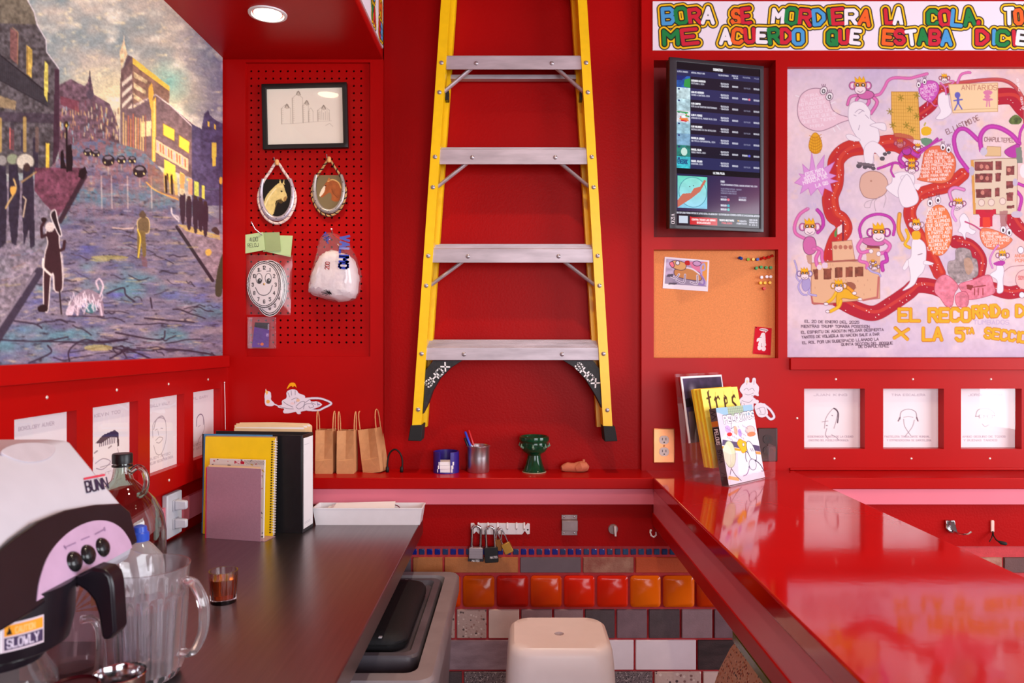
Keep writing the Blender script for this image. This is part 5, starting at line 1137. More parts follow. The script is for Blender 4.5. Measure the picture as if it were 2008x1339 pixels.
lid = MB().prism([onplane(x, y, PU, N_up, .0016) for x, y in smooth2(P2('2,884 30,870 70,867 104,872 108,886 92,900 58,906 24,898'), True, 4)], -Vector(N_up).normalized()*.004).build('fill_lid', mat('brewer_lid_grey', (196, 188, 196), rough=.35), cm, bevel=.001)
u_, l_ = (lambda x, y: onplane(x, y, PU, N_up, .0012)), (lambda x, y: onplane(x, y, PLo, N_lo, .0085))
pen([[(166, 938.5), (204.5, 931)]], 4.2, u_, 'logo_bar', mat('logo_red', (214, 60, 84), rough=.4), cm)
pen(text_strokes('BUNN', 171, 965, 21, -.2, .60), 3.0, u_, 'logo_lettering', mat('logo_navy', (50, 44, 74), rough=.4), cm)
fa = P2('-75,1165 -30,1104 0,1078 30,1052 75,1021 130,999 190,988 236,986 256,1003 271,1062 225,1094 180,1120 130,1152 66,1198 -75,1285')
fas = MB().prism([onplane(x, y, PLo, N_lo, .0065) for x, y in fa], -nl*.02).build('fascia', BB, cm, bevel=.003)
pa = smooth2(P2('73,1178 79,1135 98,1085 132,1046 172,1024 208,1021 236,1034 254,1058 259,1074'), False, 4)
pan = MB().prism([onplane(x, y, PLo, N_lo, .0078) for x, y in pa], -nl*.004).build('button_panel', mat('brewer_panel_lilac', (196, 164, 196), rough=.35), fas)
for x, y in ((145, 1101), (172, 1087.5), (200.5, 1073)):
    c_ = onplane(x, y, PLo, N_lo, .0078); MB().dome(c_, .0150, nl, .55, 20).build('button', mat('button_black', (26, 26, 28), rough=.22), fas, smooth=True)
    MB().lathe([(0.0001, 0), (.016, .0005)], (0, 0, 0), 20, cap0=False, cap1=False)
pen([[(128, 1073), (148, 1064)], [(126, 1070), (130, 1076)], [(160, 1058), (175, 1052)], [(187, 1047), (204, 1038)], [(205, 1034), (206, 1040)]], 2.6, l_, 'button_marks', mat('panel_grey_print', (150, 120, 156), rough=.5), fas)['kind'] = 'stuff'
MB().box(-.962, -.80, YB0+.01, YB1-.01, ZC, 1.10).build('column', BB, cm, bevel=.01)
MB().box(-.962, -.632, YB0+.01, YB1-.01, ZC, ZC+.030).build('base', BB, cm, bevel=.008)
MB().lathe([(.062, 0), (.066, .004)], (-.695, 1.0, ZC+.030), 32).build('warming_plate', mat('plate_dark', (40, 36, 40), rough=.4, metal=.6), cm, smooth=True)
fn = MB().lathe([(.070, 1.050), (.080, 1.056), (.0865, 1.085), (.088, 1.125), (.088, 1.135)], (-.692, 1.0, 0), 40).build('brew_funnel', BB, cm, smooth=True)
# warning label wrapped on the funnel front
lab = []
nx, ny = 60, 22
th = np.linspace(-.98, -.42, nx); U, V = np.meshgrid(np.linspace(0, 90, nx), np.linspace(0, 44, ny))
fr = np.stack([-.692+.0884*np.cos(th)[None, :]*np.ones((ny, 1)), 1.0+.0884*np.sin(th)[None, :]*np.ones((ny, 1)), 1.108-V/44*.036], -1)
a = Art(U, V, (214, 196, 206)); a.poly('8,3 87,3 87,20 8,20', (240, 156, 40)); a.poly('12,18 18,5 24,18', (40, 26, 20)); a.text('CAUTION', 30, 17, 9, (226, 190, 120), 2, 0, .8); a.poly('8,22 87,22 87,41 8,41', (70, 54, 84)); a.text('SLOWLY', 14, 38, 13, (214, 200, 216), 3, 0, .95); a.poly('0,0 4,0 4,44 0,44', (240, 232, 236))
a.mesh('warning_label', fr, PRINTP, fn)
hd_ = P2('126,1150 150,1128 180,1114 204,1118 216,1130 221,1150 227,1238 218,1252 205,1257 198,1248 192,1205 183,1178 168,1160 150,1148 134,1162')
MB().prism([at(x, y, 1.035) for x, y in hd_], (0, .034, 0)).build('funnel_handle', BB, cm, bevel=.004)
cf = MB().lathe([(.052, .0), (.066, .012), (.072, .05), (.068, .085), (.056, .105), (.050, .118)], (-.695, 1.0, ZC+.036), 40, cap1=False).build('carafe', clear('carafe_glass', (236, 226, 220), film=.06, ior=1.5), cm, smooth=True)
MB().lathe([(.052, .114), (.054, .118), (.054, .128), (.02, .130)], (-.695, 1.0, ZC+.034), 32).build('carafe_collar', BB, cf, smooth=True)

# ------------------------------------------------------------------ bin, pouch, stool
bn = thing('waste_bin', 'long grey plastic bin with a dark inset lid under the worktop edge', 'bin', (-.33, 1.98, 0))
GB = mat('grey_bin_plastic', (146, 138, 144), rough=.42, var=.12, nscale=12, bump=.08, bscale=60); DL = mat('dark_lid_plastic', (96, 92, 102), rough=.40, var=.2, nscale=10, bump=.1)
zb = .73; bx0, bx1, by0, by1 = -.50, -.176, 1.60, 2.375
rr3 = lambda e, z, r=.035: [(x, y, z) for x, y in rrect((bx0+bx1)/2, (by0+by1)/2, bx1-bx0-2*e, by1-by0-2*e, r, 5)]
MB().loft([rr3(.055, 0), rr3(.052, .02), rr3(.018, zb-.10), rr3(.014, zb-.055), rr3(0, zb-.05), rr3(0, zb-.008), rr3(.006, zb), rr3(.042, zb, .03), rr3(.048, zb-.02, .03), rr3(.055, zb-.12, .03)]).build('body', GB, bn, smooth=True)
lx0, lx1, ly0, ly1 = bx0+.050, bx1-.051, by0+.145, by1-.048
lr = lambda e, z, r=.03: [(x, y, z) for x, y in rrect((lx0+lx1)/2, (ly0+ly1)/2, lx1-lx0-2*e, ly1-ly0-2*e, r, 5)]
ld = MB().loft([lr(.004, zb-.050), lr(0, zb-.040), lr(0, zb-.012), lr(.004, zb-.006), lr(.022, zb-.006, .02), lr(.030, zb-.018, .02)]).build('lid', DL, bn, smooth=True)
MB().box(lx0+.06, lx1-.07, ly1-.075, ly1-.055, zb-.0185, zb-.0165).build('lid_slot', BLACK, ld)
MB().box(bx0+.06, bx1-.06, by0+.05, by0+.075, zb-.05, zb-.03).build('front_bar', DL, bn, bevel=.006)
pc = thing('black_pouch', 'long black zip pouch lying on the bin lid', 'pouch', (-.33, 1.97, zb-.018))
px0, px1, py0, py1 = lx0+.034, lx1-.036, 1.79, 2.235
pr_ = lambda e, z, r: [(x, y, z) for x, y in rrect((px0+px1)/2, (py0+py1)/2, px1-px0-2*e, py1-py0-2*e, r, 6)]
CL = mat('black_cloth', (24, 22, 26), rough=.7, var=.2, nscale=90, bump=.3, bscale=500)
MB().loft([pr_(.006, zb-.0178, .04), pr_(0, zb-.008, .045), pr_(0, zb+.008, .045), pr_(.006, zb+.018, .045), pr_(.020, zb+.024, .04), pr_(.045, zb+.026, .02)]).build('body', CL, pc, smooth=True)
MB().loft([pr_(-.0012, zb-.001, .046), pr_(-.0012, zb+.002, .046)]).build('zip', BLACK, pc)
for y in (py1-.012, py0+.004): MB().box(px1-.066, px1-.058, y-.006, y+.004, zb+.0192, zb+.0208).build('tag', WHITE, pc)
# white stool
S = Vector((.116, 1.955, 0)); zs = .70
st = thing('plastic_stool', 'white moulded plastic stool with a hole in its seat', 'stool', S)
SW = mat('white_stool_plastic', (238, 226, 226), rough=.36, var=.015)
sr = lambda w_, d_, z, r: [(x, y, z) for x, y in rrect(S.x, S.y, w_, d_, r, 7)]
ho = lambda r, z, n=32: [(S.x+r*math.cos(t), S.y+r*math.sin(t), z) for t in [2*PI*q/n+PI/32 for q in range(n)]]
MB().loft([sr(.300, .268, .40, .055), sr(.272, .242, zs-.060, .055), sr(.264, .234, zs-.022, .055), sr(.254, .224, zs-.008, .052), sr(.236, .206, zs-.001, .046), sr(.20, .17, zs-.002, .04), ho(.03, zs-.004), ho(.0125, zs-.005), ho(.0115, zs-.022)], cap=False).build('seat', SW, st, smooth=True)
for sx in (-1, 1):
    for sy in (-1, 1):
        f = lambda z, g: [(S.x+sx*(g+.150-w), S.y+sy*(g+.134-d), z) for w, d in ((0, .07), (0, .02), (.02, 0), (.07, 0), (.07, .014), (.02, .014), (.014, .02), (.014, .07))]
        MB().loft([f(0, .045), f(.405, 0)]).build('leg', SW, st, smooth=True)
# ------------------------------------------------------------------ downlight in the soffit
p = onZ(525, 27, ZSO)
dl = thing('downlight', 'lit round recessed downlight in the red soffit', 'ceiling light', (p.x, p.y, ZSO))
MB().lathe([(.056, 0), (.055, -.004), (.047, -.005), (.044, -.001), (.040, .012)], p, 36, cap0=False, cap1=False).build('trim_ring', WHITE, dl, smooth=True)
MB().lathe([(.0405, -.0005), (.030, -.0035), (.0001, -.005)], p, 32, cap0=True, cap1=False).build('lens', mat('warm_lamp_lens', (255, 240, 214), rough=.3, emit=((255, 232, 196), 14.)), dl, smooth=True)
d = bpy.data.lights.new('downlight_beam', 'SPOT'); d.energy = 11; d.color = (1., .80, .55); d.spot_size = math.radians(105); d.spot_blend = .7; d.shadow_soft_size = .035
lo_ = bpy.data.objects.new('downlight_beam', d); COL.objects.link(lo_); lo_.parent = dl; lo_.location = (0, 0, -.02)

# ------------------------------------------------------------------ street painting on the left wall
XM = XL-.012
pxs = np.concatenate([np.arange(-300, -20, 4.), np.arange(-20, 436.6, 1.15)]); ys = XM*F/(pxs-CX); zs_ = np.arange(1.412, 2.437, .00165)[::-1]
YY, ZZ = np.meshgrid(ys, zs_); PXg = CX+F*XM/YY; PYg = CY-(ZZ-EYE)*F/YY
fr = np.stack([np.full_like(YY, XM), YY, ZZ], -1)
a = Art(PXg, PYg)
n1 = fbm(PXg/60, PYg/40, 11); n2 = fbm(PXg/14+n1*2, PYg/9, 12); n3 = fbm(PXg/5, PYg/3.2, 13)
def mixc(c0, c1, t): t = np.clip(t, 0, 1)[..., None]; return np.asarray(c0, np.float32)*(1-t)+np.asarray(c1, np.float32)*t
sky = mixc((104, 124, 128), (168, 160, 146), n1*1.8-.45+PXg/900); sky = mixc(sky, (78, 80, 112), (PXg-330)/140+n2*.5-.3); sky = mixc(sky, (206, 194, 150), 1.15-np.hypot((PXg-250)/150, (PYg-190)/70)); sky = mixc(sky, (120, 170, 156), 1-np.hypot((PXg-330)/50, (PYg-160)/50)); sky = mixc(sky, (222, 206, 160), (n2-.62)*2.4)
sky = mixc(sky, (232, 222, 196), (fbm(PXg/44+3, PYg/26, 19)-.58)*2.2); a.c[:] = sky*1.14*(1+.20*(n3-.5))[..., None]
a.sc = 1/3.72                                                         # upper half, drawn in its own scale
a.poly('430,620 520,575 615,630 640,600 655,530 668,600 685,690 740,720 800,760 850,880 870,960 870,1120 600,1080 430,1240', (112, 88, 98), tex=.5, seed=3)
rr_ = random.Random(11)
for k in range(170):
    x = rr_.uniform(440, 870); y = rr_.uniform(720+abs(x-640)*.3, 1080); a.line([(x, y), (x+rr_.uniform(-3, 3), y+rr_.uniform(12, 44))], rr_.uniform(5, 11), rr_.choice([(226, 200, 130), (210, 160, 110), (150, 180, 186), (120, 70, 80), (236, 220, 170), (170, 110, 100), (90, 72, 84)]), .75)
a.poly('440,700 580,740 580,820 440,760', (126, 60, 72), .7); a.line('655,520 658,700', 7, (60, 52, 66)); a.ell(657, 690, 26, 34, (84, 72, 84))
# left building
a.poly('-1200,-900 200,0 250,90 270,180 335,290 340,380 430,500 430,1090 380,1250 -1200,1339', (84, 80, 82), tex=.6, seed=5)
a.poly('-1200,-900 200,0 250,90 265,180 -1200,120', (118, 110, 90), .8, tex=.4); a.line('200,0 250,90 270,180 335,290 340,380 430,500', 9, (222, 214, 214), .8)
a.poly('-40,380 0,400 360,690 345,780 0,590 -40,570', (52, 52, 58), .75); a.line('-40,372 0,400 362,690', 8, (30, 28, 34)); a.line('0,585 350,775', 6, (36, 34, 40))
for k in range(26): x = 6+14*k; y = 405+x*.80; a.line([(x, y), (x, y+165-x*.25)], 3, (40, 40, 46))
for q, c_ in (('75,200 130,240 126,470 72,420', (122, 84, 80)), ('195,330 236,360 232,570 195,540', (214, 178, 86)), ('325,440 352,470 348,750 320,690', (222, 206, 96)), ('70,930 104,950 102,1100 70,1090', (222, 110, 100)), ('155,940 192,960 190,1120 156,1110', (56, 54, 72)), ('240,1000 280,1010 276,1250 240,1240', (48, 44, 56)), ('334,1040 362,1050 360,1250 334,1240', (232, 190, 70))): a.poly(q, c_, .95, tex=.35)
a.line('90,200 132,236 128,470', 5, (206, 150, 96), .8); a.line('200,340 200,540', 4, (120, 80, 40)); a.poly('-20,690 120,740 110,800 -20,780', (150, 130, 96), .9, tex=.3); a.poly('-1000,780 430,830 430,900 -1000,860', (58, 46, 62), .5); a.poly('400,500 432,505 432,1090 385,1240', (62, 36, 52), .8)
for k in range(14): a.line([(-900+k*90, 900+rr_.uniform(-60, 60)), (-900+k*90, 1100)], 26, rr_.choice([(60, 56, 64), (120, 96, 84), (214, 176, 90)]), .7)
# tall building and corner shop
a.poly('880,510 968,418 970,800 1000,1100 876,1110', (120, 96, 92), tex=.3); a.poly('968,418 1236,636 1234,760 1130,700 970,780', (140, 108, 92), tex=.3); a.poly('968,418 1236,630 1236,664 968,468', (240, 196, 84)); a.poly('884,540 930,400 968,418 884,530', (96, 78, 82))
for k in range(4): y = 530+78*k; a.poly([(892, y+70), (964, y+8-6*k), (964, y+42-6*k), (892, y+104)], (236, 216, 190)); a.poly([(974, y-8), (1076-8*k, y+56), (1070-8*k, y+82), (974, y+34)], (226, 200, 150), .9, tex=.4)
a.poly('872,380 890,330 905,270 914,330 930,400 900,460 884,500', (226, 196, 150), tex=.3); a.line('905,262 902,420', 5, (246, 224, 190))
a.poly('970,790 1130,696 1240,770 1400,900 1500,1000 1510,1339 1100,1190 1000,1130 876,1110 880,800', (118, 96, 100), tex=.3); a.line('975,770 1135,690 1240,765 1400,920', 8, (222, 210, 214), .8)
a.poly('1084,640 1108,600 1122,680 1112,740 1140,700 1134,1180 1108,1180 1106,820 1084,720', (236, 178, 76)); a.line('1126,740 1122,1170', 8, (250, 214, 130))
for q in ('1190,900 1275,945 1272,1030 1190,985', '1306,985 1384,1035 1378,1120 1304,1070', '1406,1065 1478,1110 1474,1190 1404,1150'): a.poly(q, (246, 214, 76), edge=(140, 100, 60), ew=1.2); 
a.poly('1030,890 1104,880 1100,990 1032,1000', (240, 214, 160)); a.poly('1138,1018 1374,1158 1372,1250 1136,1112', (238, 190, 150))
for k in range(11): x = 1150+20*k; y = 1040+12*k; a.line([(x, y), (x+2, y+56)], 7, (214, 76, 50) if k % 3 else (150, 160, 200))
a.poly('1200,1160 1280,1210 1276,1339 1200,1339', (250, 216, 84)); a.poly('1312,1250 1350,1275 1346,1339 1310,1339', (246, 206, 110)); a.line('1220,1270 1225,1339', 12, (50, 36, 30)); a.line('1252,1275 1256,1339', 12, (50, 36, 30)); a.line('1370,1310 1450,1339', 16, (240, 210, 100))
for k in range(10): x = 900+18*k; a.line([(x, 860+rr_.uniform(-40, 40)), (x, 1100)], 9, rr_.choice([(226, 140, 76), (240, 200, 120), (150, 90, 76), (200, 110, 80)]), .85)
a.poly('1400,905 1470,940 1490,830 1520,800 1530,840 1580,880 1620,900 1660,880 1660,1500 1400,1500', (78, 72, 104), tex=.35)
for q in ('1515,885 1530,890 1528,925 1513,920', '1562,905 1575,910 1573,945 1560,940', '1545,1040 1580,1040 1575,1210 1548,1215', '1600,1300 1620,1295 1618,1339 1600,1339'): a.poly(q, (238, 192, 80))
# street
a.sc = 1/3.524; a.off = (0, 340)
st_pts = '-900,1600 -900,900 0,100 250,60 520,-220 700,-240 980,-160 1100,-40 1250,180 1540,330 1580,1400 1580,1700'
x_ = (PXg)*3.524; y_ = (PYg-340)*3.524
w1 = fbm(x_/130, y_/34, 31); w2 = fbm(x_/40, y_/12, 32); w3 = fbm(x_/300, y_/160, 33); w4 = fbm(x_/18, y_/26, 35)
stc = mixc((92, 92, 122), (140, 126, 138), w1*1.9-.45); stc = mixc(stc, (92, 128, 142), (w3-.52)*4); stc = mixc(stc, (96, 98, 158), (fbm(x_/200+5, y_/70, 34)-.60)*4*(y_ > 500)); stc = mixc(stc, (190, 168, 134), (fbm(x_/90, y_/22, 36)-.64)*3.2); stc = mixc(stc, (54, 46, 62), (.34-w2)*4.5); stc = mixc(stc, (150, 96, 96), (420-y_)/900*(w4 > .5))
stc *= (1+.30*(w2-.5)+.18*(n3-.5))[..., None]
keep = a.c.copy(); a.poly(st_pts, (0, 0, 0)); m_ = (a.c.sum(-1) < 1); a.c[m_] = stc[m_]
# left pavement and kerb
a.poly('-900,300 0,60 240,40 240,0 520,-60 590,0 420,300 300,560 0,1160 -900,2200', (132, 120, 128), .8, tex=.5, seed=9); a.poly('240,-40 590,-40 560,90 400,300 300,200 240,120', (112, 62, 78), .9, tex=.5)
a.line('585,20 415,330', 34, (50, 34, 44), .9); a.line('270,680 0,1110 -400,1720', 62, (52, 46, 62), .92); a.line('240,690 -20,1080', 16, (140, 128, 140), .8)
for k in range(60): x, y = rr_.uniform(-500, 240), rr_.uniform(450, 1000); a.line([(x, y), (x+rr_.uniform(30, 120), y-rr_.uniform(0, 40))], rr_.uniform(5, 14), rr_.choice([(176, 160, 110), (150, 110, 96), (120, 150, 150), (170, 150, 170), (206, 190, 180)]), .4)
# right pavement
a.poly('1220,360 1540,420 1545,700 1470,740 1380,600', (150, 128, 138), .85, tex=.4); a.line('1222,370 1470,740', 22, (46, 38, 50)); a.poly('1225,350 1290,360 1520,430 1525,460 1290,400', (214, 180, 90), .7); a.ell(1440, 545, 22, 24, (230, 180, 80), .9)
a.blob('1540,560 1510,640 1490,760 1490,840 1530,840 1545,700', (66, 66, 50))
# paving cracks
for k in range(86):
    x, y = rr_.uniform(250, 1500), rr_.uniform(120, 1330); L_ = rr_.uniform(40, 60+y*.22); pts = [(x, y)]
    for q in range(4): pts.append((pts[-1][0]+L_/4, pts[-1][1]+rr_.uniform(-10, 18)*(.5+y/900)))
    if x+L_ < 1220+max(0, y-360)*.66 and not (y < 1000 and x < 330-y*.1): a.curve(pts, rr_.uniform(3, 7)*(.5+y/1100), (44, 34, 48), .8)
for q in ('0,1150 280,1160 470,1130', '290,1160 640,1165 880,1145', '330,1190 350,1240 200,1310', '480,1300 480,1220 580,1150 700,1170 860,1150', '720,1190 880,1220 1200,1215 1460,1250', '880,1215 760,1280', '900,1220 1040,1280', '800,1100 1100,1150 1140,1090', '1000,1000 1340,1030', '740,830 850,790 870,840 930,885', '1040,860 1050,930', '100,1020 240,1040 290,1070'): a.curve(q, 11, (46, 36, 52), .9)
for k in range(90): x, y = rr_.uniform(440, 1450), rr_.uniform(80, 1280); a.line([(x, y), (x+rr_.uniform(30, 110), y+rr_.uniform(-8, 8))], rr_.uniform(4, 10), rr_.choice([(160, 150, 190), (120, 160, 168), (196, 176, 110), (180, 150, 150), (110, 110, 170), (206, 196, 200)]), .42)
for x in (700, 770, 880, 1045): a.line([(x, 20), (x+4, 240)], 9, (226, 206, 190), .5)
a.ell(760, 580, 130, 14, (190, 176, 90), .6); a.ell(690, 600, 70, 10, (200, 186, 100), .5); a.ell(680, 1205, 100, 22, (180, 166, 90), .6)
# cars and strollers up the street
a.sc = 1/3.72; a.off = (0, 0)
for x, y, s_ in ((640, 1110, 32), (700, 1120, 30), (790, 1170, 46), (885, 1165, 34), (965, 1165, 30), (1020, 1250, 50)):
    a.ell(x, y, s_, s_*.9, (40, 34, 40)); a.ell(x, y-s_*.4, s_*.6, s_*.28, (150, 140, 150), .8); a.ell(x-s_*.55, y+s_*.35, 6, 8, (250, 226, 150)); a.ell(x+s_*.6, y+s_*.35, 6, 8, (250, 226, 150)); a.line([(x, y+s_), (x, y+s_*2.2)], 8, (230, 200, 150), .4)
a.line('484,890 490,1250', 14, (26, 22, 26)); a.ell(484, 910, 16, 26, (50, 40, 30)); a.ell(484, 915, 7, 12, (240, 200, 90))
for q in ('440,1110 462,1090 470,1180 486,1230 440,1230', '492,1060 520,1050 530,1150 528,1250 492,1250', '580,1240 620,1215 636,1260 610,1310 570,1290'): a.poly(q, (28, 22, 28))
# musicians
for cx_, cy_, r_, c_ in ((10, 1170, 42, (150, 146, 140)), (92, 1160, 44, (140, 150, 120)), (184, 1180, 66, (206, 198, 176))): a.ell(cx_, cy_, r_, r_*.92, c_, edge=(90, 84, 80), ew=6)
a.sc = 1/3.524; a.off = (0, 340)
for q in ('-20,-60 40,-50 50,150 40,480 0,520 -20,480', '60,-60 120,-60 140,120 120,440 110,500 80,480 60,300', '160,-40 225,-50 235,150 240,500 210,520 200,380 165,500 150,200'): a.poly(q, (48, 44, 58), tex=.3)
a.line('150,60 250,-10', 9, (190, 150, 90)); a.curve('95,40 110,110 60,200 40,240', 12, (206, 170, 110)); a.blob('70,100 105,90 110,130 80,150', (236, 170, 80)); a.line('160,160 180,180 160,300', 10, (206, 180, 150)); a.ell(185, -40, 24, 30, (70, 54, 50))
# dancer with stick
dk = (56, 34, 40); a.blob('320,400 400,380 410,480 420,560 430,660 430,800 380,810 370,700 350,720 340,860 330,950 305,940 300,820 300,700 310,560 330,480', dk, edge=(230, 214, 206), ew=7); a.blob('262,925 300,905 330,930 320,955 270,955', (36, 24, 28)); a.line('410,800 424,970', 10, (40, 28, 32))
a.ell(345, 370, 32, 34, (222, 206, 196)); a.line('330,420 290,440 285,370 310,330', 20, dk); a.ell(303, 320, 20, 16, (40, 28, 30)); a.line('400,540 440,520 446,470', 22, dk); a.blob('350,290 368,255 385,260 400,330 425,420 410,430 380,370', (40, 30, 36), edge=(232, 220, 214), ew=8); a.curve('300,590 300,650 350,700', 16, (232, 216, 206)); a.line('365,690 372,800', 8, (226, 210, 204)); a.curve('430,560 440,700 432,780', 8, (206, 190, 190), .8)
# dog
dg = (206, 184, 196); a.blob('470,960 490,900 530,840 600,800 680,830 710,880 718,970 690,980 680,920 640,900 600,880 560,920 545,980 520,970 500,930', (150, 126, 140), .85); a.ell(625, 930, 40, 36, (60, 110, 116), .9)
for k in range(46): x = rr_.uniform(480, 705); y = rr_.uniform(815, 900); a.curve([(x, y), (x+rr_.uniform(-14, 14), y+26), (x+rr_.uniform(-22, 22), y+56)], 6, (228, 212, 222), .75)
a.curve('690,850 712,780 690,730 665,750 680,800', 13, dg); a.blob('455,975 470,920 510,920 500,980', dg); a.line('690,900 705,985', 13, dg); a.line('540,900 535,980', 13, dg); a.line('600,900 580,970', 8, dg); a.line('470,985 720,990', 8, (46, 30, 44), .8)
# basket carrier, group on the right pavement, white dogs
a.blob('950,330 990,300 1028,320 1030,400 1000,415 960,400', (110, 92, 66), edge=(226, 200, 130), ew=5); a.blob('960,290 985,255 1010,290 990,310', (90, 74, 60)); a.poly('950,390 1005,400 1010,560 990,600 975,480 965,590 948,580', (120, 100, 60)); a.curve('950,390 970,450 955,580', 9, (226, 196, 70)); a.line('940,360 890,440', 4, (80, 64, 60)); a.poly('970,560 1015,590 1018,650 985,640', (120, 84, 90), .7); a.curve('780,375 860,382 920,378', 10, (226, 196, 176), .8)
for x, y, h_ in ((1262, 140, 200), (1305, 180, 200), (1350, 175, 225), (1385, 190, 200), (1418, 215, 210)): a.blob([(x-18, y+10), (x, y-12), (x+18, y+10), (x+20, y+90), (x+12, y+h_), (x-8, y+h_), (x-20, y+90)], (54, 40, 54)); a.ell(x, y-10, 13, 15, (60, 44, 44))
a.ell(1258, 120, 20, 30, (206, 190, 150), .9); a.poly('1246,0 1276,10 1274,110 1246,100', (214, 150, 90), .9); a.poly('1300,30 1330,40 1328,150 1300,140', (226, 150, 110), .9); a.poly('1340,50 1376,62 1374,160 1340,150', (200, 210, 90), .9); a.poly('1396,80 1416,88 1414,180 1396,170', (232, 220, 90), .9)
a.curve('1185,240 1190,280 1225,320', 10, (206, 196, 200)); a.curve('1200,290 1230,300 1235,330', 14, (196, 186, 190), .8); a.blob('1460,390 1490,370 1515,400 1510,425 1480,410', (70, 56, 56)); a.line('1520,40 1520,340', 10, (60, 48, 60)); a.ell(1526, 50, 12, 26, (236, 170, 70))
a.poly('1020,-80 1220,60 1235,190 1110,130 1020,70', (150, 96, 70), .45)
for k in range(3): a.line([(1140+k*36, -20+k*16), (1146+k*36, 120+k*10)], 22, (250, 206, 90), .55)
a.line('1145,20 1150,130', 14, (44, 30, 26)); a.line('1185,20 1190,140', 14, (44, 30, 26)); a.curve('1010,60 1080,120 1230,180', 10, (240, 170, 70), .7)
a.sc = 1.; a.off = (0, 0); a.glow(438, 130, 6, 10, (240, 200, 210), .7)  # pale glare near the upper right edge, painted into the canvas colours
cc = a.c.copy(); cc[1:-1, 1:-1] = (a.c[1:-1, 1:-1]*2+a.c[:-2, 1:-1]+a.c[2:, 1:-1]+a.c[1:-1, :-2]+a.c[1:-1, 2:])/6; a.c = cc
br = fbm(PXg/2.6+PYg/9, PYg/2.2-PXg/11, 51)+.6*fbm(PXg/9-PYg/14, PYg/6, 52); a.c *= (1.14+.24*(br-.8))[..., None]          # brushwork
pt = thing('street_painting', 'large oil painting of a wet city street at night on the left wall', 'painting', (XM, 2.0, 1.41))
a.mesh('canvas', fr, vcol('oil_paint', rough=.45, spec=.3), pt)
MB().box(XM-.011, XM-.0006, float(ys[0]), float(ys[-1]), 1.412, 2.436).build('backing_board', PAPER, pt)

# ------------------------------------------------------------------ lettered banner (right) and its stretch on the soffit side
LC = {'b': (74, 156, 214), 'g': (26, 130, 62), 'r': (206, 30, 52), 'w': (244, 238, 242), 'o': (238, 98, 30)}
def bubble(a, words, y, h):
    """words: (text, colours, x0, x1, dy)"""
    S = []
    for tx, cs, x0, x1, dy in words:
        wx = (x1-x0)/text_w(tx, h, 1.); st = []; cx_ = 0.
        for ch, c_ in zip(tx, cs):
            off = -1. if ch in 'I.' else 0.; jy = random.uniform(-.07, .07)*h; ro = random.uniform(-.16, .16); gs = random.uniform(.9, 1.04)
            for s_ in letter(ch): st.append(([(x0+(cx_+2+off+(u-2)*gs)*h/6*wx+(v-3)*h/6*ro, y+dy+jy-(3+(v-3)*gs)*h/6+(u-2)*h/6*ro) for u, v in s_], LC[c_]))
            cx_ += advance(ch)
        S += st
    for wd, c_ in ((22.6, (30, 22, 22)), (18.8, (250, 196, 10)), (12.0, (24, 18, 20))):
        for p_, cc in S: a.line(p_, wd, c_)
    for p_, cc in S: a.line(p_, 7.6, cc)
bn_l1 = [('BORA', 'bgrw', 1300, 1398, 0), ('SE', 'or', 1436, 1470, 0), ('MORDIERA', 'wgrbgrwo', 1516, 1706, 1), ('LA', 'rw', 1737, 1768, 1), ('COLA.', 'grbgr', 1820, 1919, 2), ('TO', 'wo', 1972, 2004, 0), ('DO', 'gr', 2014, 2040, 0)]
bn_l2 = [('ME', 'gr', 1302, 1366, 0), ('ACUERDO', 'worwgrb', 1414, 1574, -2), ('QUE', 'grw', 1624, 1686, 1), ('ESTABA', 'orwgrb', 1733, 1864, 0), ('DICIEN', 'rbgrwg', 1916, 2044, 0)]
bx0_, bx1_, by0_, by1_ = 1280, 2060, 2.5, 98.5
PXg, PYg, fr = sheet_xz(bx0_, bx1_, by0_, by1_, YF-.0042, .85)
a = Art(PXg, PYg, (240, 228, 238)); bubble(a, bn_l1, 46, 28); bubble(a, bn_l2, 86, 26)
bn_ = thing('lettered_banner', 'white banner with multicoloured bubble letters above the screen', 'banner', at(1640, 98, YF))
a.mesh('lettering', fr, PRINT, bn_)
e0, e1 = at(bx0_, by1_, YF-.0042), at(bx1_, by0_, YF-.0042); MB().box(e0.x, e1.x, YF-.0038, YF+.0005, e0.z, e1.z).build('board', PAPER, bn_)
zB0, zB1 = e0.z, e1.z; XQ = XSO+.0042
ny_, nz_ = 200, 110; U, V = np.meshgrid(np.linspace(2.02, YF-.02, ny_), np.linspace(zB1, zB0, nz_)); PXg = 900-(U-1.30)*570*-1.; PYg = 98.5-(V-zB0)/(zB1-zB0)*96
fr = np.stack([np.full_like(U, XQ), U, V], -1); a = Art(PXg, PYg, (240, 228, 238))
bubble(a, [('RO', 'ob', 1470, 1520, 0), ('M', 'o', 1568, 1590, 0)], 46, 28); bubble(a, [('YA', 'gr', 1490, 1525, 0), ('EB', 'rb', 1565, 1600, 0)], 86, 26)
b2 = thing('lettered_banner', 'strip of the same lettered banner on the soffit side', 'banner', (XQ, 2.0, zB0))
a.mesh('lettering', fr, PRINT, b2); MB().box(XSO-.0005, XQ-.0004, 2.02, YF-.02, zB0, zB1).build('board', PAPER, b2)
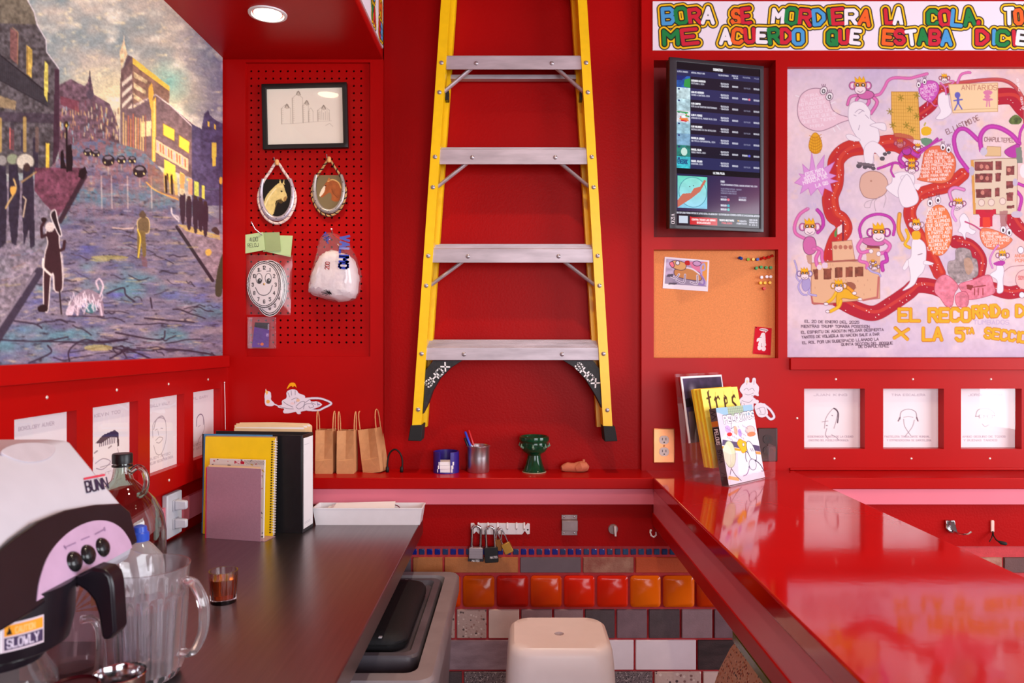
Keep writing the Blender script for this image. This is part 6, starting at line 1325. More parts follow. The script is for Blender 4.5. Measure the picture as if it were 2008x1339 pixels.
# ------------------------------------------------------------------ monkey poster
YPO = YF+.020
px0_, px1_, py0_, py1_ = 1540.6, 2033.6, 135.4, 700.4
PXg, PYg, fr = sheet_xz(px0_, px1_, py0_, py1_, YPO, 1.0)
a = Art(PXg, PYg)
n1 = fbm(PXg/90, PYg/70, 41); n2 = fbm(PXg/26, PYg/22, 42); n3 = fbm(PXg/7, PYg/7, 43)
bg_ = mixc((214, 194, 216), (240, 216, 222), n1*2.2-.6); bg_ = mixc(bg_, (240, 196, 182), (PXg-1880)/160+n2*.7-.45-np.clip((PYg-560)/90, 0, 2)); bg_ = mixc(bg_, (244, 210, 190), (n2-.60)*2.6); bg_ = mixc(bg_, (206, 186, 214), (PYg-600)/90*.6+n2-.6); bg_ = mixc(bg_, (190, 176, 212), (190-PYg)/80*.6*(PXg < 1760))
a.c[:] = bg_*(1+.07*(n3-.5))[..., None]
RB, RO = (182, 32, 50), (204, 54, 44)
def ribbon(p, wd, c_=RB, dots=True, seed=1):
    wd = wd*(1.2 if dots else 1.); sm = smooth2(P2(p), False, 8); a.line(sm, wd+1.6, (150, 40, 60)); a.line(sm, wd, c_); a.line([(x-wd*.18, y+wd*.12) for x, y in sm], wd*.4, (184, 30, 60), .35); a.line([(x+wd*.2, y-wd*.1) for x, y in sm], wd*.22, (236, 96, 60), .45)
    if dots:
        r = random.Random(seed)
        for (x, y) in sm[::2]: a.ell(x+r.uniform(-.38, .38)*wd, y+r.uniform(-.38, .38)*wd, .9, .9, (246, 226, 220))
ribbon('1790,300 1755,281 1710,286 1665,292 1641,313 1639,340 1637,362 1628,389 1634,420 1649,432 1655,450 1640,472 1630,502', 26, RO, seed=2)
ribbon('1640,585 1679,606 1714,614 1748,596 1780,574 1798,560 1828,562 1850,570', 24, RB, seed=3); ribbon('1842,536 1826,502 1793,446 1784,414 1800,384 1830,372 1860,364 1888,342', 20, RO, seed=4)
ribbon('1800,226 1826,206 1834,186 1850,178', 18, RB, seed=5); ribbon('1950,190 1985,190 2008,214 2040,240', 26, RB, seed=6); ribbon('1874,474 1902,482 1922,508 1918,540', 20, RB, seed=7); ribbon('1948,566 1978,574 2010,570 2046,580', 20, RB, seed=8); ribbon('1985,430 2000,450 2030,470', 22, RB, seed=9); ribbon('1840,170 1900,160 1970,158 2004,190 2010,240', 6, (196, 90, 90), False)
PKm, MGm, LIm, YEm, GRm = (212, 110, 172), (186, 62, 164), (176, 162, 212), (236, 178, 40), (130, 190, 170)
K = (84, 40, 70)
def limb(p, wd, c_): sm = smooth2(P2(p), False, 5); a.line(sm, wd+1.2, tuple(int(v*.62) for v in c_)); a.line(sm, wd, c_); a.line(sm, wd*.35, tuple(min(255, int(v*1.18)) for v in c_), .6)
def crown(x, y, w_, h_): a.poly([(x-w_/2, y), (x-w_*.56, y-h_), (x-w_*.25, y-h_*.5), (x-w_*.1, y-h_*1.15), (x+w_*.14, y-h_*.5), (x+w_*.32, y-h_*1.1), (x+w_*.5, y-h_*.35), (x+w_*.48, y)], (246, 186, 20), edge=(206, 130, 10), ew=.6)
def monkey(x, y, s_, c_, rot=0.):
    """head with ears, mask, crown; s_ is the head radius in pixels"""
    for q in (-1, 1): a.ell(x+q*s_*1.15, y-s_*.15, s_*.55, s_*.62, c_, edge=K, ew=.8); a.ell(x+q*s_*1.15, y-s_*.15, s_*.32, s_*.4, (242, 218, 230))
    a.ell(x, y-s_*.1, s_, s_, c_, edge=K, ew=.8); a.ell(x, y+s_*.45, s_*.86, s_*.68, (246, 226, 232), edge=K, ew=.7); a.poly([(x-s_*.9, y-s_*.55), (x+s_*.9, y-s_*.55), (x+s_*.85, y+s_*.02), (x-s_*.85, y+s_*.02)], (222, 150, 40))
    for q in (-1, 1): a.ell(x+q*s_*.42, y-s_*.26, s_*.3, s_*.26, (60, 40, 40)); a.ell(x+q*s_*.42, y-s_*.28, s_*.12, s_*.12, (240, 232, 220))
    a.curve([(x-s_*.4, y+s_*.62), (x, y+s_*.86), (x+s_*.4, y+s_*.6)], .8, K); crown(x, y-s_*.62, s_*1.5, s_*.85)
def A4(x, y): return (x/4.4625+1540, y/4.4625+120)
def use(k): a.sc, a.off = {'A': (1/4.4625, (1540, 120)), 'B': (1/4.462, (1770, 120)), 'C': (1/4.32, (1540, 400)), 'D': (1/4.319, (1770, 400)), 0: (1., (0, 0))}[k]
WH = (244, 234, 240); WE = (176, 156, 176)
def fit(tx, x0, x1, y, h, col, wd, rot=0., jit=.05, al=1.): a.text(tx, x0, y, h, col, wd, rot, (x1-x0)/max(1, text_w(tx, h, 1.)), jit, al)
# --- upper left
use('A')
a.blob('105,430 130,310 200,250 290,238 350,270 385,340 410,420 470,465 550,490 600,512 540,520 470,545 400,580 300,612 200,590 130,530', (240, 204, 216), edge=(140, 100, 124), ew=5)
for k, (tx, x0, x1) in enumerate((('MIRA', 175, 290), ('EL AMOR', 140, 330), ('NO PUEDO SER', 125, 350), ('LA CONOCE EL', 120, 385), ('MISTERIO UN', 130, 405), ('PELUCHE QUE SE', 135, 455), ('QUE EL TIEMPO', 150, 440), ('MIRA', 220, 340))): fit(tx, x0, x1, 318+38*k, 24, (252, 236, 244), 4.5, -.12, .05, .9)
for x, y in ((335, 258), (386, 308)): a.ell(x, y, 30, 36, (248, 240, 244), edge=K, ew=4, rot=.5); a.ell(x, y+4, 12, 16, (240, 236, 240), edge=(30, 20, 30), ew=7); [a.line([(x+q*12, y-36), (x+q*16, y-56)], 4, K) for q in (-1, 0, 1)]
for q in ('90,300 120,310', '400,370 435,355', '420,590 435,615', '450,560 480,600'): a.line(q, 9, WH)
limb('780,300 830,285 870,225 900,170 960,145 1080,150 1130,140 1240,110', 26, PKm)
use(0); limb('1686,186 1668,190 1662,205', 5, PKm); limb('1688,188 1680,195 1680,202', 5, PKm); limb('1700,186 1704,200 1694,212', 6, PKm); limb('1706,186 1720,200 1708,222', 6, PKm); a.ell(1698, 186, 16, 9, PKm, edge=K); monkey(1687, 170, 13, PKm)
use('A')
a.blob('560,390 600,355 680,360 740,430 745,500 790,540 820,620 820,700 770,760 775,880 730,905 700,860 690,790 640,690 590,610 555,520 550,450', WH, edge=WE, ew=4); a.blob('740,560 800,540 870,545 882,600 850,605 790,580', WH, edge=WE, ew=4); a.blob('530,650 570,640 650,680 640,700 560,690', WH, edge=WE, ew=3)
a.blob('690,760 760,700 840,740 880,800 840,850 780,800 760,900 700,890', WH, edge=WE, ew=3)
for q in ('610,450 650,420 690,440', '640,460 680,430', '600,470 620,480', '700,470 730,500', '650,560 640,600'): a.curve(q, 4, (150, 130, 156))
for x, y, r_ in ((645, 915, 26), (700, 925, 24), (770, 937, 20), (848, 852, 24), (872, 812, 20), (905, 800, 18), (740, 925, 18)): a.ell(x, y, r_, r_*.8, (96, 84, 92))
a.poly('630,880 780,900 780,920 640,910', (120, 104, 112))
a.poly('928,268 1160,268 1180,690 960,660 930,560', (232, 180, 84), edge=(170, 110, 40), ew=1)
for k in range(12): a.line([(932, 300+30*k), (1172, 302+31*k)], 3, (190, 130, 50), .6)
for k in range(11): a.line([(950+20*k, 272), (956+20.4*k, 670)], 3, (190, 130, 50), .6)
for x, y in ((1010, 320), (915, 440), (940, 560), (1060, 560), (1110, 600), (1150, 480), (1150, 300), (1090, 420)): [a.line([(x-28*math.cos(t), y-28*math.sin(t)), (x+28*math.cos(t), y+28*math.sin(t))], 7, (150, 130, 40)) for t in (.3, 1.3, 2.3)]
a.poly('80,1065 140,1010 118,985 165,990 150,900 212,960 230,800 262,940 342,820 332,940 432,880 382,980 445,1000 392,1030 462,1050 392,1070 412,1145 342,1110 325,1180 282,1110 222,1175 202,1110 130,1160 152,1090', (224, 156, 220), edge=(190, 110, 190), ew=.8)
for tx, x0, x1, y in (('ESTE MAPA', 180, 345, 1005), ('SUCEDE EN LA', 170, 370, 1045), ('MIRADA DE', 160, 380, 1080), ('LA QS', 270, 380, 1105)): fit(tx, x0, x1, y, 28, (252, 240, 250), 6, -.28)
a.blob('205,740 225,660 262,625 300,660 322,740 300,795 262,810 225,790', (236, 172, 36), edge=(180, 110, 20), ew=4)
for k in range(6): a.curve([(212, 780-26*k), (262, 800-26*k), (316, 770-26*k)], 4, (190, 120, 20)); 
for k in range(5): a.line([(225+20*k, 800), (240+14*k, 660)], 3, (190, 120, 20))
a.blob('650,1080 670,1000 740,962 820,972 880,1020 898,1090 870,1160 790,1202 700,1190 662,1140', (224, 180, 160), edge=(130, 90, 90), ew=4); a.ell(750, 1048, 8, 8, (190, 140, 120)); a.line('270,830 268,940', 16, (230, 220, 224), .7)
for q in ('690,1260 710,1230 770,1210', '740,1280 760,1220 800,1205', '790,1310 780,1230 830,1180', '860,1280 880,1200 870,1170', '690,1260 700,1280 740,1280'): a.curve(q, 4, (170, 150, 160))
a.blob('880,1110 930,1060 940,1000 1000,970 1080,975 1130,1010 1120,1100 1080,1150 1000,1190 960,1180', WH, edge=WE, ew=4); a.ell(1030, 1020, 22, 18, WH, edge=WE, ew=3); a.line('1040,1070 1070,1050', 5, (130, 110, 130))
limb('810,940 870,920 950,890 1000,895', 22, MGm); limb('940,900 925,960 950,1010', 16, MGm); limb('1000,900 1020,930 1050,920', 18, MGm)
use(0); limb('1770,300 1764,312 1772,322', 7, MGm); limb('1782,290 1790,300 1800,306', 8, MGm); a.ell(1778, 296, 9, 8, MGm, edge=K); monkey(1765, 282, 7, PKm); monkey(1800, 290, 6, MGm); monkey(1788, 322, 8, MGm)
limb('1802,296 1824,284 1838,272', 4, MGm); a.blob('1752,262 1790,268 1784,290 1760,292', (180, 60, 70), .6)
# --- upper right
use('B')
a.blob('140,250 160,200 220,170 290,180 320,230 300,300 250,360 220,350 170,320', (206, 90, 186), edge=(150, 50, 130), ew=4)
for k, (tx, x0, x1) in enumerate((('MUCHO', 190, 290), ('POR VER', 160, 300), ('DESDE LO', 160, 300), ('QUE', 180, 280), ('YA', 200, 250))): fit(tx, x0, x1, 232+28*k, 20, (250, 232, 244), 4, -.2)
for x, y in ((140, 205), (192, 178)): a.ell(x, y, 18, 26, (248, 240, 244), edge=K, ew=3); a.ell(x, y+4, 7, 10, (40, 20, 40)); [a.line([(x+q*10, y-24), (x+q*14, y-44)], 4, K) for q in (-1, 0, 1)]
limb('250,360 280,390 310,385', 9, PKm); limb('220,360 215,390', 8, PKm)
a.blob('320,290 360,270 400,300 410,380 430,440 400,480 340,510 290,500 330,440 310,380 310,320', WH, edge=WE, ew=4); limb('400,290 460,260 510,210', 16, (140, 130, 136)); limb('480,190 510,120 560,100 590,100', 22, PKm); limb('330,190 370,230 380,290', 14, PKm); limb('410,170 450,180 380,230', 12, PKm)
use(0); monkey(1852, 154, 6.5, (206, 110, 110)); use('B')
a.poly('402,204 832,190 832,440 440,452', (244, 212, 166), edge=(206, 160, 110), ew=1.2); fit('ANITARIOS', 515, 825, 250, 42, (190, 120, 100), 5); a.line('440,430 600,420 830,415', 4, (200, 160, 110))
a.ell(480, 296, 25, 27, (104, 100, 190)); a.line('450,345 520,335', 12, (104, 100, 190)); a.line('484,320 486,365', 22, (104, 100, 190)); a.line('484,365 455,425', 11, (104, 100, 190)); a.line('486,365 518,418', 11, (104, 100, 190))
a.ell(745, 275, 40, 22, (222, 130, 166)); a.ell(742, 310, 28, 16, (222, 130, 166)); a.ell(745, 335, 46, 12, (222, 130, 166)); a.line('740,340 735,395', 11, (222, 130, 166)); a.line('756,340 760,395', 11, (222, 130, 166))
for k in range(7): a.text('DEL QSQVO'[k], 1000+k*8, 180+40*k, 26, (250, 236, 236), 5)
a.blob('930,520 960,480 1000,470 1045,510 1020,550 950,550', (96, 110, 60), tex=.4)
fit('EL LASTIMO DE', 390, 700, 640, 44, (120, 70, 70), 5, -.42); fit('CHAPULTEPEC', 715, 975, 700, 36, (120, 70, 70), 4.5, .04)
limb('580,960 480,820 450,680 490,600 560,600 660,690', 36, MGm); limb('690,780 680,660 740,580 840,580 950,640 1020,720', 40, MGm); a.blob('890,790 960,740 1020,730 1020,830 940,840', MGm, edge=K, ew=3); limb('1060,560 1030,620 1020,700', 24, MGm); limb('1060,1090 1010,1070', 26, MGm); limb('1000,1140 1040,1200 1020,1300', 28, MGm)
a.blob('150,1010 170,900 200,780 290,740 380,760 450,830 465,920 430,1020 360,1065 240,1060 130,1035', (232, 116, 78), edge=(170, 70, 50), ew=4)
for k, (tx, x0, x1) in enumerate((('AQUI', 230, 300), ('UNA PIEDRA', 205, 390), ('ESTA TIENE MAS', 195, 420), ('ANOS QUE EL QUE', 190, 450), ('Y ES PRECOLONIAL', 175, 445), ('PERO NO EL PAPA', 165, 430), ('PIANA Y NOS VEA', 150, 420), ('LIBRE PARA MIRAR', 160, 400), ('A CHAPULTEPEC', 220, 380))): fit(tx, x0, x1, 800+31*k, 21, (252, 238, 234), 4.6, -.06)
for x, y in ((352, 750), (402, 772)): a.ell(x, y, 22, 30, (248, 240, 244), edge=K, ew=3); a.ell(x, y+5, 9, 13, (60, 30, 40)); [a.line([(x+q*10, y-30), (x+q*14, y-48)], 4, K) for q in (-1, 0, 1)]
limb('130,830 200,770 270,720 340,685', 15, MGm); a.blob('160,600 200,570 250,590 240,640 180,650', (236, 186, 40)); a.blob('160,680 210,670 260,690 240,720 200,740 170,720', (110, 150, 120)); limb('200,540 190,560', 10, (200, 180, 60))
use(0); monkey(1788, 332, 8, MGm); monkey(1876, 402, 9, MGm); limb('1866,392 1862,376 1872,368 1890,372', 6, (216, 130, 186)); use('B')
a.poly('598,866 850,850 1005,850 1000,1339 620,1339', (226, 204, 178), edge=(150, 110, 80), ew=1); a.poly('598,866 622,866 640,1339 618,1339', (222, 160, 80)); a.poly('740,745 860,750 860,830 720,830', (226, 190, 140), edge=(170, 130, 80), ew=.8)
for q in ('630,880 790,876 788,955 632,958', '632,985 785,980 783,1060 634,1062', '640,1120 778,1115 776,1192 642,1195', '812,875 865,872 864,950 814,952', '810,980 860,975 858,1050 812,1052', '808,1110 850,1105 846,1180 810,1185', '905,920 980,915 976,995 908,998', '905,1050 970,1048 966,1110 908,1114', '908,1150 968,1146 964,1220 910,1224', '910,1265 980,1258 978,1285 912,1290'): a.poly(q, (132, 62, 62), .95, tex=.4); 
for k in range(6): a.ell((690, 740, 690, 740, 700, 930)[k], (1020, 1025, 920, 925, 1150, 950)[k], 16, 20, (226, 150, 130), .8)
for x, y in ((690, 1238), (776, 1236), (875, 1225)): a.ell(x, y, 27, 30, (236, 214, 200), edge=(170, 120, 120), ew=4)
a.poly('640,1300 815,1295 820,1339 640,1339', (196, 40, 60)); a.ell(710, 790, 30, 36, (206, 196, 214)); a.ell(605, 960, 24, 40, (196, 186, 206)); a.ell(985, 1060, 22, 34, (200, 186, 206)); a.poly('990,760 1040,750 1050,890 1000,890', (130, 136, 124)); a.ell(1060, 960, 34, 60, (246, 230, 232)); a.ell(1000, 1340, 50, 30, (206, 190, 206))
a.blob('-40,1130 20,1000 60,1010 100,1090 140,1200 100,1260 0,1270', WH, edge=WE, ew=4); a.blob('100,1080 160,1080 130,1130', WH)
for x, y in ((240, 1240), (310, 1215)): a.ell(x, y, 24, 32, (248, 240, 244), edge=K, ew=3); a.ell(x, y+3, 10, 14, (80, 40, 60)); [a.line([(x+q*10, y-34), (x+q*14, y-56)], 4, K) for q in (-1, 0, 1)]
# --- lower left
use('C')
limb('160,290 90,250 80,180 120,90 190,40', 28, PKm); limb('275,240 320,180 310,100 270,50', 30, MGm)
for x in (205, 245): a.curve([(x-15, 40), (x-5, -10), (x+5, 40), (x+10, -5), (x+16, 40)], 5, (206, 190, 220))
a.poly('175,430 225,430 225,520 190,500', (206, 160, 140)); a.poly('395,320 562,306 590,470 402,482', (232, 186, 150), edge=(170, 110, 90), ew=1)
for k in range(4): a.ell(425+42*k, 365, 17, 18, (190, 116, 96))
a.poly('220,500 480,480 800,500 800,800 600,820 240,852 218,760', (230, 182, 144), edge=(170, 110, 90), ew=1.2); a.line('330,490 620,475', 14, (170, 96, 84)); a.poly('680,370 800,370 805,500 690,500', (226, 176, 140)); a.poly('690,345 800,360 800,378 690,372', (150, 70, 76)); a.line('220,770 230,840 400,850', 14, (190, 100, 96)); a.line('790,620 780,790 660,815', 16, (196, 110, 104))
for k in range(24): x, y = rr_.uniform(240, 780), rr_.uniform(500, 790); a.line([(x, y), (x, y+14)], 3, (170, 110, 90), .7)
for q in ('232,555 275,548 278,640 250,640', '322,550 392,545 388,636 324,640', '420,538 484,533 482,622 420,626', '508,536 570,530 570,616 512,620', '586,535 660,530 662,612 590,616'): a.poly(q, (140, 76, 58), tex=.3)
a.ell(545, 700, 52, 40, (160, 96, 76)); a.blob('480,170 495,150 495,300 480,300', (140, 40, 60)); a.poly('415,240 440,200 436,270 418,285', (90, 150, 80)); a.poly('440,200 480,170 480,240 440,262', (240, 226, 226))
a.blob('150,330 180,280 240,285 262,350 250,410 200,430 160,400', PKm, edge=K, ew=4); limb('240,380 290,390 260,460 270,520', 32, PKm); limb('270,370 310,400 310,460 325,510', 28, PKm); a.ell(288, 535, 22, 22, (236, 214, 228)); a.ell(335, 520, 26, 26, (232, 208, 226))
limb('640,280 630,200 680,120 780,86 880,110 925,180 915,260', 24, MGm); a.blob('640,300 740,280 840,310 820,350 700,350', PKm, edge=K, ew=4); limb('650,300 615,360 640,410 700,400 720,400', 30, PKm); limb('840,310 885,350 860,400 800,420', 32, PKm); limb('640,430 630,480 690,500 690,540', 28, PKm); limb('850,420 860,480 820,500 825,560', 32, MGm); a.ell(726, 400, 18, 18, WH, edge=K, ew=2); a.ell(790, 422, 18, 20, WH, edge=K, ew=2)
limb('78,480 100,560 95,620 125,660', 13, LIm); limb('140,640 110,700 140,760 180,770', 15, LIm); limb('190,650 205,720 200,760 260,775', 17, LIm); a.blob('150,640 200,630 212,700 170,740 140,700', LIm, edge=(120, 100, 170), ew=3); limb('700,540 730,570 790,590 805,610', 16, LIm)
limb('520,700 570,740 590,760', 26, (240, 150, 40)); a.blob('450,740 520,720 580,770 640,800 560,806 480,800 470,860 440,880 430,800', YEm, edge=(150, 100, 20), ew=4); limb('430,750 400,800 350,840', 26, YEm); limb('470,820 450,870 380,910', 28, YEm); a.ell(345, 846, 20, 12, WH, edge=K, ew=3); a.ell(358, 910, 18, 12, WH, edge=K, ew=3); a.ell(585, 755, 18, 14, WH, edge=K, ew=2); a.ell(632, 806, 18, 12, WH, edge=K, ew=2)
use(0); monkey(1588, 447, 12.5, PKm); monkey(1723, 458, 14, MGm); monkey(1578, 538, 9, LIm); monkey(1715, 524, 6, LIm); monkey(1645, 562, 9.5, YEm); monkey(1712, 515, 4, LIm); limb('1764,420 1762,450 1770,470', 7, (232, 160, 60))
use('C')
ink = (74, 50, 66)
for tx, x0, x1, y, r_ in (('EL 20 DE ENERO DEL 2025', 165, 625, 1004, .02), ('MIENTRAS TRUMP TOMABA POSESION', 135, 712, 1046, .004), ('EL ESPIRITU DE AGOSTIN MELGAR DESPIERTA', 135, 832, 1098, -.035), ('YANTES DE VOLVER A SU NACION SALE A DAR', 140, 795, 1138, -.04), ('EL ROL POR UN SUBESPACIO LLAMADO LA', 145, 790, 1186, -.05), ('QUINTA SECCION DEL BOSQUE', 475, 908, 1200, -.03), ('DE CHAPULTEPEC', 620, 876, 1218, -.02)): fit(tx, x0, x1, y, 21, ink, 4.0, r_, .04)
a.line('345,1128 440,1124', 4, ink)
# --- lower right
use('D')
a.ell(305, 222, 116, 216, (238, 128, 74), edge=(190, 80, 50), ew=4)
for k, (tx, x0, x1) in enumerate((('HOLA SOY', 220, 360), ('AGUSTIN', 205, 330), ('MELGAR', 205, 370), ('LOS ALUMNOS', 198, 400), ('QUE QUEDAN', 205, 390), ('DE ELLOS VEN', 215, 415), ('A PARTO ASI', 215, 400), ('SURGE ONA', 222, 395), ('LENGUA AM', 222, 400), ('ALUNOS DE', 222, 380), ('LA MEXICA', 215, 380), ('FIN', 260, 340))): fit(tx, x0, x1, 62+33*k, 23, (252, 240, 236), 5, -.06)
a.blob('660,215 720,205 830,240 920,290 920,320 860,370 780,388 700,360 660,290', (234, 130, 92), edge=(180, 80, 60), ew=4)
for k, (tx, x0, x1) in enumerate((('LA CERA CANTA', 672, 810), ('ME TIENE HABLANDO', 668, 905), ('CUANDO SANO', 680, 900), ('VOY CON LA', 690, 850), ('LUZ A LA', 710, 820))): fit(tx, x0, x1, 250+27*k, 18, (252, 240, 236), 4, .06)
for x, y in ((852, 218), (902, 240)): a.ell(x, y, 24, 32, (248, 240, 244), edge=K, ew=3); a.ell(x, y+4, 10, 15, (60, 40, 50))
a.blob('380,560 390,490 445,470 450,390 500,370 570,390 590,450 630,480 636,600 560,640 450,670 400,610', (166, 150, 150), tex=.35, edge=(120, 100, 110), ew=3); a.blob('520,470 570,460 600,540 560,600 530,560', (206, 160, 130), .7)
PP = (232, 130, 150)
for q in ('290,640 370,600 470,690 440,760 420,860 370,868 320,800 270,740', '480,680 600,640 730,600 770,680 770,760 560,810 500,740', '450,770 530,740 560,800 540,870 460,860'): a.blob(q, PP, edge=(170, 70, 90), ew=4, tex=.2)
a.line('560,710 700,690', 9, (150, 60, 60)); a.poly('540,680 600,690 580,730 545,720', (150, 60, 60)); [a.line([(x, 715), (x, 770)], 8, (150, 60, 60)) for x in (610, 640, 680)]
a.blob('40,480 70,440 80,310 130,290 190,340 200,440 180,560 130,620 100,680 40,720 0,730 60,660 60,560', WH, edge=WE, ew=4); a.blob('190,480 260,500 240,516 180,510', WH, edge=WE, ew=3); a.blob('0,540 40,470 50,520 20,560', WH, edge=WE, ew=3); a.line('130,430 165,420', 5, (110, 80, 100))
a.blob('480,120 520,80 560,130 570,200 620,230 590,260 540,240 530,300 500,250 470,230 490,180', WH, edge=WE, ew=4); limb('440,0 420,80 450,140', 24, (216, 150, 206)); limb('530,150 600,180 660,220', 10, (196, 70, 120))
limb('30,220 50,280 20,340 60,370', 24, YEm); a.blob('80,240 140,230 150,290 90,300', YEm)
a.blob('740,600 790,560 800,520 840,510 860,560 850,640 850,740 800,748 800,650', WH, edge=WE, ew=4); limb('760,540 740,470 770,400 810,350', 16, (206, 130, 190)); a.blob('770,500 830,480 870,490 850,520 790,520', MGm); a.curve('860,570 920,530 1028,520', 4, (150, 90, 100)); a.ell(1040, 640, 84, 84, (240, 190, 186), edge=(150, 80, 100), ew=4); fit('SOY', 980, 1028, 640, 30, (206, 90, 90), 5); a.ell(1000, 390, 26, 30, WH, edge=K, ew=3); fit('ANDA', 950, 1028, 450, 24, (226, 130, 96), 5); fit('POR', 955, 1028, 490, 24, (226, 130, 96), 5); a.ell(1010, 770, 24, 26, WH, edge=K, ew=3)
a.poly('630,50 690,45 700,75 740,70 750,45 795,50 760,110 760,190 650,195 655,110', (206, 36, 60)); a.poly('680,110 740,110 744,196 680,200', (232, 70, 50)); a.poly('820,60 890,55 880,190 830,190', (170, 110, 110), .8)
use(0); monkey(1797, 442, 9, (226, 190, 200)); monkey(1881, 400, 8, (206, 130, 170)); monkey(1966, 502, 8, (206, 130, 170))
use('D')
def title(tx, x0, x1, y, h, wd=30, r_=0.):
    wx = (x1-x0)/text_w(tx, h, 1.)
    for st in text_strokes(tx, x0, y, h, r_, wx, .03): a.line(st, wd+7, (190, 110, 30)); 
    for st in text_strokes(tx, x0, y, h, r_, wx*1., 0): a.line(st, wd, (244, 172, 36))
    for st in text_strokes(tx, x0, y, h, r_, wx*1., 0): a.line(st, wd*.25, (206, 190, 60), .7)
title('EL', -30, 140, 990, 100, 26); title('RECO', 225, 570, 992, 104, 28); title('RRID', 600, 820, 960, 92, 26, -.06); title('O', 850, 890, 955, 54, 24); title('D', 965, 1030, 950, 90, 26); title('E', 1080, 1150, 960, 100, 26)
title('X', -70, 40, 1135, 84, 24, .1); title('LA', 175, 330, 1150, 100, 26); title('5', 455, 515, 1155, 100, 26); title('TA', 535, 600, 1095, 44, 14); title('SECCION', 695, 1110, 1130, 80, 22, .12)
fit('TUMBADOS', 600, 900, 1018, 34, (196, 170, 206), 5)
use(0)
a.c *= .94
# torn pale edge of the paper
for k in range(60): x = rr_.uniform(1542, 2040); a.ell(x, 133, 3, 1.2, (244, 226, 226), .7)
po = thing('monkey_poster', 'big pink and red hand-painted map poster full of crowned monkeys', 'poster', at(1790, 702, YPO))
a.mesh('print', fr, PRINTP, po)
e0, e1 = at(px0_, py1_, YPO), at(px1_, py0_, YPO); MB().box(e0.x, e1.x, YPO+.0006, YPO+.006, e0.z, e1.z).build('backing_board', PAPER, po)

# ------------------------------------------------------------------ portrait cards behind clear panes
CARDP = (244, 236, 240)
def face(a, kind):
    k = (140, 126, 140)
    if kind == 0: a.curve('40,78 42,58 48,44 56,34 62,40 60,60 56,78', 1.0, k); a.curve('56,34 63,44 62,66', 2.0, (70, 56, 70)); a.line('46,62 36,64', .9, k); a.ell(53, 50, 1.2, 1.2, k); a.curve('44,78 42,92 46,100', 1, k); a.curve('52,92 60,98 64,104', 1, k); a.ell(44, 72, 2, 1, k)
    if kind == 1: a.curve('36,58 38,42 50,36 62,42 64,58', 1.2, k); a.line('36,54 33,62', 2, (110, 84, 96)); a.line('64,54 66,62', 2, (110, 84, 96)); a.line('42,54 50,52 58,54', .8, k); a.curve('42,58 44,74 54,94', 1, k); a.curve('60,60 56,76 44,96', 1, k)
    if kind == 2: a.curve('34,52 38,38 52,34 64,42 66,52', 1, (150, 130, 140)); a.line('34,52 66,50', 1, (130, 110, 120)); a.poly('40,49 48,49 48,55 40,55', CARDP, edge=(130, 110, 120), ew=.8); a.poly('54,49 62,49 62,55 54,55', CARDP, edge=(130, 110, 120), ew=.8); a.curve('44,66 50,74 58,68', .8, (170, 150, 160))
    if kind == 3: a.curve('38,66 40,50 50,46 60,50 66,64 62,80', 1, k); a.line('44,66 52,70', .8, k)
    if kind == 4: a.poly('24,46 40,36 66,32 74,38 76,58 72,60 70,44 56,42 36,48', (62, 46, 84)); [a.line([(34+4*q, 40), (33+4*q, 52)], 1.4, (62, 46, 84)) for q in range(9)]; a.line('22,60 28,58', 2, k); a.line('52,58 58,56', 2, k); a.curve('24,76 40,72 56,80 40,88 26,84', 1, (140, 120, 140)); a.curve('20,66 18,86 34,104', .9, (150, 130, 150)); a.line('34,84 56,84', .8, k); a.curve('72,62 76,80 70,104', .9, (150, 130, 150))
    if kind == 5: a.curve('30,60 30,38 46,28 64,34 68,54 66,74 54,92 40,90 32,74', 1, (150, 136, 150)); a.curve('32,46 40,30 56,26 66,36', 2.2, (180, 170, 180)); a.curve('38,66 48,62 58,66 48,72 40,70', 1, k); a.line('44,50 46,58', .8, k); a.line('36,48 42,47', 1, k); a.line('52,47 58,48', 1, k); a.curve('54,92 62,104', .8, k)
    if kind == 6: a.curve('36,60 38,44 50,38 60,44 62,60', 1.6, (84, 66, 100)); a.curve('62,48 66,64 60,76 46,86 40,96', 1, k); a.line('42,62 50,60', .8, k)
def card(pfn, w_, h_, kind, title_, note, label, nrm, grp, idx, off):
    o = thing('portrait_card', label, 'card', pfn(.5, 1.), grp); q = [pfn(0, 0), pfn(1, 0), pfn(1, 1), pfn(0, 1)]
    PXg, PYg, fr = sheet_quad(100, 130, 105, 132, *q); a = Art(PXg, PYg, CARDP); a.c *= (1+.03*(fbm(PXg/40, PYg/40, idx)-.5))[..., None]
    fit_ = lambda tx, x0, x1, y, h: a.text(tx, x0, y, h, (186, 170, 182), .75, 0, (x1-x0)/text_w(tx, h, 1.), .05)
    fit_(title_, 22, 78, 17, 4.5)
    for k, (tx, x0, x1) in enumerate(note): fit_(tx, x0, x1, 108+8*k, 3.8)
    a.off = (0, 10); face(a, kind); a.off = (0, 0)
    a.mesh('drawing', fr, PRINTP, o)
    n_ = Vector(nrm); MB().prism([Vector(p)-n_*.0006 for p in q], -n_*.0008).build('stock', PAPER, o)
    MB().add([Vector(p)+n_*off for p in q], [(0,1,2,3)]).build('pane', clear('card_pane', film=.0, rough=.015), o)
YCD = YF+.034
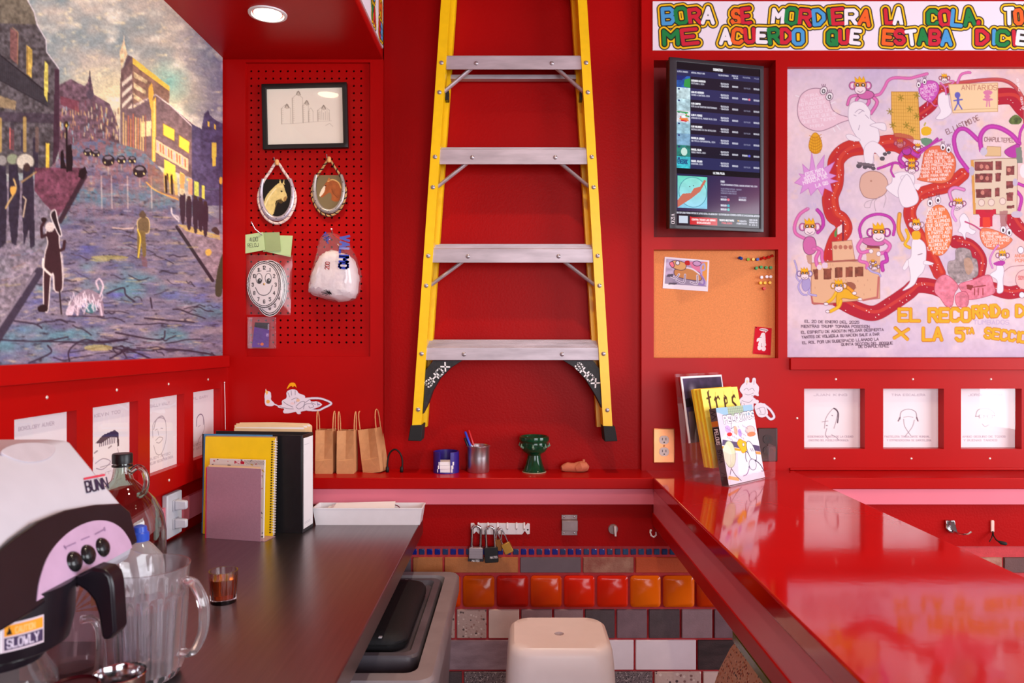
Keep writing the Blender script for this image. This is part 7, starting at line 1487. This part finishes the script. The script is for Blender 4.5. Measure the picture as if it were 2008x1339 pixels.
for k, x in enumerate(cards_r[:3]):
    f = lambda u, v, x=x: Vector((x+.0004+u*(CW-.0008), YCD, 1.302-.0004-v*.2072))
    card(f, 0, 0, k, ['JUAN KING', 'TINA ESCALERA', 'JORGE PARDO'][k], [(('GOBERNADOR CUARTO DE LA CIUDAD', 12, 88), ('MAESTRO DEL PUEBLO EN OAXACA', 14, 80)), (('PASTELERA TRABAJANTE MUNDIAL', 10, 86), ('Y EMPRENDEDORA DE BARCELONA', 14, 88)), (('AMIGO SEGURO DE TODOS', 12, 84), ('Y BUENAS TARDES', 14, 70))][k],
        ['card with a long-nosed profile drawing, left of the right-hand three', 'card with a crossed-lines face drawing, middle of the right-hand three', 'card with a bespectacled face drawing, rightmost of the right-hand three'][k], (0,-1,0), 'portrait cards in the right bay', 60+k, .018)
XCD = XL-.0225
for k, y in enumerate(cards_l[1:]):
    f = lambda u, v, y=y: Vector((XCD, y+.0004+u*(CW-.0008), CZ1-.0004-v*.2092))
    card(f, 0, 0, 3+k, ['BOROLOBY AUVER', 'KEVIN TOO', 'SALLY WALT', 'PIL GARY'][k], [(('MEDICO', 20, 70),), (('PINTOR', 20, 80),), (('BUEN AMIGO', 20, 80), ('Y MEJOR VECINO SIN DUDA', 14, 88)), (('VECINO', 24, 76), ('Y ARTISTA', 24, 76))][k],
        ['left wall card half hidden by the coffee brewer top', 'left wall card with a black-haired face above the glass jug', 'left wall card with a pale open-mouthed face, third in the row', 'left wall card with a curly line face beside the binder'][k], (1,0,0), 'portrait cards on the left wall', 70+k, .010)

# ------------------------------------------------------------------ wall screen, hung upright and turned to the left
TL, TR, BR, BL = at(1313, 111, 2.44), at(1498, 129, 2.523), at(1496, 455, 2.523), at(1311, 448, 2.44)
TR.z = TL.z; BR.z = BL.z; ux = (TR-TL).normalized(); nb2 = Vector((-ux.y, ux.x, 0))
Wt, Ht = (TR-TL).length, TL.z-BL.z
tv = thing('wall_screen', 'upright black television showing an auction list in the red niche', 'television', BL+nb2*.05)
T3 = lambda u, v, d: TL+ux*u-Vector((0, 0, v))+nb2*d
def tbox(u0, u1, v0, v1, d0, d1): return MB().hexa([T3(u0,v1,d0), T3(u1,v1,d0), T3(u1,v1,d1), T3(u0,v1,d1)], [T3(u0,v0,d0), T3(u1,v0,d0), T3(u1,v0,d1), T3(u0,v0,d1)])
BZ = mat('bezel_black', (46, 42, 48), rough=.35, var=.08)
su0, su1, sv0, sv1 = .026, Wt-.014, .013, Ht-.013
weld(board(lambda u, v, d: T3(u, v, d), 0, Wt, 0, Ht, [(su0, su1, sv0, sv1)], 0, .010).build('bezel', BZ, tv, bevel=.0015))
tbox(.002, Wt-.002, .002, Ht-.002, .010, .034).build('housing', BLACK, tv, bevel=.004)
tbox(Wt*.28, Wt*.72, Ht*.35, Ht*.65, .034, .075).build('wall_mount', BLACK, tv)
pen([[(p_[0], p_[1]) for p_ in st] for st in text_strokes('VIZIO', .006, Ht-.048, .0115, PI/2, .85)], .0017, lambda u, v: T3(u, v, -.0004), 'maker_mark', mat('bezel_print', (214, 208, 214), rough=.4), tv)
PXg, PYg, fr = sheet_quad(165, 325, 250, 490, T3(su0, sv0, .0035), T3(su1, sv0, .0035), T3(su1, sv1, .0035), T3(su0, sv1, .0035))
a = Art(PXg, PYg, (16, 13, 22)); w8 = (214, 214, 226); g8 = (150, 150, 176)
a.poly('0,14 165,14 165,27 0,27', (40, 42, 84)); fit = lambda tx, x0, x1, y, h, c_, wd: a.text(tx, x0, y, h, c_, wd, 0, (x1-x0)/max(.1, text_w(tx, h, 1.)), 0.)
fit('SUBASTAS', 72, 90, 10.5, 4.2, (246, 246, 250), 1.3); fit('LOTE E IMAGEN', 2, 22, 20, 2.6, w8, .7); fit('ARTISTA, TITULO Y ANO', 29, 55, 20, 2.6, w8, .7); fit('VALOR ESTIMADO', 82, 102, 20, 2.6, w8, .7); fit('PRECIO DE', 109, 121, 19, 2.4, w8, .7); fit('SALIDA', 112, 121, 23, 2.4, w8, .7); fit('PUJA ACTUAL', 131, 146, 20, 2.4, g8, .7); fit('PUJA', 154, 163, 20, 2.4, g8, .7)
rows_ = [('LEONARDO ASCENCIO', 'NOCTURNO I, 2024', (40, 90, 170)), ('LIGA DE ASCENSO', 'CAMINO A SANTIAGO, 2024', (196, 220, 226)), ('LUIS CAMPOS', 'ESTE ES UN TERRITORIO INDETERMINADO', (176, 206, 216)), ('LUIS F. MUNOZ', 'ATENCION EN EL PARQUE ROJO, 2023', (214, 216, 224)), ('LUIS VALVERDE', 'INSTRUCCIONES DE UNA REVOLUCION', (150, 190, 206)), ('MAYDELIN JIMENEZ', 'SIN TITULO, EXPERIMENTAL, 2024', (120, 160, 190)), ('MANUEL MEJIA', 'VERDE PIRATA, 2024', (40, 120, 110)), ('MANUEL SOLANO', 'EVERYONE, 2020', (60, 176, 190))]
for k, (n_, t_, c_) in enumerate(rows_):
    y = 27+23*k; a.poly([(0, y), (165, y), (165, y+23), (0, y+23)], (26, 23, 40) if k % 2 == 0 else (42, 44, 88)); a.poly([(0, y), (27, y), (27, y+23), (0, y+23)], c_)
    idx = a.sel(0, 27, y, y+23); a.c[idx] *= (1+.6*(fbm(a.PX[idx]/7, a.PY[idx]/6, 90+k)-.5))[:, None]
    fit(n_, 29, 29+len(n_)*1.6, y+9, 3., (244, 244, 248), 1.1); fit(t_, 29, 29+min(50, len(t_)*1.55), y+14.5, 2.8, w8, .7)
    fit('$1,000.00', 87, 102, y+10, 2.8, w8, .9); fit('- $1,400.00', 85, 102, y+15, 2.8, w8, .9); fit('$900.00', 110, 121, y+14, 2.8, w8, .9); fit('SIN PUJAS', 133, 146, y+15, 2.6, g8, .6); fit('$900.00', 153, 164, y+15, 2.8, w8, .8)
    a.ell(5, y+3.5, 2.2, 1.8, (40, 50, 110))
a.poly('16,34 27,30 27,50 14,48', (50, 150, 70)); a.poly('0,27 20,27 10,36 0,36', (30, 40, 110)); [a.line([(2+rr_.uniform(0, 20), y), (6+rr_.uniform(0, 20), y+1)], 2.4, rr_.choice([(214, 50, 50), (40, 150, 80), (236, 120, 40), (200, 40, 60)])) for y in (99, 101, 104, 106, 109, 112, 114, 116)]
a.ell(15, 178, 6, 8, (214, 236, 226), .9); a.text('EVEDRIK', 3, 202, 8, (30, 70, 120), 1.4, 0, .42); a.ell(144, 63, 2.4, 2.4, (236, 120, 140)); a.ell(144, 178, 2.4, 2.4, (90, 90, 220)); fit('$700.00', 130, 140, 64, 2.6, w8, .9); fit('$700.00', 130, 140, 179, 2.6, w8, .9)
a.poly('0,211 165,211 165,222 0,222', (12, 10, 18)); fit('ULTIMA PUJA', 72, 94, 219, 3.6, (246, 246, 250), 1.2)
a.poly('0,222 165,222 165,296 0,296', (46, 40, 78)); idx = a.sel(0, 165, 222, 296); a.c[idx] = mixc((40, 38, 78), (96, 52, 86), (a.PX[idx]-30)/150+(a.PY[idx]-240)/140)
a.poly('2,226 60,226 60,290 2,290', (130, 206, 214)); idx = a.sel(2, 60, 226, 290); a.c[idx] = mixc((110, 214, 190), (140, 206, 236), (a.PY[idx]-226)/60)*(1+.2*(fbm(a.PX[idx]/12, a.PY[idx]/9, 77)-.5))[:, None]; a.ell(32, 258, 27, 30, (190, 236, 240), .35, edge=(70, 130, 150), ew=1); a.poly('2,276 12,262 28,260 34,250 46,246 54,232 58,234 46,256 30,270 2,290', (200, 110, 90)); a.ell(26, 247, 1, 1, (60, 40, 40)); a.ell(33, 245, 1, 1, (60, 40, 40))
fit('MAR', 87, 94, 235, 3.4, w8, 1.2); fit('PULGAR ENAMORADO ETERNO, GARGURI INTERNET RED, 2024', 87, 160, 241, 2.8, w8, .7)
for k, (t_, x1) in enumerate((('VALOR ESTIMADO $700.00 - $1,200.00', 128), ('PRECIO DE SALIDA $600.00', 118), ('INCREMENTO MINIMO $50.00', 118))): fit(t_, 87, x1, 249+4.4*k, 2.4, g8, .6)
for y, t_, c_ in ((271, '$850.00', (232, 110, 130)), (283, '$800.00', (60, 170, 190)), (291, '$600.00', (90, 200, 190))): fit(t_, 87, 98, y, 3, w8, 1.1); a.ell(102, y-1.5, 2.7, 2.7, c_)
fit('PUJA ACTUAL', 87, 99, 265, 2.2, g8, .6); fit('PUJA SIGUIENTE', 123, 138, 265, 2.2, g8, .6); fit('$900.00', 123, 137, 270, 3, w8, 1.1)
a.poly('0,296 165,296 165,303 0,303', (20, 16, 24)); fit('RAR EXPLORAR FORMAS DIFUSAS DE APOYO MUTUO, COLABORACION Y SUSTENTABILIDAD ECONOMICA DENTRO DE UN ECOSISTEMA ARTISTICO', 0, 165, 301.5, 3, w8, .8)
a.poly('0,303 165,303 165,325 0,325', (34, 22, 34)); a.poly('5,306 22,306 22,321 5,321', (200, 210, 226)); a.poly('26,307 80,308 80,323 26,323', (206, 30, 34)); fit('COMPRA TODAS LAS OBRAS', 30, 76, 314, 3, (250, 236, 236), 1); fit('$100,000.00', 40, 66, 320, 3, (250, 236, 236), 1); fit('TIEMPO RESTANTE', 84, 113, 313, 3, (246, 246, 250), 1); fit('FINALIZADO', 89, 109, 318.5, 3, (220, 70, 80), 1); a.poly('120,310 123,310 123,313 120,313', (240, 170, 40)); fit('SUBASTA', 124, 138, 313, 2.6, w8, .8); fit('/SUBASTA2024', 118, 139, 318, 2.6, w8, .8)
for k, t_ in enumerate(('2025-03-03', '1:03:39 PM', 'M 23 C')): fit(t_, 144, 160, 310+5*k, 2.8, w8, .9)
a.mesh('screen', fr, vcol('lit_screen', rough=.10, emit=.85, spec=.3), tv)

# ------------------------------------------------------------------ white stickers on the red boards
W7 = (232, 222, 234); L7 = (140, 144, 170); SK = 1/11.155
PXg, PYg, fr = sheet_xz(512, 660, 742, 818, YF-.0012, .5)
a = Art(PXg, PYg).clear(); a.sc = SK; a.off = (500, 730)
for c_, g_ in ((L7, 10), (W7, 0)):
    a.curve('1180,570 1350,565 1500,590 1670,680 1500,780 1380,830 1150,820', 34+g_*2, c_); a.line('410,690 520,740', 26+g_, c_)
    a.blob([(x, y) for x, y in P2('600,620 690,560 700,430 790,380 900,390 960,460 1080,510 1100,560 1180,560 1230,640 1360,640 1460,700 1400,750 1260,800 1120,830 1000,860 1000,900 930,905 890,860 740,890 640,890 620,850 640,790 520,770 510,730 590,710')], c_, edge=c_, ew=8+g_); a.blob('230,700 215,560 220,470 250,420 330,430 350,520 350,600 420,680 390,730 300,735', c_, edge=c_, ew=8+g_)
for q in ('720,440 760,540', '790,400 800,500', '880,400 880,490', '800,600 900,560 960,600 900,650', '620,640 700,700 830,760', '900,740 1000,650 1080,640 1060,740 960,800 900,760', '1060,800 1100,700 1240,690 1280,750 1200,780 1180,740', '1100,660 1200,590', '1230,660 1320,700', '1360,650 1380,740', '780,680 860,690 870,640', '540,750 700,790 840,800'): a.curve(q, 10, (120, 112, 130))
a.blob('690,370 740,260 800,220 880,240 910,340 860,300 830,330 790,300 740,340', (246, 170, 20)); a.poly('220,420 240,360 290,430 260,500', (246, 190, 90)); a.ell(285, 640, 40, 40, (240, 180, 90)); a.ell(940, 610, 40, 34, (232, 190, 160)); a.ell(820, 680, 50, 26, (236, 206, 210)); a.line('1360,690 1420,710', 12, (90, 90, 160)); a.poly('230,360 240,350 250,430 225,400', (236, 210, 214))
tag(a.mesh('wall_sticker', fr, PRINTP), 'white sticker of a reclining flame-haired figure above the folders', 'sticker', 'white stickers on the red boards')
PXg, PYg, fr = sheet_xz(1436, 1524, 734, 828, YF-.0012, .5)
a = Art(PXg, PYg).clear(); a.sc = 1/5.354; a.off = (1300, 720)
for c_, g_ in ((L7, 5), (W7, 0)):
    a.curve('1060,390 1130,450 1168,520 1130,545 1090,510', 20+g_*2, c_); a.curve('790,400 830,330 900,305 960,340', 24+g_*2, c_); a.blob('810,240 830,190 860,160 870,115 900,115 905,160 935,160 945,118 970,120 975,165 1005,210 1000,270 1000,300 960,290 940,330 1000,350 990,380 950,380 940,450 830,450 830,340 840,290', c_, edge=c_, ew=6+g_); a.blob('965,420 1000,380 1060,390 1100,480 1060,520 1000,510', c_, edge=c_, ew=6+g_)
for q in ('850,240 880,220 900,245', '910,235 940,220 960,250', '860,280 900,290 950,270', '830,350 900,370 940,340', '850,380 870,440', '985,440 1060,420 1070,490 1010,490', '1010,430 1030,480', '880,180 885,140', '955,180 958,140', '930,300 980,300'): a.curve(q, 4, (130, 122, 140))
a.ell(885, 150, 12, 16, (240, 206, 170))
tag(a.mesh('wall_sticker', fr, PRINTP), 'white sticker of an eared figure with a bag beside the leaflet holder', 'sticker', 'white stickers on the red boards')
